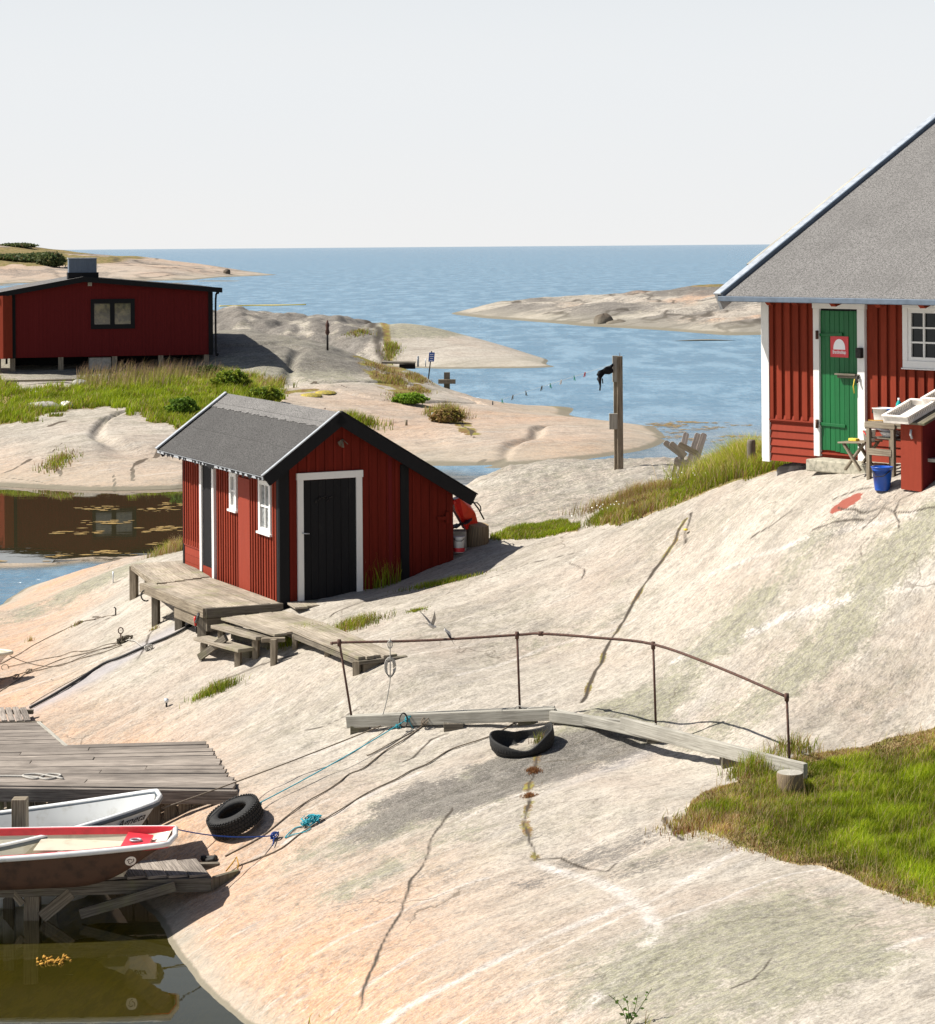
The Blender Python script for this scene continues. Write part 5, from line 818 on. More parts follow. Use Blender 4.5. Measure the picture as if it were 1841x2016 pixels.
# ================================================================ jetty
ZJ = .92
jt = Thing('jetty', 'large grey plank jetty with jagged end on the sloping rock', 'jetty', PZ(200, 1552, 0))
f0, f1 = PZ(-180, 1543, ZJ), PZ(468, 1551, ZJ); k0, k1 = PZ(-180, 1476, ZJ), PZ(404, 1459, ZJ); nb = 13; b = MB(); pf = f1 - f0
for i in range(nb):
    t0, t1 = i / nb, (i + 1) / nb; t = (i + .5) / nb; a = f0 + (k0 - f0) * t; c = f1 + (k1 - f1) * t; c = a + (c - a) * (1 + RNG.uniform(-.006, .010)); w_ = np.linalg.norm((k1 - f1) * V(0, 1, 0)) / nb; a = V(a[0], (a + (c - a) * 0)[1], ZJ); cuts = [0, RNG.uniform(.35, .8), 1] if i % 3 else [0, 1]
    for q0, q1 in zip(cuts[:-1], cuts[1:]): dz = V(0, RNG.uniform(-.012, .012), RNG.uniform(-.012, .004)); b.beam(a + (c - a) * (q0 + .001) - V(0, 0, .02) + dz, a + (c - a) * (q1 - .001) - V(0, 0, .02) + dz, w_ - RNG.uniform(.014, .035), .04)
jt.part('deck_boards', b, 'jetty', w=True, bevel=.005)
r0_, r1_ = PZ(-180, 1492, ZJ), PZ(131, 1468.5, ZJ); r2_, r3_ = PZ(-180, 1424, ZJ), PZ(76, 1421, ZJ); b = MB(); n = 7
for i in range(n):
    t = (i + .5) / n; a = r1_ + (r3_ - r1_) * t; c = PZ(-180, 1476, ZJ) + (r2_ - PZ(-180, 1476, ZJ)) * t; b.beam(a - V(0, 0, .026), c - V(0, 0, .026), np.linalg.norm((r3_ - r1_) * V(0, 1, 0)) / n - .018, .04)
jt.part('deck_boards', b, 'jetty', w=True, bevel=.005); jt.part('edge_trim', MB().beam(r1_ - V(0, 0, .02), r3_ - V(0, 0, .02), .05, .05), 'beam', w=True, bevel=.004)
jt.part('edge_beam', MB().beam(f0 + V(0, -.06, -.10), f1 + V(0, -.06, -.10), .07, .17), 'jetty', w=True, bevel=.006)
b = MB(); x = f0[0]
while x < f1[0] - .05:
    w_ = RNG.uniform(.12, .17); yv = f0[1] + (f1[1] - f0[1]) * (x - f0[0]) / (f1[0] - f0[0]) + .05; gz = max(float(lookA(np.array([x]), np.array([yv]))[0]) - .1, -.9)
    if gz < ZJ - .2: b.obox(V(x + w_ / 2, yv, (gz + ZJ - .185) / 2), V(w_ / 2, 0, 0), V(0, .02, 0), V(0, 0, (ZJ - .185 - gz) / 2))
    x += w_ + RNG.uniform(.008, .05)
jt.part('side_boards', b, 'dark_wood', w=True)
wr = PZ(60, 1532, ZJ + .01); pts = [PZ(-40, 1531, ZJ + .012), PZ(0, 1528, ZJ + .012), PZ(60, 1529, ZJ + .012), PZ(95, 1534, ZJ + .012), PZ(120, 1526, ZJ + .012), PZ(95, 1524, ZJ + .012), PZ(70, 1533, ZJ + .012), PZ(45, 1527, ZJ + .02), PZ(75, 1524, ZJ + .02), PZ(125, 1533, ZJ + .012)]
def smooth(pts, n=6):
    pts = [np.asarray(p, float) for p in pts]; out = []
    for i in range(len(pts) - 1):
        p0, p1, p2, p3 = pts[max(i - 1, 0)], pts[i], pts[i + 1], pts[min(i + 2, len(pts) - 1)]
        for k in range(n): t = k / n; out.append(.5 * ((2 * p1) + (p2 - p0) * t + (2 * p0 - 5 * p1 + 4 * p2 - p3) * t * t + (-p0 + 3 * p1 - 3 * p2 + p3) * t ** 3))
    out.append(pts[-1]); return out
solo('mooring_line', 'pale rope lying in loose loops on the big jetty', 'rope', MB().tube(smooth(pts), .014), 'rope_grey', wr)
# small pier at the left edge
sp = Thing('small_pier', 'short pier of crosswise boards at the left edge above the jetty', 'pier', G(40, 1418)); zp = .78; a, c = PZ(-150, 1418, zp), PZ(62, 1418, zp); a2, c2 = PZ(-150, 1392, zp), PZ(52, 1392, zp)
sp.part('deck_boards', planks(MB(), a, a2, c, c2, 14, .03, .02), 'jetty', w=True, bevel=.004); sp.part('beam', MB().beam(a - V(0, 0, .05), c + V(.15, 0, -.05), .06, .06), 'dark_wood', w=True); sp.part('beam', MB().beam(a2 - V(0, .1, .05), c2 + V(.12, -.1, -.05), .06, .06), 'dark_wood', w=True)
for k in range(3): q = c + (a - c) * (.1 + .4 * k); sp.part('leg', MB().beam(V(q[0], q[1], fl(q) - .1), q - V(0, 0, .04), .09, .09, up=(0, 1, 0)), 'dark_wood', w=True)
# low landing stage under the red boat
zl_ = .45; ls = Thing('landing_stage', 'low wooden landing stage under the red trimmed boat', 'landing stage', PZ(200, 1800, 0)); A1, A2 = PZ(388, 1691, zl_ + .0), PZ(412, 1721, zl_); B1, B2 = A1 + V(-4.6, -.25, -.0), A2 + V(-4.6, -.35, -.0); n = 20; b = MB()
for k in range(n): t = (k + .5) / n; b.beam(A1 + (B1 - A1) * t - V(0, 0, .015), A2 + (B2 - A2) * t - V(0, 0, .015), 4.6 / n - .015, .03)
ls.part('deck_boards', b, 'jetty', w=True, bevel=.004); ee = unit(A2 - B2)
ls.part('edge_beam', MB().beam(B2 - V(0, 0, .11), A2 + ee * .02 - V(0, 0, .11), .08, .15).prism([A2 + ee * .03 + V(0, -.04, -.035), A2 + ee * .03 + V(0, -.04, -.185), G(462, 1723) + V(.04, 0, .0), G(462, 1723) + V(.04, 0, .05)], V(0, .08, 0)), 'dark_wood', w=True)
ls.part('edge_beam', MB().beam(B1 - V(0, 0, .11), A1 + ee * .25 - V(0, 0, .11), .08, .12), 'dark_wood', w=True)
q = PZ(62, 1812, 0); ls.part('leg', MB().beam(V(q[0], q[1], -.7), V(q[0], q[1] + .1, zl_ - .04), .17, .15, up=(0, 1, 0)), 'post_wood', w=True, bevel=.006); ls.part('leg', MB().beam(V(q[0] - .35, q[1] + .5, -.7), V(q[0] - .35, q[1] + .5, zl_ - .04), .12, .12, up=(0, 1, 0)), 'dark_wood', w=True); ls.part('leg', MB().beam(V(q[0] + .05, q[1] + .95, -.7), V(q[0] + .05, q[1] + .95, zl_ - .04), .13, .13, up=(0, 1, 0)), 'dark_wood', w=True)
ls.part('brace', MB().beam(P(82, 1806, q[1] - .02), P(140, 1758, q[1] + .05), .05, .13, up=(0, 0, 1)), 'post_wood', w=True); ls.part('brace', MB().beam(P(158, 1799, q[1] - .05), P(345, 1744, q[1] - .0), .05, .11), 'dark_wood', w=True); ls.part('brace', MB().beam(P(20, 1750, q[1]), P(45, 1780, q[1]), .04, .07), 'post_wood', w=True)
p = P(40, 1632, 26.05); solo('mooring_post', 'square wooden mooring post between the two boats', 'post', MB().beam(V(p[0], p[1], -.8), V(p[0], p[1], P(40, 1571, 26.05)[2]), .17, .17, up=(0, 1, 0)), 'post_wood', V(p[0], p[1], 0), bevel=.008)

# ================================================================ boats
def hull(t, O, ax_, L_, beam_, zk, zs, zb, mats, blunt=.0, flare=.75, rail=.03, railmat='gel', inner=None, rake=.25, n=26, m_=9):
    """bow at O, stern L_ along -ax_. zk keel height, zs gunwale height amid, zb gunwale height at the bow"""
    ax_ = unit(ax_); sd = unit(np.cross((0, 0, 1), ax_)); O = np.asarray(O, float) * V(1, 1, 0)
    def hb(s): return beam_ / 2 * (blunt + (1 - blunt) * min(1, (math.sin(min(s / .62, 1) * math.pi / 2)) ** .8)) * (1 - .12 * max(0, s - .6) / .4)
    def gz(s): return zs + (zb - zs) * (1 - min(1, s / .75)) ** 1.7
    def kz(s): return zk + (zb - zk) * .62 * (1 - min(1, s / .20)) ** 2.2
    out_, in_, rl = [], [], []
    for i in range(n):
        s = (i / (n - 1)) ** 1.3; h, g_, k_ = hb(s), gz(s), kz(s); row, rin = [], []
        for j in range(-m_, m_ + 1):
            f_ = abs(j) / m_; sg_ = 1 if j >= 0 else -1
            xx = h * sg_ * (min(1, f_ / .45) * flare if f_ < .45 else flare + (1 - flare) * ((f_ - .45) / .55) ** .8); zz = k_ + (g_ - k_) * (.10 * (f_ / .45) if f_ < .45 else .10 + .90 * ((f_ - .45) / .55)); back = -s * L_ - rake * (1 - (zz - k_) / max(g_ - k_, .01)) * (1 - s) ** 3 * 1.
            p = O + ax_ * back + sd * xx + V(0, 0, zz); row.append(p)
            xi = max(abs(xx) - .035, .0) * sg_; zi = max(zz, zk + .07) if f_ < .99 else zz - .004
            rin.append(O + ax_ * (back - .03 * (1 - s)) + sd * xi + V(0, 0, min(zi, g_ - .004)))
        out_.append(row); in_.append(rin[::-1]); 
    b = MB().gridf(out_); b.face([out_[-1][k] for k in range(2 * m_ + 1)]); b.face([out_[0][k] for k in range(2 * m_ + 1)][::-1]); t.part('hull', b, mats[0], w=True)
    bi = MB().gridf(in_); bi.face([q for q in in_[-1]]); bi.face([q for q in in_[0]][::-1]); t.part('inner_shell', bi, mats[1], w=True)
    port = [r[-1] for r in out_][::-1]; star = [r[0] for r in out_]; loop = port + [port[-1] * .5 + star[0] * .5 + ax_ * .04] + star
    return out_, loop, ax_, sd, gz, hb
# white boat
wb_ = Thing('rowing_boat', 'white open boat with grey rub rail lying against the jetty', 'boat', P(150, 1640, 26.2) * V(1, 1, 0)); Ob = P(309, 1571, 26.3)
o_, lp, axb, sdb, gzb, hbb = hull(wb_, Ob, (1, .13, 0), 4.3, 1.72, -.10, .62, Ob[2], ('gel', 'gel'), .30, .78, rake=.30)
wb_.part('rub_rail', MB().tube(lp, .035, 8), 'fender', w=True); wb_.part('gunwale', MB().tube([p + V(0, 0, .02) for p in lp], .028, 8), 'gel', w=True)
def thw(t, O, ax_, sd, s0, s1, z, w0, w1, mat, name='thwart', th=.05, lab=None, y0=-1, y1=1):
    b = MB(); a, c = O * V(1, 1, 0) + V(0, 0, z) + ax_ * -s0, O * V(1, 1, 0) + V(0, 0, z) + ax_ * -s1; poly = [a + sd * w0 * y0, a + sd * w0 * y1, c + sd * w1 * y1, c + sd * w1 * y0]; b.prism(poly, V(0, 0, -th)); return t.part(name, b, mat, w=True, bevel=.012, label=lab)
thw(wb_, Ob, axb, sdb, .55, 1.25, .62, .25, .52, 'gel', 'bow_seat', .3); thw(wb_, Ob, axb, sdb, 2.2, 2.5, .45, .62, .64, 'cream_gel')
nb_, fb_ = P(262, 1612, 25.9), None
tb_ = text_mb('Agneta', .19, P(268, 1627, 25.93), unit(V(.88, .42, .0)) * 1.0, unit(V(-.1, -.18, 1)), shear=.35, bold=.001)
# lettering on the near bow plank
s_i = 7; row = o_[s_i]; pA, pB = o_[9][4], o_[3][4]; exl = unit(pB - pA); eyl = unit(o_[6][1] - o_[6][5]); nn_ = np.cross(exl, eyl); nn_ = nn_ if nn_[1] < 0 else -nn_
cen = o_[3][0] * .35 + o_[3][1] * .65; exl = unit(o_[1][0] - o_[5][0]); eyl = unit(o_[3][0] - o_[3][3]); nn_ = np.cross(exl, eyl); nn_ = nn_ if nn_[1] < 0 else -nn_; wb_.part('lettering', text_mb('Agneta', .125, cen + unit(nn_) * .02 - eyl * .04, exl, eyl, shear=.35, bold=.002), 'ink', w=True)
# red trimmed boat
rb = Thing('rowing_boat', 'brown open boat with red trim and cream interior on the landing stage', 'boat', P(150, 1740, 25.0) * V(1, 1, 0)); Or = P(338, 1645, 24.9); Or[2] = .95
o2, lp2, axr, sdr, gzr, hbr = hull(rb, Or, (1, .0, 0), 4.6, 1.32, .46, .85, .96, ('brown_hull', 'cream_gel'), .50, .78, rake=.30)
rb.part('gunwale', MB().tube([p + V(0, 0, -.005) for p in lp2], .032, 8), 'gel', w=True); b = MB(); rr = []
inn = []
for p in lp2: c_ = Or * V(1, 1, 0) + axr * float((p - Or) @ axr); d_ = (c_ - p) * V(1, 1, 0); L_ = np.linalg.norm(d_); d_ = d_ / (L_ + 1e-9); inn.append((p + V(0, 0, .012), p + d_ * min(.055 if d_[1] < .3 else .022, L_ * .8) + V(0, 0, .018)))
b.gridf([[a for a, c in inn], [c for a, c in inn], [c - V(0, 0, .07) for a, c in inn]], False); rb.part('red_trim', b, 'boat_red', w=True, solid=.01)
thw(rb, Or, axr, sdr, .24, .54, .90, .27, .40, 'boat_red', 'bow_seat', .03); rb.part('cleat', MB().tube([Or * V(1, 1, 0) + axr * -.40 + V(0, 0, .915) + V(.06 * math.cos(t), .05 * math.sin(t), 0) for t in np.linspace(0, 6.28, 13)[:-1]], .012, 6, True), 'metal', w=True)
thw(rb, Or, axr, sdr, .54, 1.55, .80, .42, .58, 'cream_gel', 'side_locker', .30, None, .05, .93); thw(rb, Or, axr, sdr, 1.06, 1.46, .73, .35, .35, 'cream_gel', 'centre_box', .24, None, -.8, -.05); lid = thw(rb, Or, axr, sdr, 1.04, 1.48, .765, .37, .37, 'boat_red', 'box_lid', .035, 'small red lid with a rope on it', -.82, -.03)
qq = Or * V(1, 1, 0) + V(0, 0, .775); rb.part('lid_rope', MB().tube(smooth([qq + axr * -1.3 + V(0, -.1, 0), qq + axr * -1.25 + V(0, -.02, .02), qq + axr * -1.15 + V(0, -.05, .02), qq + axr * -1.06 + V(0, -.1, 0), qq + axr * -1.03 + V(0, -.15, -.06)]), .010, 5), 'rope_grey', parent=lid, w=True)
em = o2[3][3]; nrm = unit(np.cross(o2[4][3] - o2[3][3], o2[3][1] - o2[3][4])); nrm = nrm if nrm[1] < 0 else -nrm; cx_ = (o2[3][2] + o2[3][3]) / 2; b = MB(); ex_ = unit(o2[3][3] - o2[4][3]); ey_ = unit(np.cross(nrm, ex_)); b.face([cx_ + nrm * .006 + (ex_ * math.cos(t) + ey_ * math.sin(t)) * .062 for t in np.linspace(0, 6.283, 25)[:-1]])
rb.part('round_sticker', b, 'cream', w=True); b = MB()
for k in range(3): a0 = k * 2.1 + .4; b.tube([cx_ + nrm * .009 + (ex_ * math.cos(a0 + t) + ey_ * math.sin(a0 + t)) * (.018 + .010 * t) for t in np.linspace(0, 2.2, 8)], .004, 4)
rb.part('sticker_mark', b, 'brown_hull', w=True)
# third boat bow at the left edge
tb3 = Thing('rowing_boat', 'cream boat of which only the bow tip shows at the left edge', 'boat', P(-60, 1350, 35.8) * V(1, 1, 0) + V(0, 0, .3)); O3 = P(19, 1285, 35.8)
o3, lp3, ax3, sd3, _, _ = hull(tb3, O3, (.95, -.3, 0), 3.4, 1.3, .36, O3[2] - .1, O3[2], ('cream', 'cream_gel'), .1, .7, rake=.3); tb3.part('gunwale', MB().tube(lp3, .03, 8), 'cream_gel', w=True)

# ================================================================ long beam with iron handrail
YBN = [(690, 1440), (893, 1434), (1024, 1424), (1095, 1420), (1290, 1460), (1432, 1510), (1585, 1538)]; YBY = [G(*q)[1] - .05 for q in YBN]
def yk(u, v, y): return P(u, v, float(np.interp(u, [q[0] for q in YBN], YBY)))
bs = Thing('beam_walkway', 'long grey timber beam bent over the rock with an iron handrail', 'railing', yk(1095, 1420, 22.5))
n0, n1, n2, n3 = yk(683, 1421, 23.3), yk(1094, 1405, 22.5), yk(1290, 1431, 21.85), yk(1585, 1516, 20.5); sd_ = V(.05, .16, 0)
bs.part('timber', MB().beam(n0, yk(1094, 1406, 22.55), .07, .15), 'beam', w=True, bevel=.008); bs.part('timber', MB().beam(n0 + sd_ + V(.05, 0, 0), n1 + sd_ - V(.05, 0, 0), .07, .12), 'beam', w=True, bevel=.008)
m1 = yk(1084, 1408, 22.43); bs.part('timber', MB().beam(m1 - V(0, .06, 0), n2 - V(0, .06, .02), .07, .14), 'beam', w=True, bevel=.008); bs.part('timber', MB().beam(n2 - V(.4, .075 - .1, -.035), n3 - V(0, .06, 0), .07, .17), 'beam', w=True, bevel=.008); bs.part('timber', MB().beam(m1 + V(0, .12, .01), n3 + V(0, .10, 0), .06, .12), 'beam', w=True, bevel=.008)
def block_(u, v, y, w_, h_, mat='dark_wood', d_=.3): q = yk(u, v, y); gz = fl(q); bs.part('support_block', MB().box(q[0] - w_ / 2, q[0] + w_ / 2, q[1] - .08, q[1] + d_, gz - .05, gz - .05 + h_ + .05), mat, w=True, bevel=.006)
for u, v, y, w_ in ((708, 1434, 23.2, .24), (893, 1425, 22.95, .25), (1037, 1420, 22.6, .22), (1290, 1440, 21.8, .20), (1432, 1485, 21.15, .12)):
    q = yk(u, v, y); gz = fl(q); tp = float(np.interp(q[0], [n0[0], n1[0], n2[0], n3[0]], [n0[2], n1[2], n2[2], n3[2]])) - .06; bs.part('support_block', MB().box(q[0] - w_ / 2, q[0] + w_ / 2, q[1] - .02, q[1] + .28, gz - .06, max(tp, gz + .02)), 'dark_wood', w=True, bevel=.006)
posts = [((668, 1265), (693, 1413), 23.3), ((1018, 1250), (1024, 1397), 22.6), ((1286, 1270), (1292, 1424), 21.85), ((1549, 1372), (1556, 1503), 20.6)]; tops = []
for (a, c, y) in posts: t_, b_ = yk(*a, y), yk(*c, y); tops.append(t_); bs.part('rail_post', MB().tube([b_ + V(0, .05, -.05), t_ + V(0, 0, .02)], .0145, 8), 'rust', w=True); bs.part('clamp', MB().lathe([(0, -.05), (.024, -.05), (.028, 0), (.024, .04), (0, .045)], t_, 10), 'rust', w=True)
jn = yk(1065, 1247.5, 22.5); pts = [yk(655, 1267.5, 23.32), tops[0], (tops[0] + tops[1]) / 2 - V(0, 0, .02), tops[1], jn, (jn + tops[2]) / 2 + V(0, 0, .02), tops[2] + V(0, 0, .01), (tops[2] + tops[3]) / 2 + V(0, 0, .035), tops[3]]
bs.part('handrail', MB().tube(smooth(pts, 5), .0165, 8), 'rust', w=True); bs.part('clamp', MB().lathe([(0, -.04), (.03, -.03), (.03, .03), (0, .04)], jn, 10, ax=(1, 0, 0)), 'rust', w=True)
q = G(1557, 1562); gz = fl(q); pr = Thing('bollard_stump', 'round pale wooden stump half hidden in grass under the beam end', 'stump', V(q[0], q[1], gz)); q = V(q[0], q[1] + .05, gz); pr.part('trunk', MB().lathe([(.15, -.1), (.145, .12), (.148, .20), (.14, .215)], q, 22), 'stump', w=True); pr.part('cut_top', MB().lathe([(.14, .215), (0, .218)], q, 22), 'beam', w=True)
pr.e.scale = (1, 1, 1)
# ---- tyres
def normal(p, e=.15): return unit(V(-(fl(p + V(e, 0, 0)) - fl(p - V(e, 0, 0))) / (2 * e), -(fl(p + V(0, e, 0)) - fl(p - V(0, e, 0))) / (2 * e), 1))
g = G(470, 1625); nm = unit(normal(g, .3) + V(-.22, .02, .32)); ty = Thing('tyre', 'round black tyre with turquoise rope lying on the rock by the jetty', 'tyre', g)
prof = [(.175, .03), (.19, .0), (.26, -.005), (.305, .012), (.325, .05), (.325, .165), (.305, .20), (.26, .215), (.19, .21), (.175, .18), (.185, .15), (.22, .13), (.225, .08), (.185, .06), (.175, .03)]; ty.part('carcass', MB().lathe(prof, g, 40, ax=nm), 'rubber', w=True)
x_ = unit(np.cross(nm, (0, 1, 0))); y_ = np.cross(nm, x_); b = MB()
for k in range(52):
    for j in range(4): a = 2 * math.pi * (k + .5 * (j % 2)) / 52; e_ = x_ * math.cos(a) + y_ * math.sin(a); tt = np.cross(nm, e_); b.obox(g + e_ * .328 + nm * (.035 + .048 * j), e_ * .006, tt * .014, nm * .018)
for k in range(52): a = 2 * math.pi * k / 52; e_ = x_ * math.cos(a) + y_ * math.sin(a); tt = np.cross(nm, e_); b.obox(g + e_ * .312 + nm * .203, e_ * .016, tt * .010, nm * .010)
ty.part('tread', b, 'rubber', w=True)
g2 = G(1030, 1472); nm2 = unit(normal(g2, .3) + V(0, 0, .6)); tt2 = Thing('tyre', 'buckled black tyre opened like a bowl below the long beam', 'tyre', g2); x_ = unit(np.cross((0, 1, 0), nm2)); y_ = unit(np.cross(nm2, x_)); rows = []
def tyr(phi): return .37 * (1 + .05 * math.cos(2 * phi)) * (1 - .24 * math.exp(-((phi - 1.95) / .28) ** 2)) , .19 + .05 * math.cos(2 * phi + .3) - .06 * math.exp(-((phi - 4.9) / .5) ** 2) + .05 * math.exp(-((phi - .2) / .4) ** 2)
for fr_, fz in ((.80, .0), (.93, .10), (1.0, .30), (1.03, .62), (1.02, .95), (1.0, 1.0), (.955, .99), (.945, .9), (.95, .6), (.90, .3), (.78, .12), (.66, .10), (.62, .03), (.80, 0)):
    rows.append([g2 + (x_ * math.cos(ph_) + y_ * math.sin(ph_)) * (lambda q: q[0] * fr_)(tyr(ph_)) + nm2 * (fz * tyr(ph_)[1] - .03) for ph_ in np.linspace(0, 2 * math.pi, 61)[:-1]])
tt2.part('carcass', MB().gridf(rows, wrap=True), 'rubber', w=True); b = MB()
for k in range(60):
    ph_ = 2 * math.pi * k / 60; r_, h_ = tyr(ph_); e_ = x_ * math.cos(ph_) + y_ * math.sin(ph_); tt = np.cross(nm2, e_)
    for j in range(2): b.obox(g2 + e_ * r_ * (1.012 if j else .985) + nm2 * (h_ * (.22 + .2 * j)), e_ * .006, tt * .011, nm2 * .018)
tt2.part('tread', b, 'rubber', w=True)
# ---- ropes
def lay(uvs, lift=.012, step=.25, wob=.015):
    P_ = [G(u, v) for u, v in uvs]; out = []
    for a, c in zip(P_[:-1], P_[1:]):
        n = max(1, int(np.linalg.norm(c - a) / step))
        for k in range(n): q = a + (c - a) * k / n; q = q + V(*RNG.normal(0, wob, 2), 0); q[2] = fl(q) + lift; out.append(q)
    q = P_[-1].copy(); q[2] = fl(q) + lift; out.append(q); return smooth(out, 3)
def up_(p): return V(p[0], p[1], max(p[2], fl(p) + .015))
def sag(a, c, s, n=40): a, c = np.asarray(a), np.asarray(c); return [up_(a + (c - a) * t - V(0, 0, 4 * s * t * (1 - t))) for t in np.linspace(0, 1, n)]
def rope(name, lab, pts, r, mat, extra=None, cat='rope'):
    r *= .68 if r < .02 else 1; b = MB().tube(pts, r, 6)
    for e_ in (extra or []): b.tube(e_, r * .9, 5)
    return solo(name, lab, cat, b, mat, pts[0])
def knot(c, r, n=4, s=None): return [[np.asarray(c) + r * V(math.cos(t + k) * .9, math.sin(t * 1.3 + k) * .6, math.sin(t + 2 * k) * .7) for t in np.linspace(0, 5.5, 14)] for k in range(n)]
rope('mooring_rope', 'taut brown rope from the white boat bow past the jetty tip up to the beam', sag(P(318, 1592, 26.2), yk(752, 1428, 23.1), .02), .012, 'rope_brown')
rope('turquoise_rope', 'long turquoise rope stretched from the round tyre up to the beam', sag(g + nm * .2 + V(.22, .15, .0), yk(805, 1414, 23.1), .03), .010, 'rope_teal', knot(yk(805, 1415, 23.05), .05) + knot(yk(785, 1428, 23.05), .035, 3) + knot(g + nm * .2 + V(.30, .15, .02), .04, 3) + [[yk(805, 1414, 23.0), yk(808, 1425, 23.0), yk(814, 1434, 23.0)], [yk(788, 1430, 23.0), yk(792, 1440, 23.0), yk(780, 1446, 23.0), yk(772, 1448, 23.)], [g + nm * .21 + V(.26, .12, 0), g + nm * .22 + V(.2, .05, 0), g + nm * .22 + V(.14, -.1, 0), g + nm * .18 + V(.13, -.15, 0)]])
rope('brown_rope', 'brown rope running over the rock between the two tyres to the landing stage', lay([(835, 1432), (760, 1478), (640, 1560), (560, 1612), (510, 1655), (443, 1689)]), .012, 'rope_brown', knot(yk(838, 1420, 22.95), .06, 3) + [lay([(818, 1440), (775, 1462), (735, 1487), (722, 1489)])])
rope('brown_rope', 'long brown rope from the buckled tyre down to the turquoise bundle and shore ring', lay([(1012, 1425), (960, 1452), (894, 1476), (780, 1537), (641, 1613), (550, 1673), (466, 1709)]), .012, 'rope_brown')
rope('blue_rope', 'dark blue rope from the red trimmed boat to a knot on the rock', sag(Or + V(-.0, .22, .03), G(540, 1656) + V(0, 0, .05), .05), .011, 'rope_blue', knot(G(541, 1656) + V(0, 0, .05), .05, 4) + [[G(541, 1656) + V(0, 0, .05), G(537, 1672) + V(0, 0, .03)]])
cb = G(612, 1624); rp = []
for k in range(16): a0 = RNG.uniform(0, 6); rp.append([cb + V(.13 * math.cos(t + a0) * RNG.uniform(.3, 1.), .09 * math.sin(t * 1.2 + a0) * RNG.uniform(.3, 1), .05 + .05 * math.sin(t * 1.7 + a0)) for t in np.linspace(0, 3.6, 9)])
rope('turquoise_rope_bundle', 'tangled turquoise rope bundle with a loose loop on the rock', lay([(600, 1630), (580, 1636), (560, 1654), (575, 1648), (600, 1640), (612, 1632)], wob=.01), .010, 'rope_teal', rp)
rope('ochre_rope', 'ochre rope loop tied at the pointed beam end of the landing stage', [G(445, 1722) + V(0, 0, .03), G(458, 1712) + V(0, 0, .06), G(466, 1706) + V(0, 0, .10), G(470, 1712) + V(0, 0, .05), G(466, 1719) + V(0, 0, .02)], .012, 'rope_gold')
rope('shore_chain', 'dark rusty shackle lying behind the landing stage tip', lay([(400, 1694), (415, 1698), (425, 1692)], .03), .035, 'dark_iron', [lay([(405, 1700), (425, 1698)], .03)], 'shackle')
wr_ = yk(768, 1259, 23.2); pts = [wr_ + V(0, -.03, .02), wr_ + V(0, -.03, -.25), wr_ + V(.0, -.03, -.45), wr_ + V(-.02, -.03, -.75), wr_ + V(-.08, -.05, -1.0), wr_ + V(-.15, -.08, -1.12), yk(722, 1444, 23.0), yk(755, 1437, 22.95), yk(775, 1420, 23.)]
rope('white_rope', 'pale rope hanging from the handrail in a knotted coil down to the beam', smooth([wr_ + V(0, -.03, .02), wr_ + V(0, -.03, -.45), yk(765, 1360, 23.15), yk(756, 1400, 23.1), yk(745, 1428, 22.95), yk(748, 1437, 22.9), yk(762, 1436, 22.9), yk(780, 1420, 22.95)]), .012, 'rope_grey', [[wr_ + V(.045 * math.cos(t) * (1 + .3 * k), -.03, -.36 + .12 * math.sin(t) + .01 * k) for t in np.linspace(0, 6.2, 14)] for k in range(3)] + [[wr_ + V(.03 * math.cos(t), -.03, -.06 + .05 * math.sin(t)) for t in np.linspace(0, 6.2, 10)]])
rope('dark_rope', 'dark rope wound in loops round the left end of the beam', [yk(795, 1418, 23.1) + V(.05 * math.cos(t), -.10 + .03 * math.cos(t * .5), .09 * math.sin(t) + .02) for t in np.linspace(0, 12, 30)], .010, 'dark_iron')
rope('pale_rope_loops', 'pale rope lashing round the beam above the buckled tyre', smooth([yk(1010, 1422, 22.5), yk(1014, 1395, 22.4), yk(1022, 1390, 22.6), yk(1030, 1395, 22.4), yk(1034, 1420, 22.4), yk(1036, 1397, 22.4), yk(1060, 1392, 22.6), yk(1072, 1395, 22.4), yk(1070, 1412, 22.4)], 4), .010, 'rope_grey')
# left side lines
mg = G(238, 1268); mi = Thing('mooring_anchor', 'rusty upright mooring ring with knotted ropes on the upper rock slope', 'mooring ring', mg); mi.part('rod', MB().tube([mg - V(0, 0, .05), mg + V(0, 0, .17)], .012), 'rust', w=True); mi.part('ring', MB().tube([mg + V(.04 * math.cos(t), 0, .21 + .05 * math.sin(t)) for t in np.linspace(0, 6.28, 13)[:-1]], .009, 6, True), 'rust', w=True); b = MB()
for q in knot(mg + V(.1, 0, .06), .09, 6) + knot(mg + V(.0, 0, .05), .06, 5): b.tube(q, .012, 5)
mi.part('knots', b, 'dark_wood', w=True); g3 = G(293, 1281); rope('grey_rope', 'short grey rope between the mooring ring and the black hose', lay([(250, 1263), (270, 1272), (293, 1281)], .03), .012, 'rope_grey', knot(g3 + V(0, 0, .04), .06, 5))
rope('shore_rope', 'upper brown rope lying from the left edge to an iron peg', lay([(-30, 1322), (5, 1307), (60, 1275), (125, 1242), (160, 1226), (225, 1213)]), .011, 'rope_brown', knot(G(158, 1228) + V(0, 0, .02), .04, 2) + [[G(190, 1219) + V(.07 * math.cos(t), .07 * math.sin(t), .03) for t in np.linspace(0, 6.2, 12)]])
pg_ = G(228, 1212); solo('iron_peg', 'bent iron peg at the end of the upper shore rope', 'peg', MB().tube([pg_ - V(0, 0, .05), pg_ + V(0, 0, .12), pg_ + V(-.03, 0, .14)], .012), 'dark_iron', pg_)
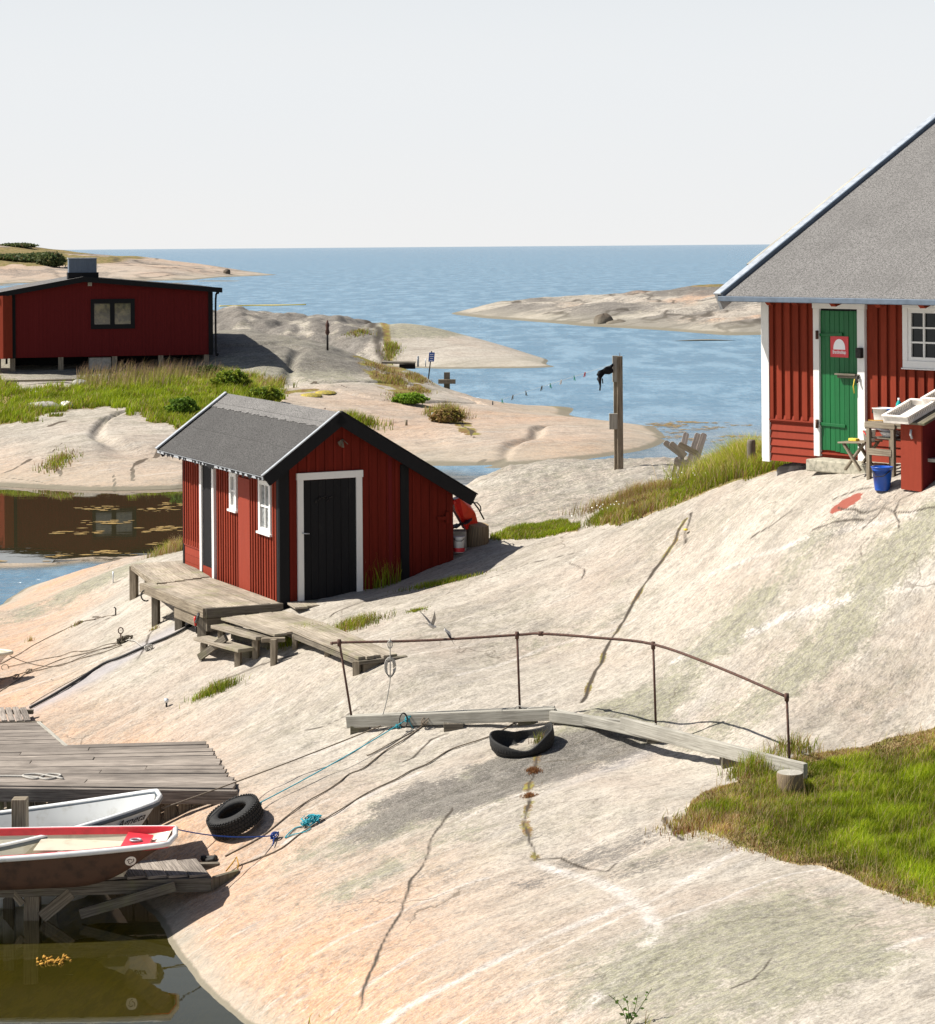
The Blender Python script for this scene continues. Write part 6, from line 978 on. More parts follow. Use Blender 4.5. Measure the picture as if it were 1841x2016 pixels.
rope('boat_rope', 'slack rope curving from the cream boat bow up the slope', sag(O3 + V(0, 0, -.05), mg + V(0, 0, .05), .28), .010, 'rope_brown'); rope('ring_rope', 'thin straight rope from the iron eye to the mooring ring', lay([(14, 1315), (60, 1304), (120, 1292), (180, 1280), (238, 1266)]), .010, 'rope_brown', [[G(10, 1318) + V(.06 * math.cos(t), 0, .03 + .05 * math.sin(t)) for t in np.linspace(0, 6.2, 12)]])
rope('shore_rope', 'second brown rope crossing the stained rock below the cream boat', lay([(-20, 1345), (60, 1322), (120, 1300), (180, 1285), (238, 1270)]), .012, 'rope_brown'); rope('shore_rope', 'knotted brown rope reaching the small pier across the boat shadow', lay([(-10, 1368), (20, 1350), (55, 1325), (110, 1312), (170, 1295), (240, 1272)]), .012, 'rope_brown', knot(G(57, 1326) + V(0, 0, .03), .05, 3) + knot(G(32, 1336) + V(0, 0, .03), .05, 3))
rope('black_water_hose', 'thick black hose lying from the deck post down to the small pier', smooth(lay([(60, 1397), (100, 1375), (150, 1345), (205, 1310), (240, 1297), (290, 1275), (345, 1252), (380, 1232)], .03, .6, .01) + [P(388, 1222, 33.5), P(391, 1208, 33.5)], 2), .022, 'hose', None, 'hose'); rope('thin_line', 'thin brown line beside the black hose near the small pier', lay([(60, 1388), (120, 1353), (160, 1332), (200, 1312)]), .008, 'rope_brown')
eb = G(328, 1392); ebt = Thing('eye_bolt', 'small pale eye bolt standing in the bare rock', 'bolt', eb); ebt.part('shank', MB().tube([eb - V(0, 0, .03), eb + V(0, 0, .07)], .014), 'dark_iron', w=True); ebt.part('head', MB().lathe([(0, -.03), (.03, -.02), (.035, 0), (.03, .02), (0, .03)], eb + V(0, 0, .09), 12, ax=(0, 1, 0)), 'alu', w=True)
ib = G(223, 1148); solo('thin_iron_rod', 'thin pale iron rod upright on the far left rock', 'rod', MB().tube([ib - V(0, 0, .03), ib + V(0, 0, .22)], .012), 'alu', ib)

# ================================================================ double post with cloth, washing line
pg = P(1220, 927, 44.0); pg[2] = fl(pg); dp = Thing('double_post', 'tall weathered double post with pale boards standing on the rock', 'post', pg)
zt3 = P(1222, 701, 44.0)[2]; x0 = P(1221.5, 900, 44.)[0]; x1_ = P(1213, 900, 44.)[0]; dp.part('post', MB().box(x0 - .055, x0 + .055, pg[1] - .05, pg[1] + .06, pg[2] - .1, zt3), 'post_wood', w=True, bevel=.006); dp.part('post', MB().box(x1_ - .035, x1_ + .035, pg[1] + .02, pg[1] + .11, pg[2] - .1, zt3 - .02), 'post_wood', w=True, bevel=.006)
dp.part('board', MB().box(x1_ - .06, x1_ + .045, pg[1] - .04, pg[1] + .015, P(1212, 752, 44)[2], zt3 + .01), 'beam', w=True, bevel=.006); dp.part('board', MB().box(P(1199, 800, 44)[0], x1_ + .04, pg[1] - .04, pg[1] + .015, P(1212, 845, 44)[2], P(1212, 814, 44)[2]), 'beam', w=True, bevel=.006); dp.part('nail', MB().tube([V(x0, pg[1], zt3 - .05), V(x0 + .005, pg[1], zt3 + .06)], .006), 'rust', w=True)
LA, LB = P(1207, 717, 43.97), P(970, 792, 99); LB[2] = max(LB[2], float(hB(np.array([LB[0]]), np.array([LB[1]]))[0]) + .1)
def online(u):
    lo, hi = 0., 1.
    for _ in range(40):
        m_ = (lo + hi) / 2; q = LA + (LB - LA) * m_; uu = 920.5 + FOC * float((q - CAMP) @ CR) / q[1]
        lo, hi = (m_, hi) if uu > u else (lo, m_)
    return LA + (LB - LA) * lo
wl = solo('washing_line', 'very thin line running from the double post out over the water', 'line', MB().tube([LA, LB], .003, 4), 'rope_grey', LA)
solo('line_stake', 'dark iron stake holding the far end of the washing line', 'stake', MB().tube([LB - V(0, 0, .6), LB + V(0, 0, .05)], .03), 'dark_iron', LB - V(0, 0, .3))
for k, (u, c_, lab) in enumerate(((1152, 'red_pl', 'red clothes peg on the line nearest the black cloth'), (1130, 'peg_green', 'pale green clothes peg second along the line'), (1105, 'cream', 'cream clothes peg between two green ones'), (1083, 'peg_green', 'green clothes peg with a dangling strip over the water'), (1067, 'dark_wood', 'dark wooden clothes peg next to the green strip'), (1035, 'dark_wood', 'lone dark wooden peg in mid line'), (1010, 'post_wood', 'slanting grey wooden peg on the line'), (988, 'peg_green', 'dark green peg at the far end of the line'))):
    q = online(u); s_ = q[1] / 44 * .9; solo('clothes_peg', lab, 'clothes peg', MB().beam(q + V(0, 0, .02 * s_), q + V(.03 * s_ * (1 if k % 2 else -1), 0, -.09 * s_), .018 * s_, .018 * s_, up=(0, 1, 0)).beam(q + V(.01, .02, .02 * s_), q + V(.0, .02, -.08 * s_), .014 * s_, .014 * s_, up=(0, 1, 0)), c_, q, group='clothes pegs on the washing line')
rows = []; cu_ = [(1207, 715), (1200, 720), (1192, 722), (1186, 727), (1180, 730), (1176, 738)]; hl = [18, 20, 16, 15, 26, 12]
for j in range(5): rows.append([P(u + (1.5 * math.sin(j * 2.2 + i)), v + hl[i] * j / 4 * (1 + .15 * math.sin(i * 5)), 43.9 + .05 * math.sin(i * 2.3 + j)) for i, (u, v) in enumerate(cu_)])
b = MB().gridf(rows); b.tube([P(1183, 745, 43.9), P(1182, 758, 43.9), P(1181, 769, 43.9)], .016, 5).tube([P(1186, 745, 43.9), P(1187, 755, 43.9)], .012, 5); solo('black_cloth', 'ragged black cloth hanging from the line at the double post', 'cloth', b, 'cloth', P(1192, 730, 43.9), solid=.015)
# ---- old wooden chair
cg = P(1345, 942, 41.5); cg[2] = fl(cg); ch = Thing('wooden_chair', 'collapsed silver grey slatted garden chair tipped in the grass', 'chair', cg); cy = 41.5
def sl(n_, p0, p1, w_, y0=cy, y1=cy, tip=True, mat='chair_wood'):
    a, c = P(*p0, y0), P(*p1, y1); b = MB(); d = unit(c - a); s_ = unit(np.cross(d, (0, 1, .0))); poly = [a + s_ * w_ / 2, c + s_ * w_ / 2 - d * .03, c + s_ * w_ * .3, c - s_ * w_ * .3, c - s_ * w_ / 2 - d * .03, a - s_ * w_ / 2]; b.prism(poly, V(0, .025, 0)); ch.part(n_, b, mat, w=True, bevel=.003)
for k, (p0, p1) in enumerate((((1345, 898), (1308, 870)), ((1350, 898), (1320, 872)), ((1372, 893), (1336, 874)))): sl('seat_slat', p0, p1, .11, cy - .1 * k, cy - .1 * k - .12)
for k, (p0, p1) in enumerate((((1338, 908), (1352, 852)), ((1355, 918), (1375, 853)), ((1368, 915), (1387, 853)))): sl('back_slat', p0, p1, .115, cy + .12, cy + .30)
for k, (p0, p1) in enumerate((((1325, 937), (1333, 900)), ((1337, 940), (1344, 900)), ((1347, 942), (1353, 905)))): sl('leg', p0, p1, .07, cy - .05, cy - .05)
sl('cross_bar', (1327, 910), (1356, 914), .14, cy - .09, cy - .09); sl('cross_bar', (1322, 934), (1350, 942), .09, cy - .09, cy - .09); ch.part('red_mark', MB().face([P(1332 + 4 * math.cos(t), 908 + 4 * math.sin(t), cy - .095) for t in np.linspace(0, 6.28, 12)[:-1]][::-1]) or MB(), 'red_pl', w=True) if False else None
q = P(1479, 880, 38); q2 = V(q[0], q[1], fl(q)); solo('barrel', 'dark round barrel top in the grass beside the house corner', 'barrel', MB().lathe([(.06, -.6), (.075, -.3), (.075, -.05), (.07, .0), (.06, .02), (0, .02)], V(q[0], q[1], P(1479, 868, 38)[2]), 18), 'dark_wood', V(q[0], q[1], q[2] - .3))

# ================================================================ cabin on stilts across the bay
cO, cE = P(22, 705, 98), P(418, 698.5, 100); cE[2] = cO[2]; CA = math.atan2(cE[1] - cO[1], cE[0] - cO[0]); cb_ = Thing('stilt_cabin', 'long red cabin, darkened for shade, on stilts with low roof above the bay', 'cabin', cO, CA)
cX, cY = V(math.cos(CA), math.sin(CA), 0), V(-math.sin(CA), math.cos(CA), 0)
def FC(u, v, off=0): q = PPL(u, v, cO - cY * off, cY) - cO; return float(q @ cX), float(q[2])
WC = FC(418, 700)[0]; AP = FC(165, 545); EL, ER = FC(-12, 578), FC(434, 567); dpth = 7.5
rz_ = lambda x: (AP[1] + (x - AP[0]) * (EL[1] - AP[1]) / (EL[0] - AP[0])) if x < AP[0] else (AP[1] + (x - AP[0]) * (ER[1] - AP[1]) / (ER[0] - AP[0]))
cb_.part('wall', MB().prism([(0, 0, 0), (WC, 0, 0), (WC, 0, rz_(WC) - .2), (AP[0], 0, AP[1] - .2), (0, 0, rz_(0) - .2)], (0, dpth, 0)), 'shade_red'); b = MB(); x = .1  # cabin red lowered to hold the shade on this gable
while x < WC: b.box(x - .02, x + .02, -.02, .0, 0.01, rz_(x) - .22); x += .16
cb_.part('cover_strip', b, 'shade_red')
for x in (0, WC - .16): cb_.part('corner_board', MB().box(x, x + .2, -.04, 0, -.02, rz_(x) - .2), 'black')
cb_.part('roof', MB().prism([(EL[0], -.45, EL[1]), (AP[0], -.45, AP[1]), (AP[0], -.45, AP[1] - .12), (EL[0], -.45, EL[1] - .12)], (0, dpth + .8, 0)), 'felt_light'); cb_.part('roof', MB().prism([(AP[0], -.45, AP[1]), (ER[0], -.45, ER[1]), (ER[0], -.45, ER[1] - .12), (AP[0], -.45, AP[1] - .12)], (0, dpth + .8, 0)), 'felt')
cb_.part('verge_board', MB().prism([(EL[0], -.5, EL[1] + .02), (AP[0], -.5, AP[1] + .02), (ER[0] + .03, -.5, ER[1] + .02), (ER[0] + .03, -.5, ER[1] - .20), (AP[0], -.5, AP[1] - .22), (EL[0], -.5, EL[1] - .20)], (0, .05, 0)), 'black')
a, c = FC(138, 541), FC(193, 510); cm = cb_.part('chimney', MB().box(a[0], c[0], .9, 2.0, AP[1] - .25, c[1] + .02), 'plate', bevel=.01); cb_.part('chimney_cap', MB().box(a[0] - .03, c[0] + .03, .87, 2.03, c[1] + .022, c[1] + .06), 'metal', parent=cm); cb_.part('chimney_base', MB().box(a[0] - .04, c[0] + .08, .86, 2.04, AP[1] - .2, AP[1] + .18), 'black', parent=cm)
a, c = FC(179, 648), FC(265, 588); wn = cb_.part('window', MB().box(a[0], c[0], -.07, 0, a[1], a[1] + .2).box(a[0], c[0], -.07, 0, c[1] - .2, c[1]).box(a[0], a[0] + .15, -.07, 0, a[1] + .2, c[1] - .2).box(c[0] - .18, c[0], -.07, 0, a[1] + .2, c[1] - .2).box((a[0] + c[0]) / 2 - .12, (a[0] + c[0]) / 2 + .08, -.07, 0, a[1] + .2, c[1] - .2), 'black')
M['gl2'] = m_plain('reflecting_glass', (.05, .055, .05), .06, spec=.9, bstr=.0, scale=2.5, c2=(.17, .15, .09)); cb_.part('pane', MB().box(a[0] + .14, c[0] - .16, -.03, -.005, a[1] + .19, c[1] - .19), 'gl2', parent=wn)
cb_.part('vent', MB().box(FC(173, 560)[0], FC(181, 560)[0], -.06, 0, FC(175, 563)[1], FC(175, 556)[1]), 'concrete')
p1, p2 = FC(424, 578), FC(424, 692); cb_.part('downpipe', MB().tube(smooth([(ER[0] - .12, -.2, ER[1] - .2), (p1[0] + .1, -.2, p1[1] + .02), (p1[0], -.12, p1[1] - .25), (p1[0], -.12, p2[1]), (p1[0] + .08, -.15, p2[1] - .08)], 4), .045, 8), 'black')
cb_.part('downpipe', MB().tube(smooth([(EL[0] + .12, -.2, EL[1] - .2), (-.25, -.2, rz_(0) - .55), (-.2, -.12, rz_(0) - .8), (-.2, -.12, -.25)], 4), .05, 8), 'black')
for u, vb_ in ((25, 752), (120, 766), (226, 770), (317, 764), (407, 738)): x = FC(u, 720)[0]; cb_.part('stilt', MB().box(x - .11, x + .11, .02, .24, FC(u, vb_)[1] - .3, -.001), 'post_wood')
for u in (67, 170, 290, 380): x = FC(u, 720)[0]; cb_.part('stilt', MB().box(x - .1, x + .1, 3, 3.2, -2.2, -.001), 'dark_wood')
x0, x1_ = FC(176, 720)[0], FC(220, 720)[0]; cb_.part('tank', MB().box(x0, x1_, .1, .9, -1.4, -.05), 'concrete', bevel=.03); cb_.part('shade_screen', MB().box(.1, WC, 1.9, 2.0, -2.6, 0), 'black'); cb_.part('shade_screen', MB().box(.05, .15, .4, 1.9, -2.6, -.01), 'dark_wood')  # dark screens below the floor are added to keep the underside dark
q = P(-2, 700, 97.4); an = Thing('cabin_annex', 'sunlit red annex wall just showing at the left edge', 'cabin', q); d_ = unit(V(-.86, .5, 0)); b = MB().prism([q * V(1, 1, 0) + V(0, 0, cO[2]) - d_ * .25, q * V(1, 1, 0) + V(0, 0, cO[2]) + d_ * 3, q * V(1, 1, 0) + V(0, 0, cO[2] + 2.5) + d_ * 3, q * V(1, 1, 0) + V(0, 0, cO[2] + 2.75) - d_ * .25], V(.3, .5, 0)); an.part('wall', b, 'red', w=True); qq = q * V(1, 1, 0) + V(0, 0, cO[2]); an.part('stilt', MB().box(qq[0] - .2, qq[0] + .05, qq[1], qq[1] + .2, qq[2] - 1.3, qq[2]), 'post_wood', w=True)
b = MB(); lg = cb_.Wd((6.5, 1.2, -1.1))
for k in range(14): a = cb_.Wd((RNG.uniform(4.6, 7.4), RNG.uniform(.6, 2.2), RNG.uniform(-1.3, -.5))); b.beam(a, a + V(RNG.uniform(-1.5, 1.5), RNG.uniform(-.3, .3), RNG.uniform(-.4, .4)), .06, .05)
solo('lumber_pile', 'jumble of old branches and planks stored under the stilt cabin', 'lumber', b, 'post_wood', lg, kind=None)
for u, v, w_ in ((80, 756, 1.4),): q = GB(u, v); solo('plank', 'dark weathered plank lying on the rock below the cabin', 'plank', MB().beam(q + V(-w_, 0, .12), q + V(w_, .2, .14), .25, .08), 'post_wood', q)
g = GB(170, 802); 
for u, v, r_, lab in ((170, 803, .45, 'dark grey boulder on the hump above the bay'), (262, 800, .28, 'small white boulder at the edge of the grass'), (320, 768, .3, 'pale stone half sunk in the tall grass')): pass
def boulder(u, v, r_, lab, sx=1.3, sz=.5, mat='rock_mid', f_=GB, seed=0):
    q = f_(u, v); b = MB(); rows = []
    for i in range(13):
        th_ = math.pi * i / 12; rows.append([q + V(0, 0, r_ * sz * .3) + r_ * V(sx * math.sin(th_) * math.cos(p_), math.sin(th_) * math.sin(p_), sz * math.cos(th_)) * (1 + .22 * float(perlin(np.array([math.cos(p_) * 1.3 + th_ + seed]), np.array([math.sin(p_) * 1.3 + seed]))[0])) for p_ in np.linspace(0, 2 * math.pi, 21)[:-1]])
    b.gridf(rows, wrap=True); return solo('boulder', lab, 'boulder', b, mat, q)
boulder(86, 806, .42, 'dark grey boulder at the left end of the rock hump', 1.6, .5, 'concrete', seed=3); boulder(130, 803, .22, 'small white stone beside the dark boulder on the hump', 1.2, .8, 'cream', seed=5); boulder(158, 762, .28, 'pale rounded stone in the grass below the cabin', 1.2, .8, 'concrete', seed=8); GDf = lambda u, v: G(u, v, 170, 320, hD)
boulder(1188, 641, .75, 'dark boulder in the water off the long island', 1.2, 1.1, 'rock_far', lambda u, v: PZ(u, v, 0), seed=9); boulder(1215, 642, .7, 'lower flat boulder beside the dark one off the island', 1.6, .6, 'rock_far', lambda u, v: PZ(u, v, 0), seed=11); boulder(447, 539, 1.0, 'lone dark boulder on the headland shore', .9, 1.0, 'rock_far', lambda u, v: G(u, v, 430, 760, hE), seed=14)
solo('sea_boom', 'thin yellow floating boom in the water beyond the rock', 'boom', MB().tube(smooth([PZ(432, 603, .03), PZ(500, 601.5, .03), PZ(560, 601, .03), PZ(602, 600, .03)]), .11, 6), 'yellow', PZ(500, 601, 0))
# ---- far rock furniture
q = GB(645, 690); pl = Thing('marker_pole', 'thin dark pole with a rusty top on the far rock', 'pole', q); zt4 = P(644, 634, q[1])[2]; pl.part('shaft', MB().tube([q - V(0, 0, .1), V(q[0], q[1], zt4 - .2)], .05), 'dark_iron', w=True); pl.part('top', MB().lathe([(0, -.5), (.11, -.3), (.07, -.1), (.10, .05), (.02, .3), (0, .3)], V(q[0], q[1], zt4 - .2), 8), 'rust', w=True)
q = GB(843, 741); sgn = Thing('blue_sign', 'small blue harbour sign on a leaning pole by the water', 'sign', q); t_ = P(850, 691, q[1]); sgn.part('pole', MB().tube([q - V(0, 0, .1), t_], .03), 'dark_iron', w=True); a = P(843.5, 712, q[1] - .05); ex_, ez_ = V(.27, 0, 0), V(.04, 0, .44)
b = MB().prism([a, a + ex_, a + ex_ + ez_, a + ez_], V(0, .02, 0)); pn = sgn.part('board', b, 'sign_blue', w=True); b = MB()
for k, (s0, s1) in enumerate(((.2, .75), (.25, .8), (.15, .85), (.2, .8))): c_ = a + V(0, -.006, 0) + ez_ * (.12 + .22 * k); b.beam(c_ + ex_ * s0, c_ + ex_ * s1, .004, .035)
sgn.part('lettering', b, 'sign_white', parent=pn, w=True)
q = GB(790, 722); bj = Thing('bathing_jetty', 'small dark jetty between the two far rocks', 'jetty', q); a, c = P(752, 713, 112), P(818, 714, 112); bj.part('deck_boards', MB().beam(a, c, 1.3, .08), 'dark_wood', w=True); bj.part('support', MB().beam(P(802, 717, 112), P(802, 726, 112), .3, .8), 'black', w=True); bj.part('ladder_rail', MB().tube([P(822, 722, 112), P(822, 703, 112), P(824, 701, 112.5), P(824, 722, 112.5)], .025), 'metal', w=True); bj.part('ladder_rail', MB().tube([P(838, 722, 112), P(838, 706, 112)], .025), 'metal', w=True)
q = P(880, 758, 105.); dm_ = Thing('mooring_dolphin', 'thick post with a horizontal timber standing at the rock edge in the water', 'post', q); dm_.part('post', MB().beam(P(880, 775, 105), P(880, 733, 105), .28, .28, up=(0, 1, 0)), 'dark_wood', w=True); dm_.part('crossbeam', MB().beam(P(863, 751, 104.8), P(897, 751, 104.8), .3, .2), 'post_wood', w=True)
q = GB(800, 838); solo('small_stake', 'short dark stake standing on the middle rock', 'stake', MB().tube([q - V(0, 0, .05), q + V(0, 0, .22)], .05), 'post_wood', q); q = GB(852, 828); solo('small_stake', 'grey stake beside the dry grass tuft', 'stake', MB().tube([q - V(0, 0, .05), q + V(0, 0, .3)], .05), 'concrete', q)

# ================================================================ birds
def bird(lab, O, fwd, up, s, wings, mats):
    t = Thing('swallow', lab, 'bird', O); fwd, up = unit(fwd), unit(up); sd = unit(np.cross(fwd, up)); rows = []
    for x, r_, z in ((-.075, .004, .0), (-.05, .014, 0), (-.02, .021, -.002), (.01, .022, -.003), (.035, .016, .004), (.05, .016, .010), (.065, .010, .010), (.078, .002, .006)): rows.append([O + s * (fwd * x + sd * r_ * math.cos(a) + up * (r_ * math.sin(a) + z)) for a in np.linspace(0, 2 * math.pi, 11)[:-1]])
    t.part('body', MB().gridf(rows, wrap=True), mats[0], w=True)
    for sg_ in (-1, 1): t.part('tail_feather', MB().prism([O - fwd * .06 * s, O - fwd * .14 * s + sd * sg_ * .02 * s, O - fwd * .13 * s + sd * sg_ * .012 * s], up * .003 * s), mats[1], w=True)
    for sg_ in (-1, 1):
        if wings: w0 = O + up * .01 * s; d1 = unit(sd * sg_ * .55 + up * .83); t.part('wing', MB().prism([w0 + fwd * .03 * s, w0 - fwd * .03 * s, w0 + d1 * .09 * s - fwd * .035 * s, w0 + d1 * .17 * s - fwd * .05 * s, w0 + d1 * .09 * s + fwd * .02 * s], fwd * .0 + np.cross(d1, fwd) * .003 * s), mats[2], w=True)
        else: t.part('wing', MB().prism([O + fwd * .03 * s + sd * sg_ * .019 * s + up * .01 * s, O - fwd * .03 * s + sd * sg_ * .024 * s - up * .008 * s, O - fwd * .11 * s + sd * sg_ * .006 * s, O - fwd * .04 * s + sd * sg_ * .014 * s + up * .014 * s], sd * sg_ * .004 * s), mats[1], w=True)
    t.part('beak', MB().tube([O + fwd * .075 * s + up * .006 * s, O + fwd * .088 * s + up * .004 * s], [.004 * s, .001 * s], 5), 'ink', w=True)
rp0 = tops[0] + (tops[1] - tops[0]) * ((886 - 668) / (1018 - 668)) + V(0, 0, .0); bird('dark swallow perched on the iron handrail', rp0 + V(-.01, 0, .055), (-.45, -.2, .87), (-.85, -.1, -.45), 1.15, False, ('bird_white', 'bird_dark', 'bird_dark'))
bird('pale swallow flying with raised wings above the handrail', yk(851, 1233, 23.4), (.35, .5, -.25), (-.15, -.1, 1), 1.25, True, ('bird_white', 'bird_dark', 'bird_grey'))

# ================================================================ vegetation
def blades(name, lab, cat, pos, hts, wid, cols, tips, lean=.35, kind=None, wind=(.25, 0), group=None, nseg=3, root=None, mat='leaf'):
    n = len(pos); an = RNG.uniform(0, 2 * math.pi, n); ld = np.stack([np.cos(an), np.sin(an)], 1) * RNG.uniform(.2, 1, n)[:, None] * lean * hts[:, None]; ld += np.array(wind) * hts[:, None] * RNG.uniform(.3, 1, n)[:, None]
    wa = RNG.uniform(0, math.pi, n); wv = np.stack([np.cos(wa), np.sin(wa) * .4, 0 * wa], 1) * (wid / 2)[:, None] if hasattr(wid, '__len__') else np.stack([np.cos(wa), np.sin(wa) * .4, 0 * wa], 1) * wid / 2
    vs_, cs = [], []
    for k in range(nseg + 1):
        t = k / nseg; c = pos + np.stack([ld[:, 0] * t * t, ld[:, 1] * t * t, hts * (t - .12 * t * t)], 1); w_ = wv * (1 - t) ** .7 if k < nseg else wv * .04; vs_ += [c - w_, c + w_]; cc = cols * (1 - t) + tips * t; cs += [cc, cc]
    Vt = np.stack(vs_, 1).reshape(-1, 3); Cc = np.stack(cs, 1).reshape(-1, 3); m_ = 2 * (nseg + 1); base = (np.arange(n) * m_)[:, None]; F = np.concatenate([base + np.array([[2 * k, 2 * k + 1, 2 * k + 3, 2 * k + 2]]) for k in range(nseg)], 0)
    root = np.asarray(root if root is not None else pos.mean(0)); me = bpy.data.meshes.new(name); me.vertices.add(len(Vt)); me.vertices.foreach_set('co', (Vt - root).astype(np.float32).ravel()); me.loops.add(F.size); me.loops.foreach_set('vertex_index', F.astype(np.int32).ravel()); me.polygons.add(len(F)); me.polygons.foreach_set('loop_start', (np.arange(len(F)) * 4).astype(np.int32)); me.update(calc_edges=True)
    at = me.attributes.new('col', 'FLOAT_COLOR', 'POINT'); c4 = np.ones((len(Vt), 4), np.float32); c4[:, :3] = Cc; at.data.foreach_set('color', c4.ravel()); me.materials.append(M[mat]); o = bpy.data.objects.new(name, me); COL.objects.link(o); o.location = tuple(root); props(o, lab, cat, group, kind); return o
def scatter(poly, n, fld=G, hf=lookA, wob=.15, seedbox=None):
    Pn = np.array([fld(u, v)[:2] for u, v in poly]); mn, mx = Pn.min(0), Pn.max(0); out = np.zeros((0, 2))
    while len(out) < n:
        q = RNG.uniform(mn, mx, (n * 2, 2)); m_ = poly_mask(q[:, 0], q[:, 1], poly, fld, wob=wob) > .5; out = np.concatenate([out, q[m_]])
    out = out[:n]; return np.column_stack([out, hf(out[:, 0], out[:, 1])])
def mixc(n, cs, wts): c = np.array(cs)[RNG.choice(len(cs), n, p=np.array(wts) / sum(wts))]; return c * RNG.uniform(.75, 1.25, (n, 1))
GR, GR2, GY_, BRN, STRW = (.22, .31, .010), (.34, .42, .012), (.42, .43, .05), (.36, .20, .08), (.60, .46, .25)
def greens(pos, f, seed=0):        # f = dryness 0..1
    n = len(pos); c = mixc(n, [GR, GR2, GY_], [.45, .4, .15]); d = mixc(n, [BRN, STRW, GY_], [.45, .35, .2]); m_ = (RNG.random(n) < f)[:, None]; c = np.where(m_, d, c); return c * (.8 + .5 * fbm(pos[:, 0] * 1.3 + seed, pos[:, 1] * 1.3, 3)[:, None].clip(-.6, 1))
# lawn on the right
pos = scatter(LAWN, 95000); uu = 920.5 + FOC * (pos[:, 0]) / pos[:, 1]; edge = np.array([fbm(pos[:, 0] * .8, pos[:, 1] * .8, 3)])[0]
gl = G(1345, 1600); gr = G(1500, 1690); dl = np.hypot(pos[:, 0] - gl[0], pos[:, 1] - gl[1]); top = sstep(pos[:, 1], G(1700, 1500)[1] - .3, G(1700, 1470)[1]); 
LP_ = np.array([G(u, v)[:2] for u, v in LAWN]); de = dist_line(pos[:, 0], pos[:, 1], np.vstack([LP_, LP_[:1]]), 3)
dry = np.clip(.12 + 1.1 * np.exp(-(dl / .75) ** 2) + .75 * np.exp(-(de / .22) ** 2) + .5 * top + .5 * edge, 0, .97); tuft = np.clip(fbm(pos[:, 0] * 2.2, pos[:, 1] * 2.2, 3), -.4, .8)
h = (.085 + .12 * (tuft + .3)) * RNG.uniform(.5, 1.2, len(pos)) * (.45 + .55 * sstep(de, .05, .5)) * (1 - .35 * top)
dk2 = .62 + .55 * sstep(tuft, -.3, .4); cc = greens(pos, dry) * dk2[:, None]
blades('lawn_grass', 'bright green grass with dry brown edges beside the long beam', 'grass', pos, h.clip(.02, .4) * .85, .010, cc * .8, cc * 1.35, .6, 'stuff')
pos = scatter(LAWN, 16000, wob=.75); de = dist_line(pos[:, 0], pos[:, 1], np.vstack([LP_, LP_[:1]]), 3); pos = pos[de < .45]; cc = mixc(len(pos), [STRW, BRN, GY_], [.5, .3, .2])
blades('dead_straw', 'loose straw and thin dead blades fraying out along the lawn edge', 'grass', pos, RNG.uniform(.02, .09, len(pos)), .007, cc * .8, cc * 1.2, 1.6, 'stuff')
pos = scatter(LAWN, 1500, wob=.2); blades('grass_stalks', 'scattered taller pale stalks standing in the lawn', 'grass', pos, RNG.uniform(.12, .30, len(pos)), .006, mixc(len(pos), [GY_, STRW], [.5, .5]), mixc(len(pos), [STRW, BRN], [.7, .3]), .5, 'stuff')
def tuft_(u, v, r_, n, hh, dryf, lab, fld=G, hf=lookA, ry=None, name='grass_tuft', wd=.010, lean=.5, wind=(.15, 0), group=None, kind='stuff', cat='grass', pal=None):
    c = fld(u, v); q = RNG.normal(0, .5, (n, 2)) * np.array([r_, ry or r_ * .7]); pos = np.column_stack([c[0] + q[:, 0], c[1] + q[:, 1]]); pos = np.column_stack([pos, hf(pos[:, 0], pos[:, 1])]); cc = greens(pos, dryf) if pal is None else mixc(n, *pal); h = hh * RNG.uniform(.35, 1.1, n) * (1 - .4 * np.clip(np.hypot(q[:, 0] / r_, q[:, 1] / (ry or r_ * .7)), 0, 1)); return blades(name, lab, cat, pos, h, wd, cc * .75, cc * 1.25, lean, kind, wind, group, root=c)
tuft_(1490, 1520, .35, 900, .34, .4, 'tall thin grass growing over the beam near the bollard stump', ry=.25); tuft_(1560, 1480, .3, 300, .3, .5, 'sparse tall grass at the right end of the beam', ry=.2)
tuft_(1415, 1600, .35, 1100, .2, .2, 'bright green tuft in the brown corner of the lawn'); tuft_(1380, 1620, .4, 1300, .16, .95, 'rusty brown dry tuft at the left tip of the lawn')
# grass bank up by the house
pos = np.concatenate([scatter(PATCH, 22000, wob=.3), scatter(PATCH0, 7000, wob=.2)]); uu = 920.5 + FOC * pos[:, 0] / pos[:, 1]; br = sstep(uu, 1150, 1200) * (1 - sstep(uu, 1290, 1340)); tall = sstep(uu, 1330, 1420)
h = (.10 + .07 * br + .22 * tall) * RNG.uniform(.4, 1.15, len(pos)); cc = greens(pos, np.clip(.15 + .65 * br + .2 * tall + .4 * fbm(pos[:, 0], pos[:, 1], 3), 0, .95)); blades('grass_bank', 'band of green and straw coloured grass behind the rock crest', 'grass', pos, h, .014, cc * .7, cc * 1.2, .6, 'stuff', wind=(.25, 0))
tuft_(1462, 928, .9, 9000, .78, .35, 'tall pale windblown grass clump against the house corner', ry=.5, wd=.014, lean=.7, wind=(-.05, 0), kind='stuff', name='tall_grass', pal=([GR2, GY_, STRW], [.35, .35, .3])); tuft_(1400, 955, .35, 1200, .3, .3, 'tall green grass beside the slatted chair', ry=.5, wd=.013, lean=.6, name='tall_grass', kind='stuff')
tuft_(1240, 985, .8, 2500, .38, .9, 'straw coloured thin grass left of the chair', ry=.4, wd=.008, kind='stuff', name='dry_grass'); 
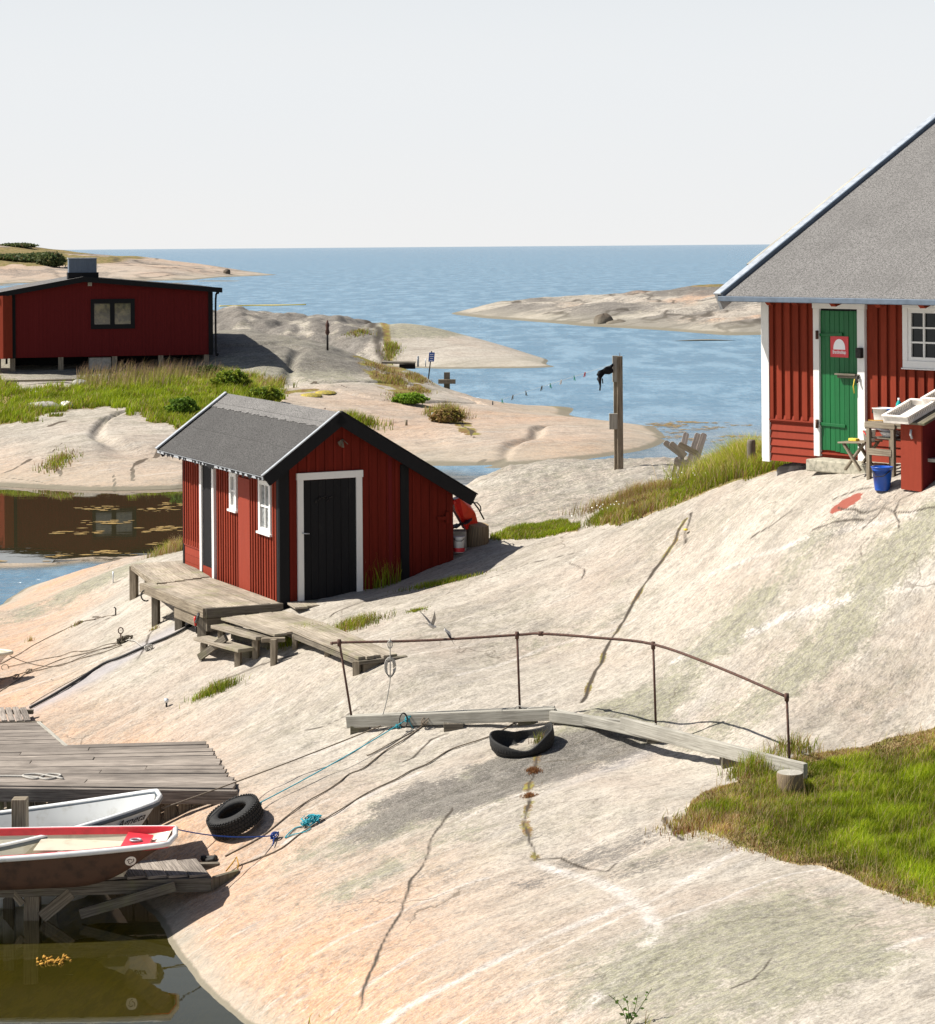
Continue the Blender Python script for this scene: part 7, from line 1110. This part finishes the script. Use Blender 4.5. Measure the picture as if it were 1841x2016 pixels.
def daisies(u, v, r_, n, hh, lab, fld=G, hf=lookA, s=.012):
    c = fld(u, v); q = RNG.normal(0, .5, (n, 2)) * r_; b = MB()
    for k in range(n):
        p = V(c[0] + q[k, 0], c[1] + q[k, 1] * .7, 0); p[2] = float(hf(np.array([p[0]]), np.array([p[1]]))[0]) + hh * RNG.uniform(.6, 1.1); nn = unit(V(RNG.uniform(-.5, .3), -.6, RNG.uniform(.3, 1))); x_ = unit(np.cross(nn, (0, 0, 1))); y_ = np.cross(nn, x_); b.face([p + (x_ * math.cos(t) + y_ * math.sin(t)) * s * (1 if i % 2 else .6) for i, t in enumerate(np.linspace(0, 6.283, 15)[:-1])])
    return solo('daisies', lab, 'flowers', b, 'white_pl', c, kind='stuff')
daisies(1195, 1020, .3, 18, .24, 'cluster of white daisies at the left end of the grass bank'); daisies(1340, 950, .6, 9, .18, 'scattered white daisies in the grass below the chair')
tuft_(1195, 1025, .35, 900, .32, .3, 'green daisy foliage clump on the rock', name='daisy_foliage', cat='plant')
solo('yellow_flower', 'single yellow flower in the crack below the grass bank', 'flower', MB().lathe([(0, .0), (.035, .01), (.03, .03), (0, .035)], G(1350, 1052) + V(0, 0, .05), 9), 'yellow', G(1350, 1052))
# near the small boathouse
tuft_(738, 1152, .36, 800, .7, .12, 'tall dark grass clump in front of the black gable door', ry=.22, wd=.010, lean=.35, wind=(0, 0), name='tall_grass', cat='grass', kind='stuff'); tuft_(870, 1150, .55, 1100, .12, .15, 'low green grass strip at the edge of the hut shadow', ry=.12)
tuft_(335, 1080, .45, 900, .35, .6, 'mixed green and purple grass behind the hut corner', ry=.3, name='tall_grass', kind='stuff'); tuft_(345, 1062, .35, 500, .42, .9, 'dry straw stalks at the far hut corner'); tuft_(425, 1362, .33, 700, .22, .25, 'lone green grass tuft on the bare rock', ry=.12)
tuft_(700, 1232, .45, 1100, .2, .45, 'green and brown tuft beside the plank walkway', ry=.3); tuft_(585, 1262, .3, 500, .3, .2, 'green weeds growing up under the plank walkway', ry=.2); tuft_(820, 1203, .15, 250, .07, .2, 'tiny green cushion with yellow flowers on the rock'); tuft_(480, 1215, .25, 24, .14, .1, 'sparse grass blades poking through the walkway boards', hf=lambda x, y: 0 * x + zw)
tuft_(150, 1232, .1, 60, .12, .9, 'tiny dry tuft beside the upper shore rope'); tuft_(303, 1240, .08, 60, .1, .9, 'tiny dry tuft in the crack near the deck post'); tuft_(60, 1262, .08, 30, .15, .9, 'few dry stalks by the cream boat')
tuft_(1062, 1462, .12, 60, .2, .6, 'few stalks growing beside the buckled tyre')
for u, v, r_, lab in ((1050, 1520, .09, 'rusty moss cushion in the crack below the buckled tyre'), (1042, 1570, .07, 'small brown moss tuft lower in the dark crack'), (1345, 1640, .12, 'reddish plant at the tip of the lawn')): tuft_(u, v, r_, 260, .07, 1., lab, name='moss_tuft', cat='moss', pal=([(.25, .10, .04), (.32, .17, .07)], [.6, .4]))
# sapling at the bottom edge
def sapling(u, v, hh, lab, n=26, s=.045, f=G):
    c = f(u, v); t = Thing('seedling', lab, 'plant', c); b = MB(); lb = MB(); 
    for k in range(4):
        a = RNG.uniform(-.5, .5); tip = c + V(.12 * (k - 1.5) + .02, 0, hh * RNG.uniform(.7, 1.)); mid_ = (c + tip) / 2 + V(.02, 0, .03); pts = smooth([c, mid_, tip], 5); b.tube(pts, .003, 4)
        for j in range(n // 4): q = pts[int(len(pts) * (.2 + .8 * j / (n / 4)))] if int(len(pts) * (.2 + .8 * j / (n / 4))) < len(pts) else tip; d = unit(V(RNG.uniform(-1, 1), RNG.uniform(-.5, .5), RNG.uniform(.0, .6))); w_ = unit(np.cross(d, (0, 1, .2))); L_ = s * RNG.uniform(.6, 1.2) * (1.3 - .6 * j / (n / 4)); lb.face([q, q + d * L_ * .5 + w_ * L_ * .3, q + d * L_, q + d * L_ * .5 - w_ * L_ * .3])
    t.part('stem', b, m_plain('green_stem', (.10, .12, .03), .8), w=True); t.part('leaves', lb, M['leafgreen'], w=True)
M['leafgreen'] = m_plain('seedling_leaf', (.07, .16, .02), .5, c2=(.13, .22, .03), scale=20)
sapling(1237, 2022, .34, 'leafy green seedling rising from the bottom edge of the picture'); tuft_(1275, 2022, .04, 6, .22, .2, 'single thin stalk beside the leafy seedling'); tuft_(600, 2030, .12, 14, .2, .2, 'few grass blades at the bottom edge left of the centre')
# across the bay
hBf = lambda x, y: hB(x, y)
pos = scatter(GRASSB, 52000, GB, hBf, wob=1.2); uu = 920.5 + FOC * pos[:, 0] / pos[:, 1]; far_ = sstep(pos[:, 1], 90, 97)
h = (.28 + .25 * fbm(pos[:, 0] * .5, pos[:, 1] * .3, 3).clip(-.5, 1) + .15 * far_) * RNG.uniform(.4, 1.2, len(pos)); cc = greens(pos, np.clip(.12 + .45 * far_ + .3 * fbm(pos[:, 0] * .4, pos[:, 1] * .2, 3), 0, .9)) * 1.05
blades('shore_meadow', 'lush green grass between the stilt cabin and the rock hump', 'grass', pos, h.clip(.06, 1.2), .035, cc * .8, cc * 1.3, .5, 'stuff')
pos = scatter([(150, 752), (250, 742), (330, 738), (420, 740), (440, 752), (330, 765), (250, 770), (160, 768)], 1300, GB, hBf, wob=.8); blades('seed_heads', 'purple brown seed heads of tall grass below the cabin', 'grass', pos, RNG.uniform(.5, 1.05, len(pos)), .03, mixc(len(pos), [GR2, STRW], [.6, .4]), mixc(len(pos), [(.22, .12, .10), (.30, .18, .13)], [.5, .5]), .25, 'stuff')
def shrub(u, v, rx, rz, lab, n=5000, col=((.12, .19, .018), (.24, .29, .03), (.40, .40, .06)), fld=GB, hf=hBf, s=.07, name='shrub', ry=None):
    c = fld(u, v); t = Thing(name, lab, 'bush', c); b = MB()
    for k in range(7): a = RNG.uniform(0, 6.28); b.tube([c, c + V(rx * .4 * math.cos(a), rx * .3 * math.sin(a), rz * .6), c + V(rx * .7 * math.cos(a), rx * .6 * math.sin(a), rz * 1.2)], [.03 * rx / .6, .02 * rx / .6, .008], 5)
    t.part('trunk', b, 'dark_wood', w=True); d = RNG.normal(0, 1, (n, 3)); d /= np.linalg.norm(d, axis=1)[:, None]; lobe = 1 + .75 * fbm(d[:, 0] * 2.6 + d[:, 2] * 1.7, d[:, 1] * 2.6 + 5 + d[:, 2], 4); rad = RNG.uniform(.55, 1, n) ** .6 * lobe; ps = d * rad[:, None] * np.array([rx, ry or rx * .8, rz]) + np.array([0, 0, rz * .85]); ps = ps[ps[:, 2] > .03]; n = len(ps); ps = ps + c
    cl = np.array(col)[np.clip((RNG.random(n) * .8 + .9 * (fbm(ps[:, 0] * 3, ps[:, 2] * 3, 3) + .4)) * 1.6, 0, 2.99).astype(int)] * RNG.uniform(.7, 1.3, (n, 1)); ax1 = RNG.normal(0, 1, (n, 3)); ax1 /= np.linalg.norm(ax1, axis=1)[:, None]; ax2 = np.cross(ax1, RNG.normal(0, 1, (n, 3))); ax2 /= np.linalg.norm(ax2, axis=1)[:, None]; sz = s * RNG.uniform(.6, 1.3, (n, 1))
    Vt = np.stack([ps - ax1 * sz, ps + ax2 * sz * .45, ps + ax1 * sz, ps - ax2 * sz * .45], 1).reshape(-1, 3) - c; me = bpy.data.meshes.new('foliage'); me.vertices.add(4 * n); me.vertices.foreach_set('co', Vt.astype(np.float32).ravel()); me.loops.add(4 * n); me.loops.foreach_set('vertex_index', np.arange(4 * n, dtype=np.int32)); me.polygons.add(n); me.polygons.foreach_set('loop_start', (np.arange(n) * 4).astype(np.int32)); me.update(calc_edges=True)
    at = me.attributes.new('col', 'FLOAT_COLOR', 'POINT'); c4 = np.ones((4 * n, 4), np.float32); c4[:, :3] = np.repeat(cl, 4, 0); at.data.foreach_set('color', c4.ravel()); me.materials.append(M['leaf']); o = bpy.data.objects.new('foliage', me); COL.objects.link(o); o.parent = t.e
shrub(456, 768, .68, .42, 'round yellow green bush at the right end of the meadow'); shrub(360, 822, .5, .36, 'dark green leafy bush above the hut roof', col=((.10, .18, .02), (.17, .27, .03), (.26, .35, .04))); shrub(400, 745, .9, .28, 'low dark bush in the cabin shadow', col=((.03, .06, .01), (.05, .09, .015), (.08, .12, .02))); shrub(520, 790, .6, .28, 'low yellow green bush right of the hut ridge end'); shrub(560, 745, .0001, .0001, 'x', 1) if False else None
tuft_(690, 835, 1.1, 1400, .65, .25, 'green grass clump rising behind the hut ridge', GB, hBf, ry=.8, wd=.03, kind='stuff', name='tall_grass'); shrub(807, 796, .62, .22, 'bright green low bush on the middle rock', col=((.14, .26, .02), (.22, .36, .03), (.33, .42, .05))); tuft_(880, 820, .75, 1500, .75, .75, 'tall straw coloured tuft on the middle rock', GB, hBf, ry=.9, wd=.025, kind='stuff', name='dry_grass'); shrub(880, 832, .55, .28, 'low rust and green growth at the foot of the straw tuft', col=((.25, .22, .05), (.36, .24, .1), (.46, .36, .15)))
for u, v, rr_, lab in ((775, 755, .9, 'rusty dry grass in the upper crack of the rock'), (795, 785, .7, 'straw grass with yellow flowers lower in the same crack'), (750, 725, .7, 'reddish grass at the top of the crack near the small jetty'), (820, 745, .6, 'ochre grass cushions in the right hand crack'), (825, 770, .5, 'brown grass cushion below the ochre ones')): tuft_(u, v, rr_, 700, .3, .9, lab, GB, hBf, ry=rr_ * 1.6, wd=.03, kind='stuff', name='dry_grass')
for u, v, lab in ((640, 775, 'yellow flower cushion on the bare rock left of the straw tuft'), (612, 779, 'second yellow flower cushion further left')): q = GB(u, v); solo('flower_cushion', lab, 'flowers', MB().lathe([(.5, -.03), (.42, .05), (.2, .09), (0, .1)], q, 10), m_plain('yellow_bloom', (.45, .34, .03), .8, scale=12, c2=(.22, .18, .05), lo=.3, hi=.6) if 'yb' not in M else M['yb'], q, kind='stuff')
tuft_(115, 912, .5, 500, .35, .5, 'small grass tuft with yellow flowers in the shore crack', GB, hBf, ry=1.4, wd=.03); GEf = lambda u, v: G(u, v, 430, 760, hE); hEf = lambda x, y: hE(x, y); GCf = lambda u, v: G(u, v, 130, 190, hC)
tuft_(770, 690, .6, 500, .6, .5, 'yellow green grass in the cleft of the whaleback rock', GCf, hC, ry=2., wd=.05); tuft_(708, 655, .8, 300, .4, .7, 'small dry tuft at the top of the cleft', GCf, hC, ry=1., wd=.05)
hc_ = ((.07, .11, .04), (.12, .14, .05), (.25, .19, .09))
for u, v, rx, rz, lab in ((102, 524, 3.0, 1.7, 'dark green juniper bush on the headland right of the others'), (60, 514, 7, .9, 'wide dark juniper mass on the headland'), (20, 512, 6, .8, 'juniper mass at the left edge of the headland'), (35, 486, 5, .5, 'low bush on the headland skyline'), (85, 508, 4, .7, 'small juniper behind the dark bush')): shrub(u, v, rx, rz, lab, 2600, hc_, GEf, hEf, .55, 'juniper')
# driftweed patches
for u, v, rx, ry, n, lab in ((1340, 838, 2.6, 3.2, 260, 'brown seaweed floating in the shallow inlet'), (1400, 860, 3., 2., 160, 'thin seaweed streak close to the house corner'), (1370, 905, 1.5, 1.5, 60, 'loose seaweed beside the chair'), (215, 1010, 3.2, 4., 90, 'golden seaweed patches floating in the dark bay'), (290, 1040, 2., 4., 80, 'seaweed near the hut corner in the bay'), (110, 1090, 3.5, 2.5, 50, 'floating weed along the edge of the bright water')):
    c = PZ(u, v, .012); b = MB()
    nc = max(3, n // 16); ctr = [V(RNG.normal(0, rx * .42), RNG.normal(0, ry * .42), 0) for _ in range(nc)]
    for k in range(n):
        q = c + ctr[RNG.integers(nc)] + V(RNG.normal(0, .32), RNG.normal(0, .28), 0); q[2] = .008 + .006 * RNG.random(); r_ = RNG.uniform(.02, .12) ; a0 = RNG.uniform(0, 6); b.face([q + V(r_ * 1.8 * math.cos(t + a0 * 0) * RNG.uniform(.5, 1.), r_ * math.sin(t) * RNG.uniform(.5, 1), 0) for t in np.linspace(0, 6.28, 9)[:-1]])
    solo('seaweed', lab, 'seaweed', b, M['weed'] if 'weed' in M else M.setdefault('weed', m_plain('floating_weed', (.30, .19, .05), .8, c2=(.14, .09, .03), scale=6)), c, kind='stuff')
cw = PZ(105, 1893, .0); b = MB()
for k in range(40): a = RNG.uniform(0, 6.28); r_ = RNG.uniform(0, .16); q = cw + V(r_ * math.cos(a) * 1.4, r_ * math.sin(a), 0); b.tube([q, q + V(RNG.uniform(-.05, .05), RNG.uniform(-.05, .05), RNG.uniform(0, .03))], .012, 4)
solo('seaweed_clump', 'small golden seaweed clump floating in the foreground pool', 'seaweed', b, 'rope_gold', cw)
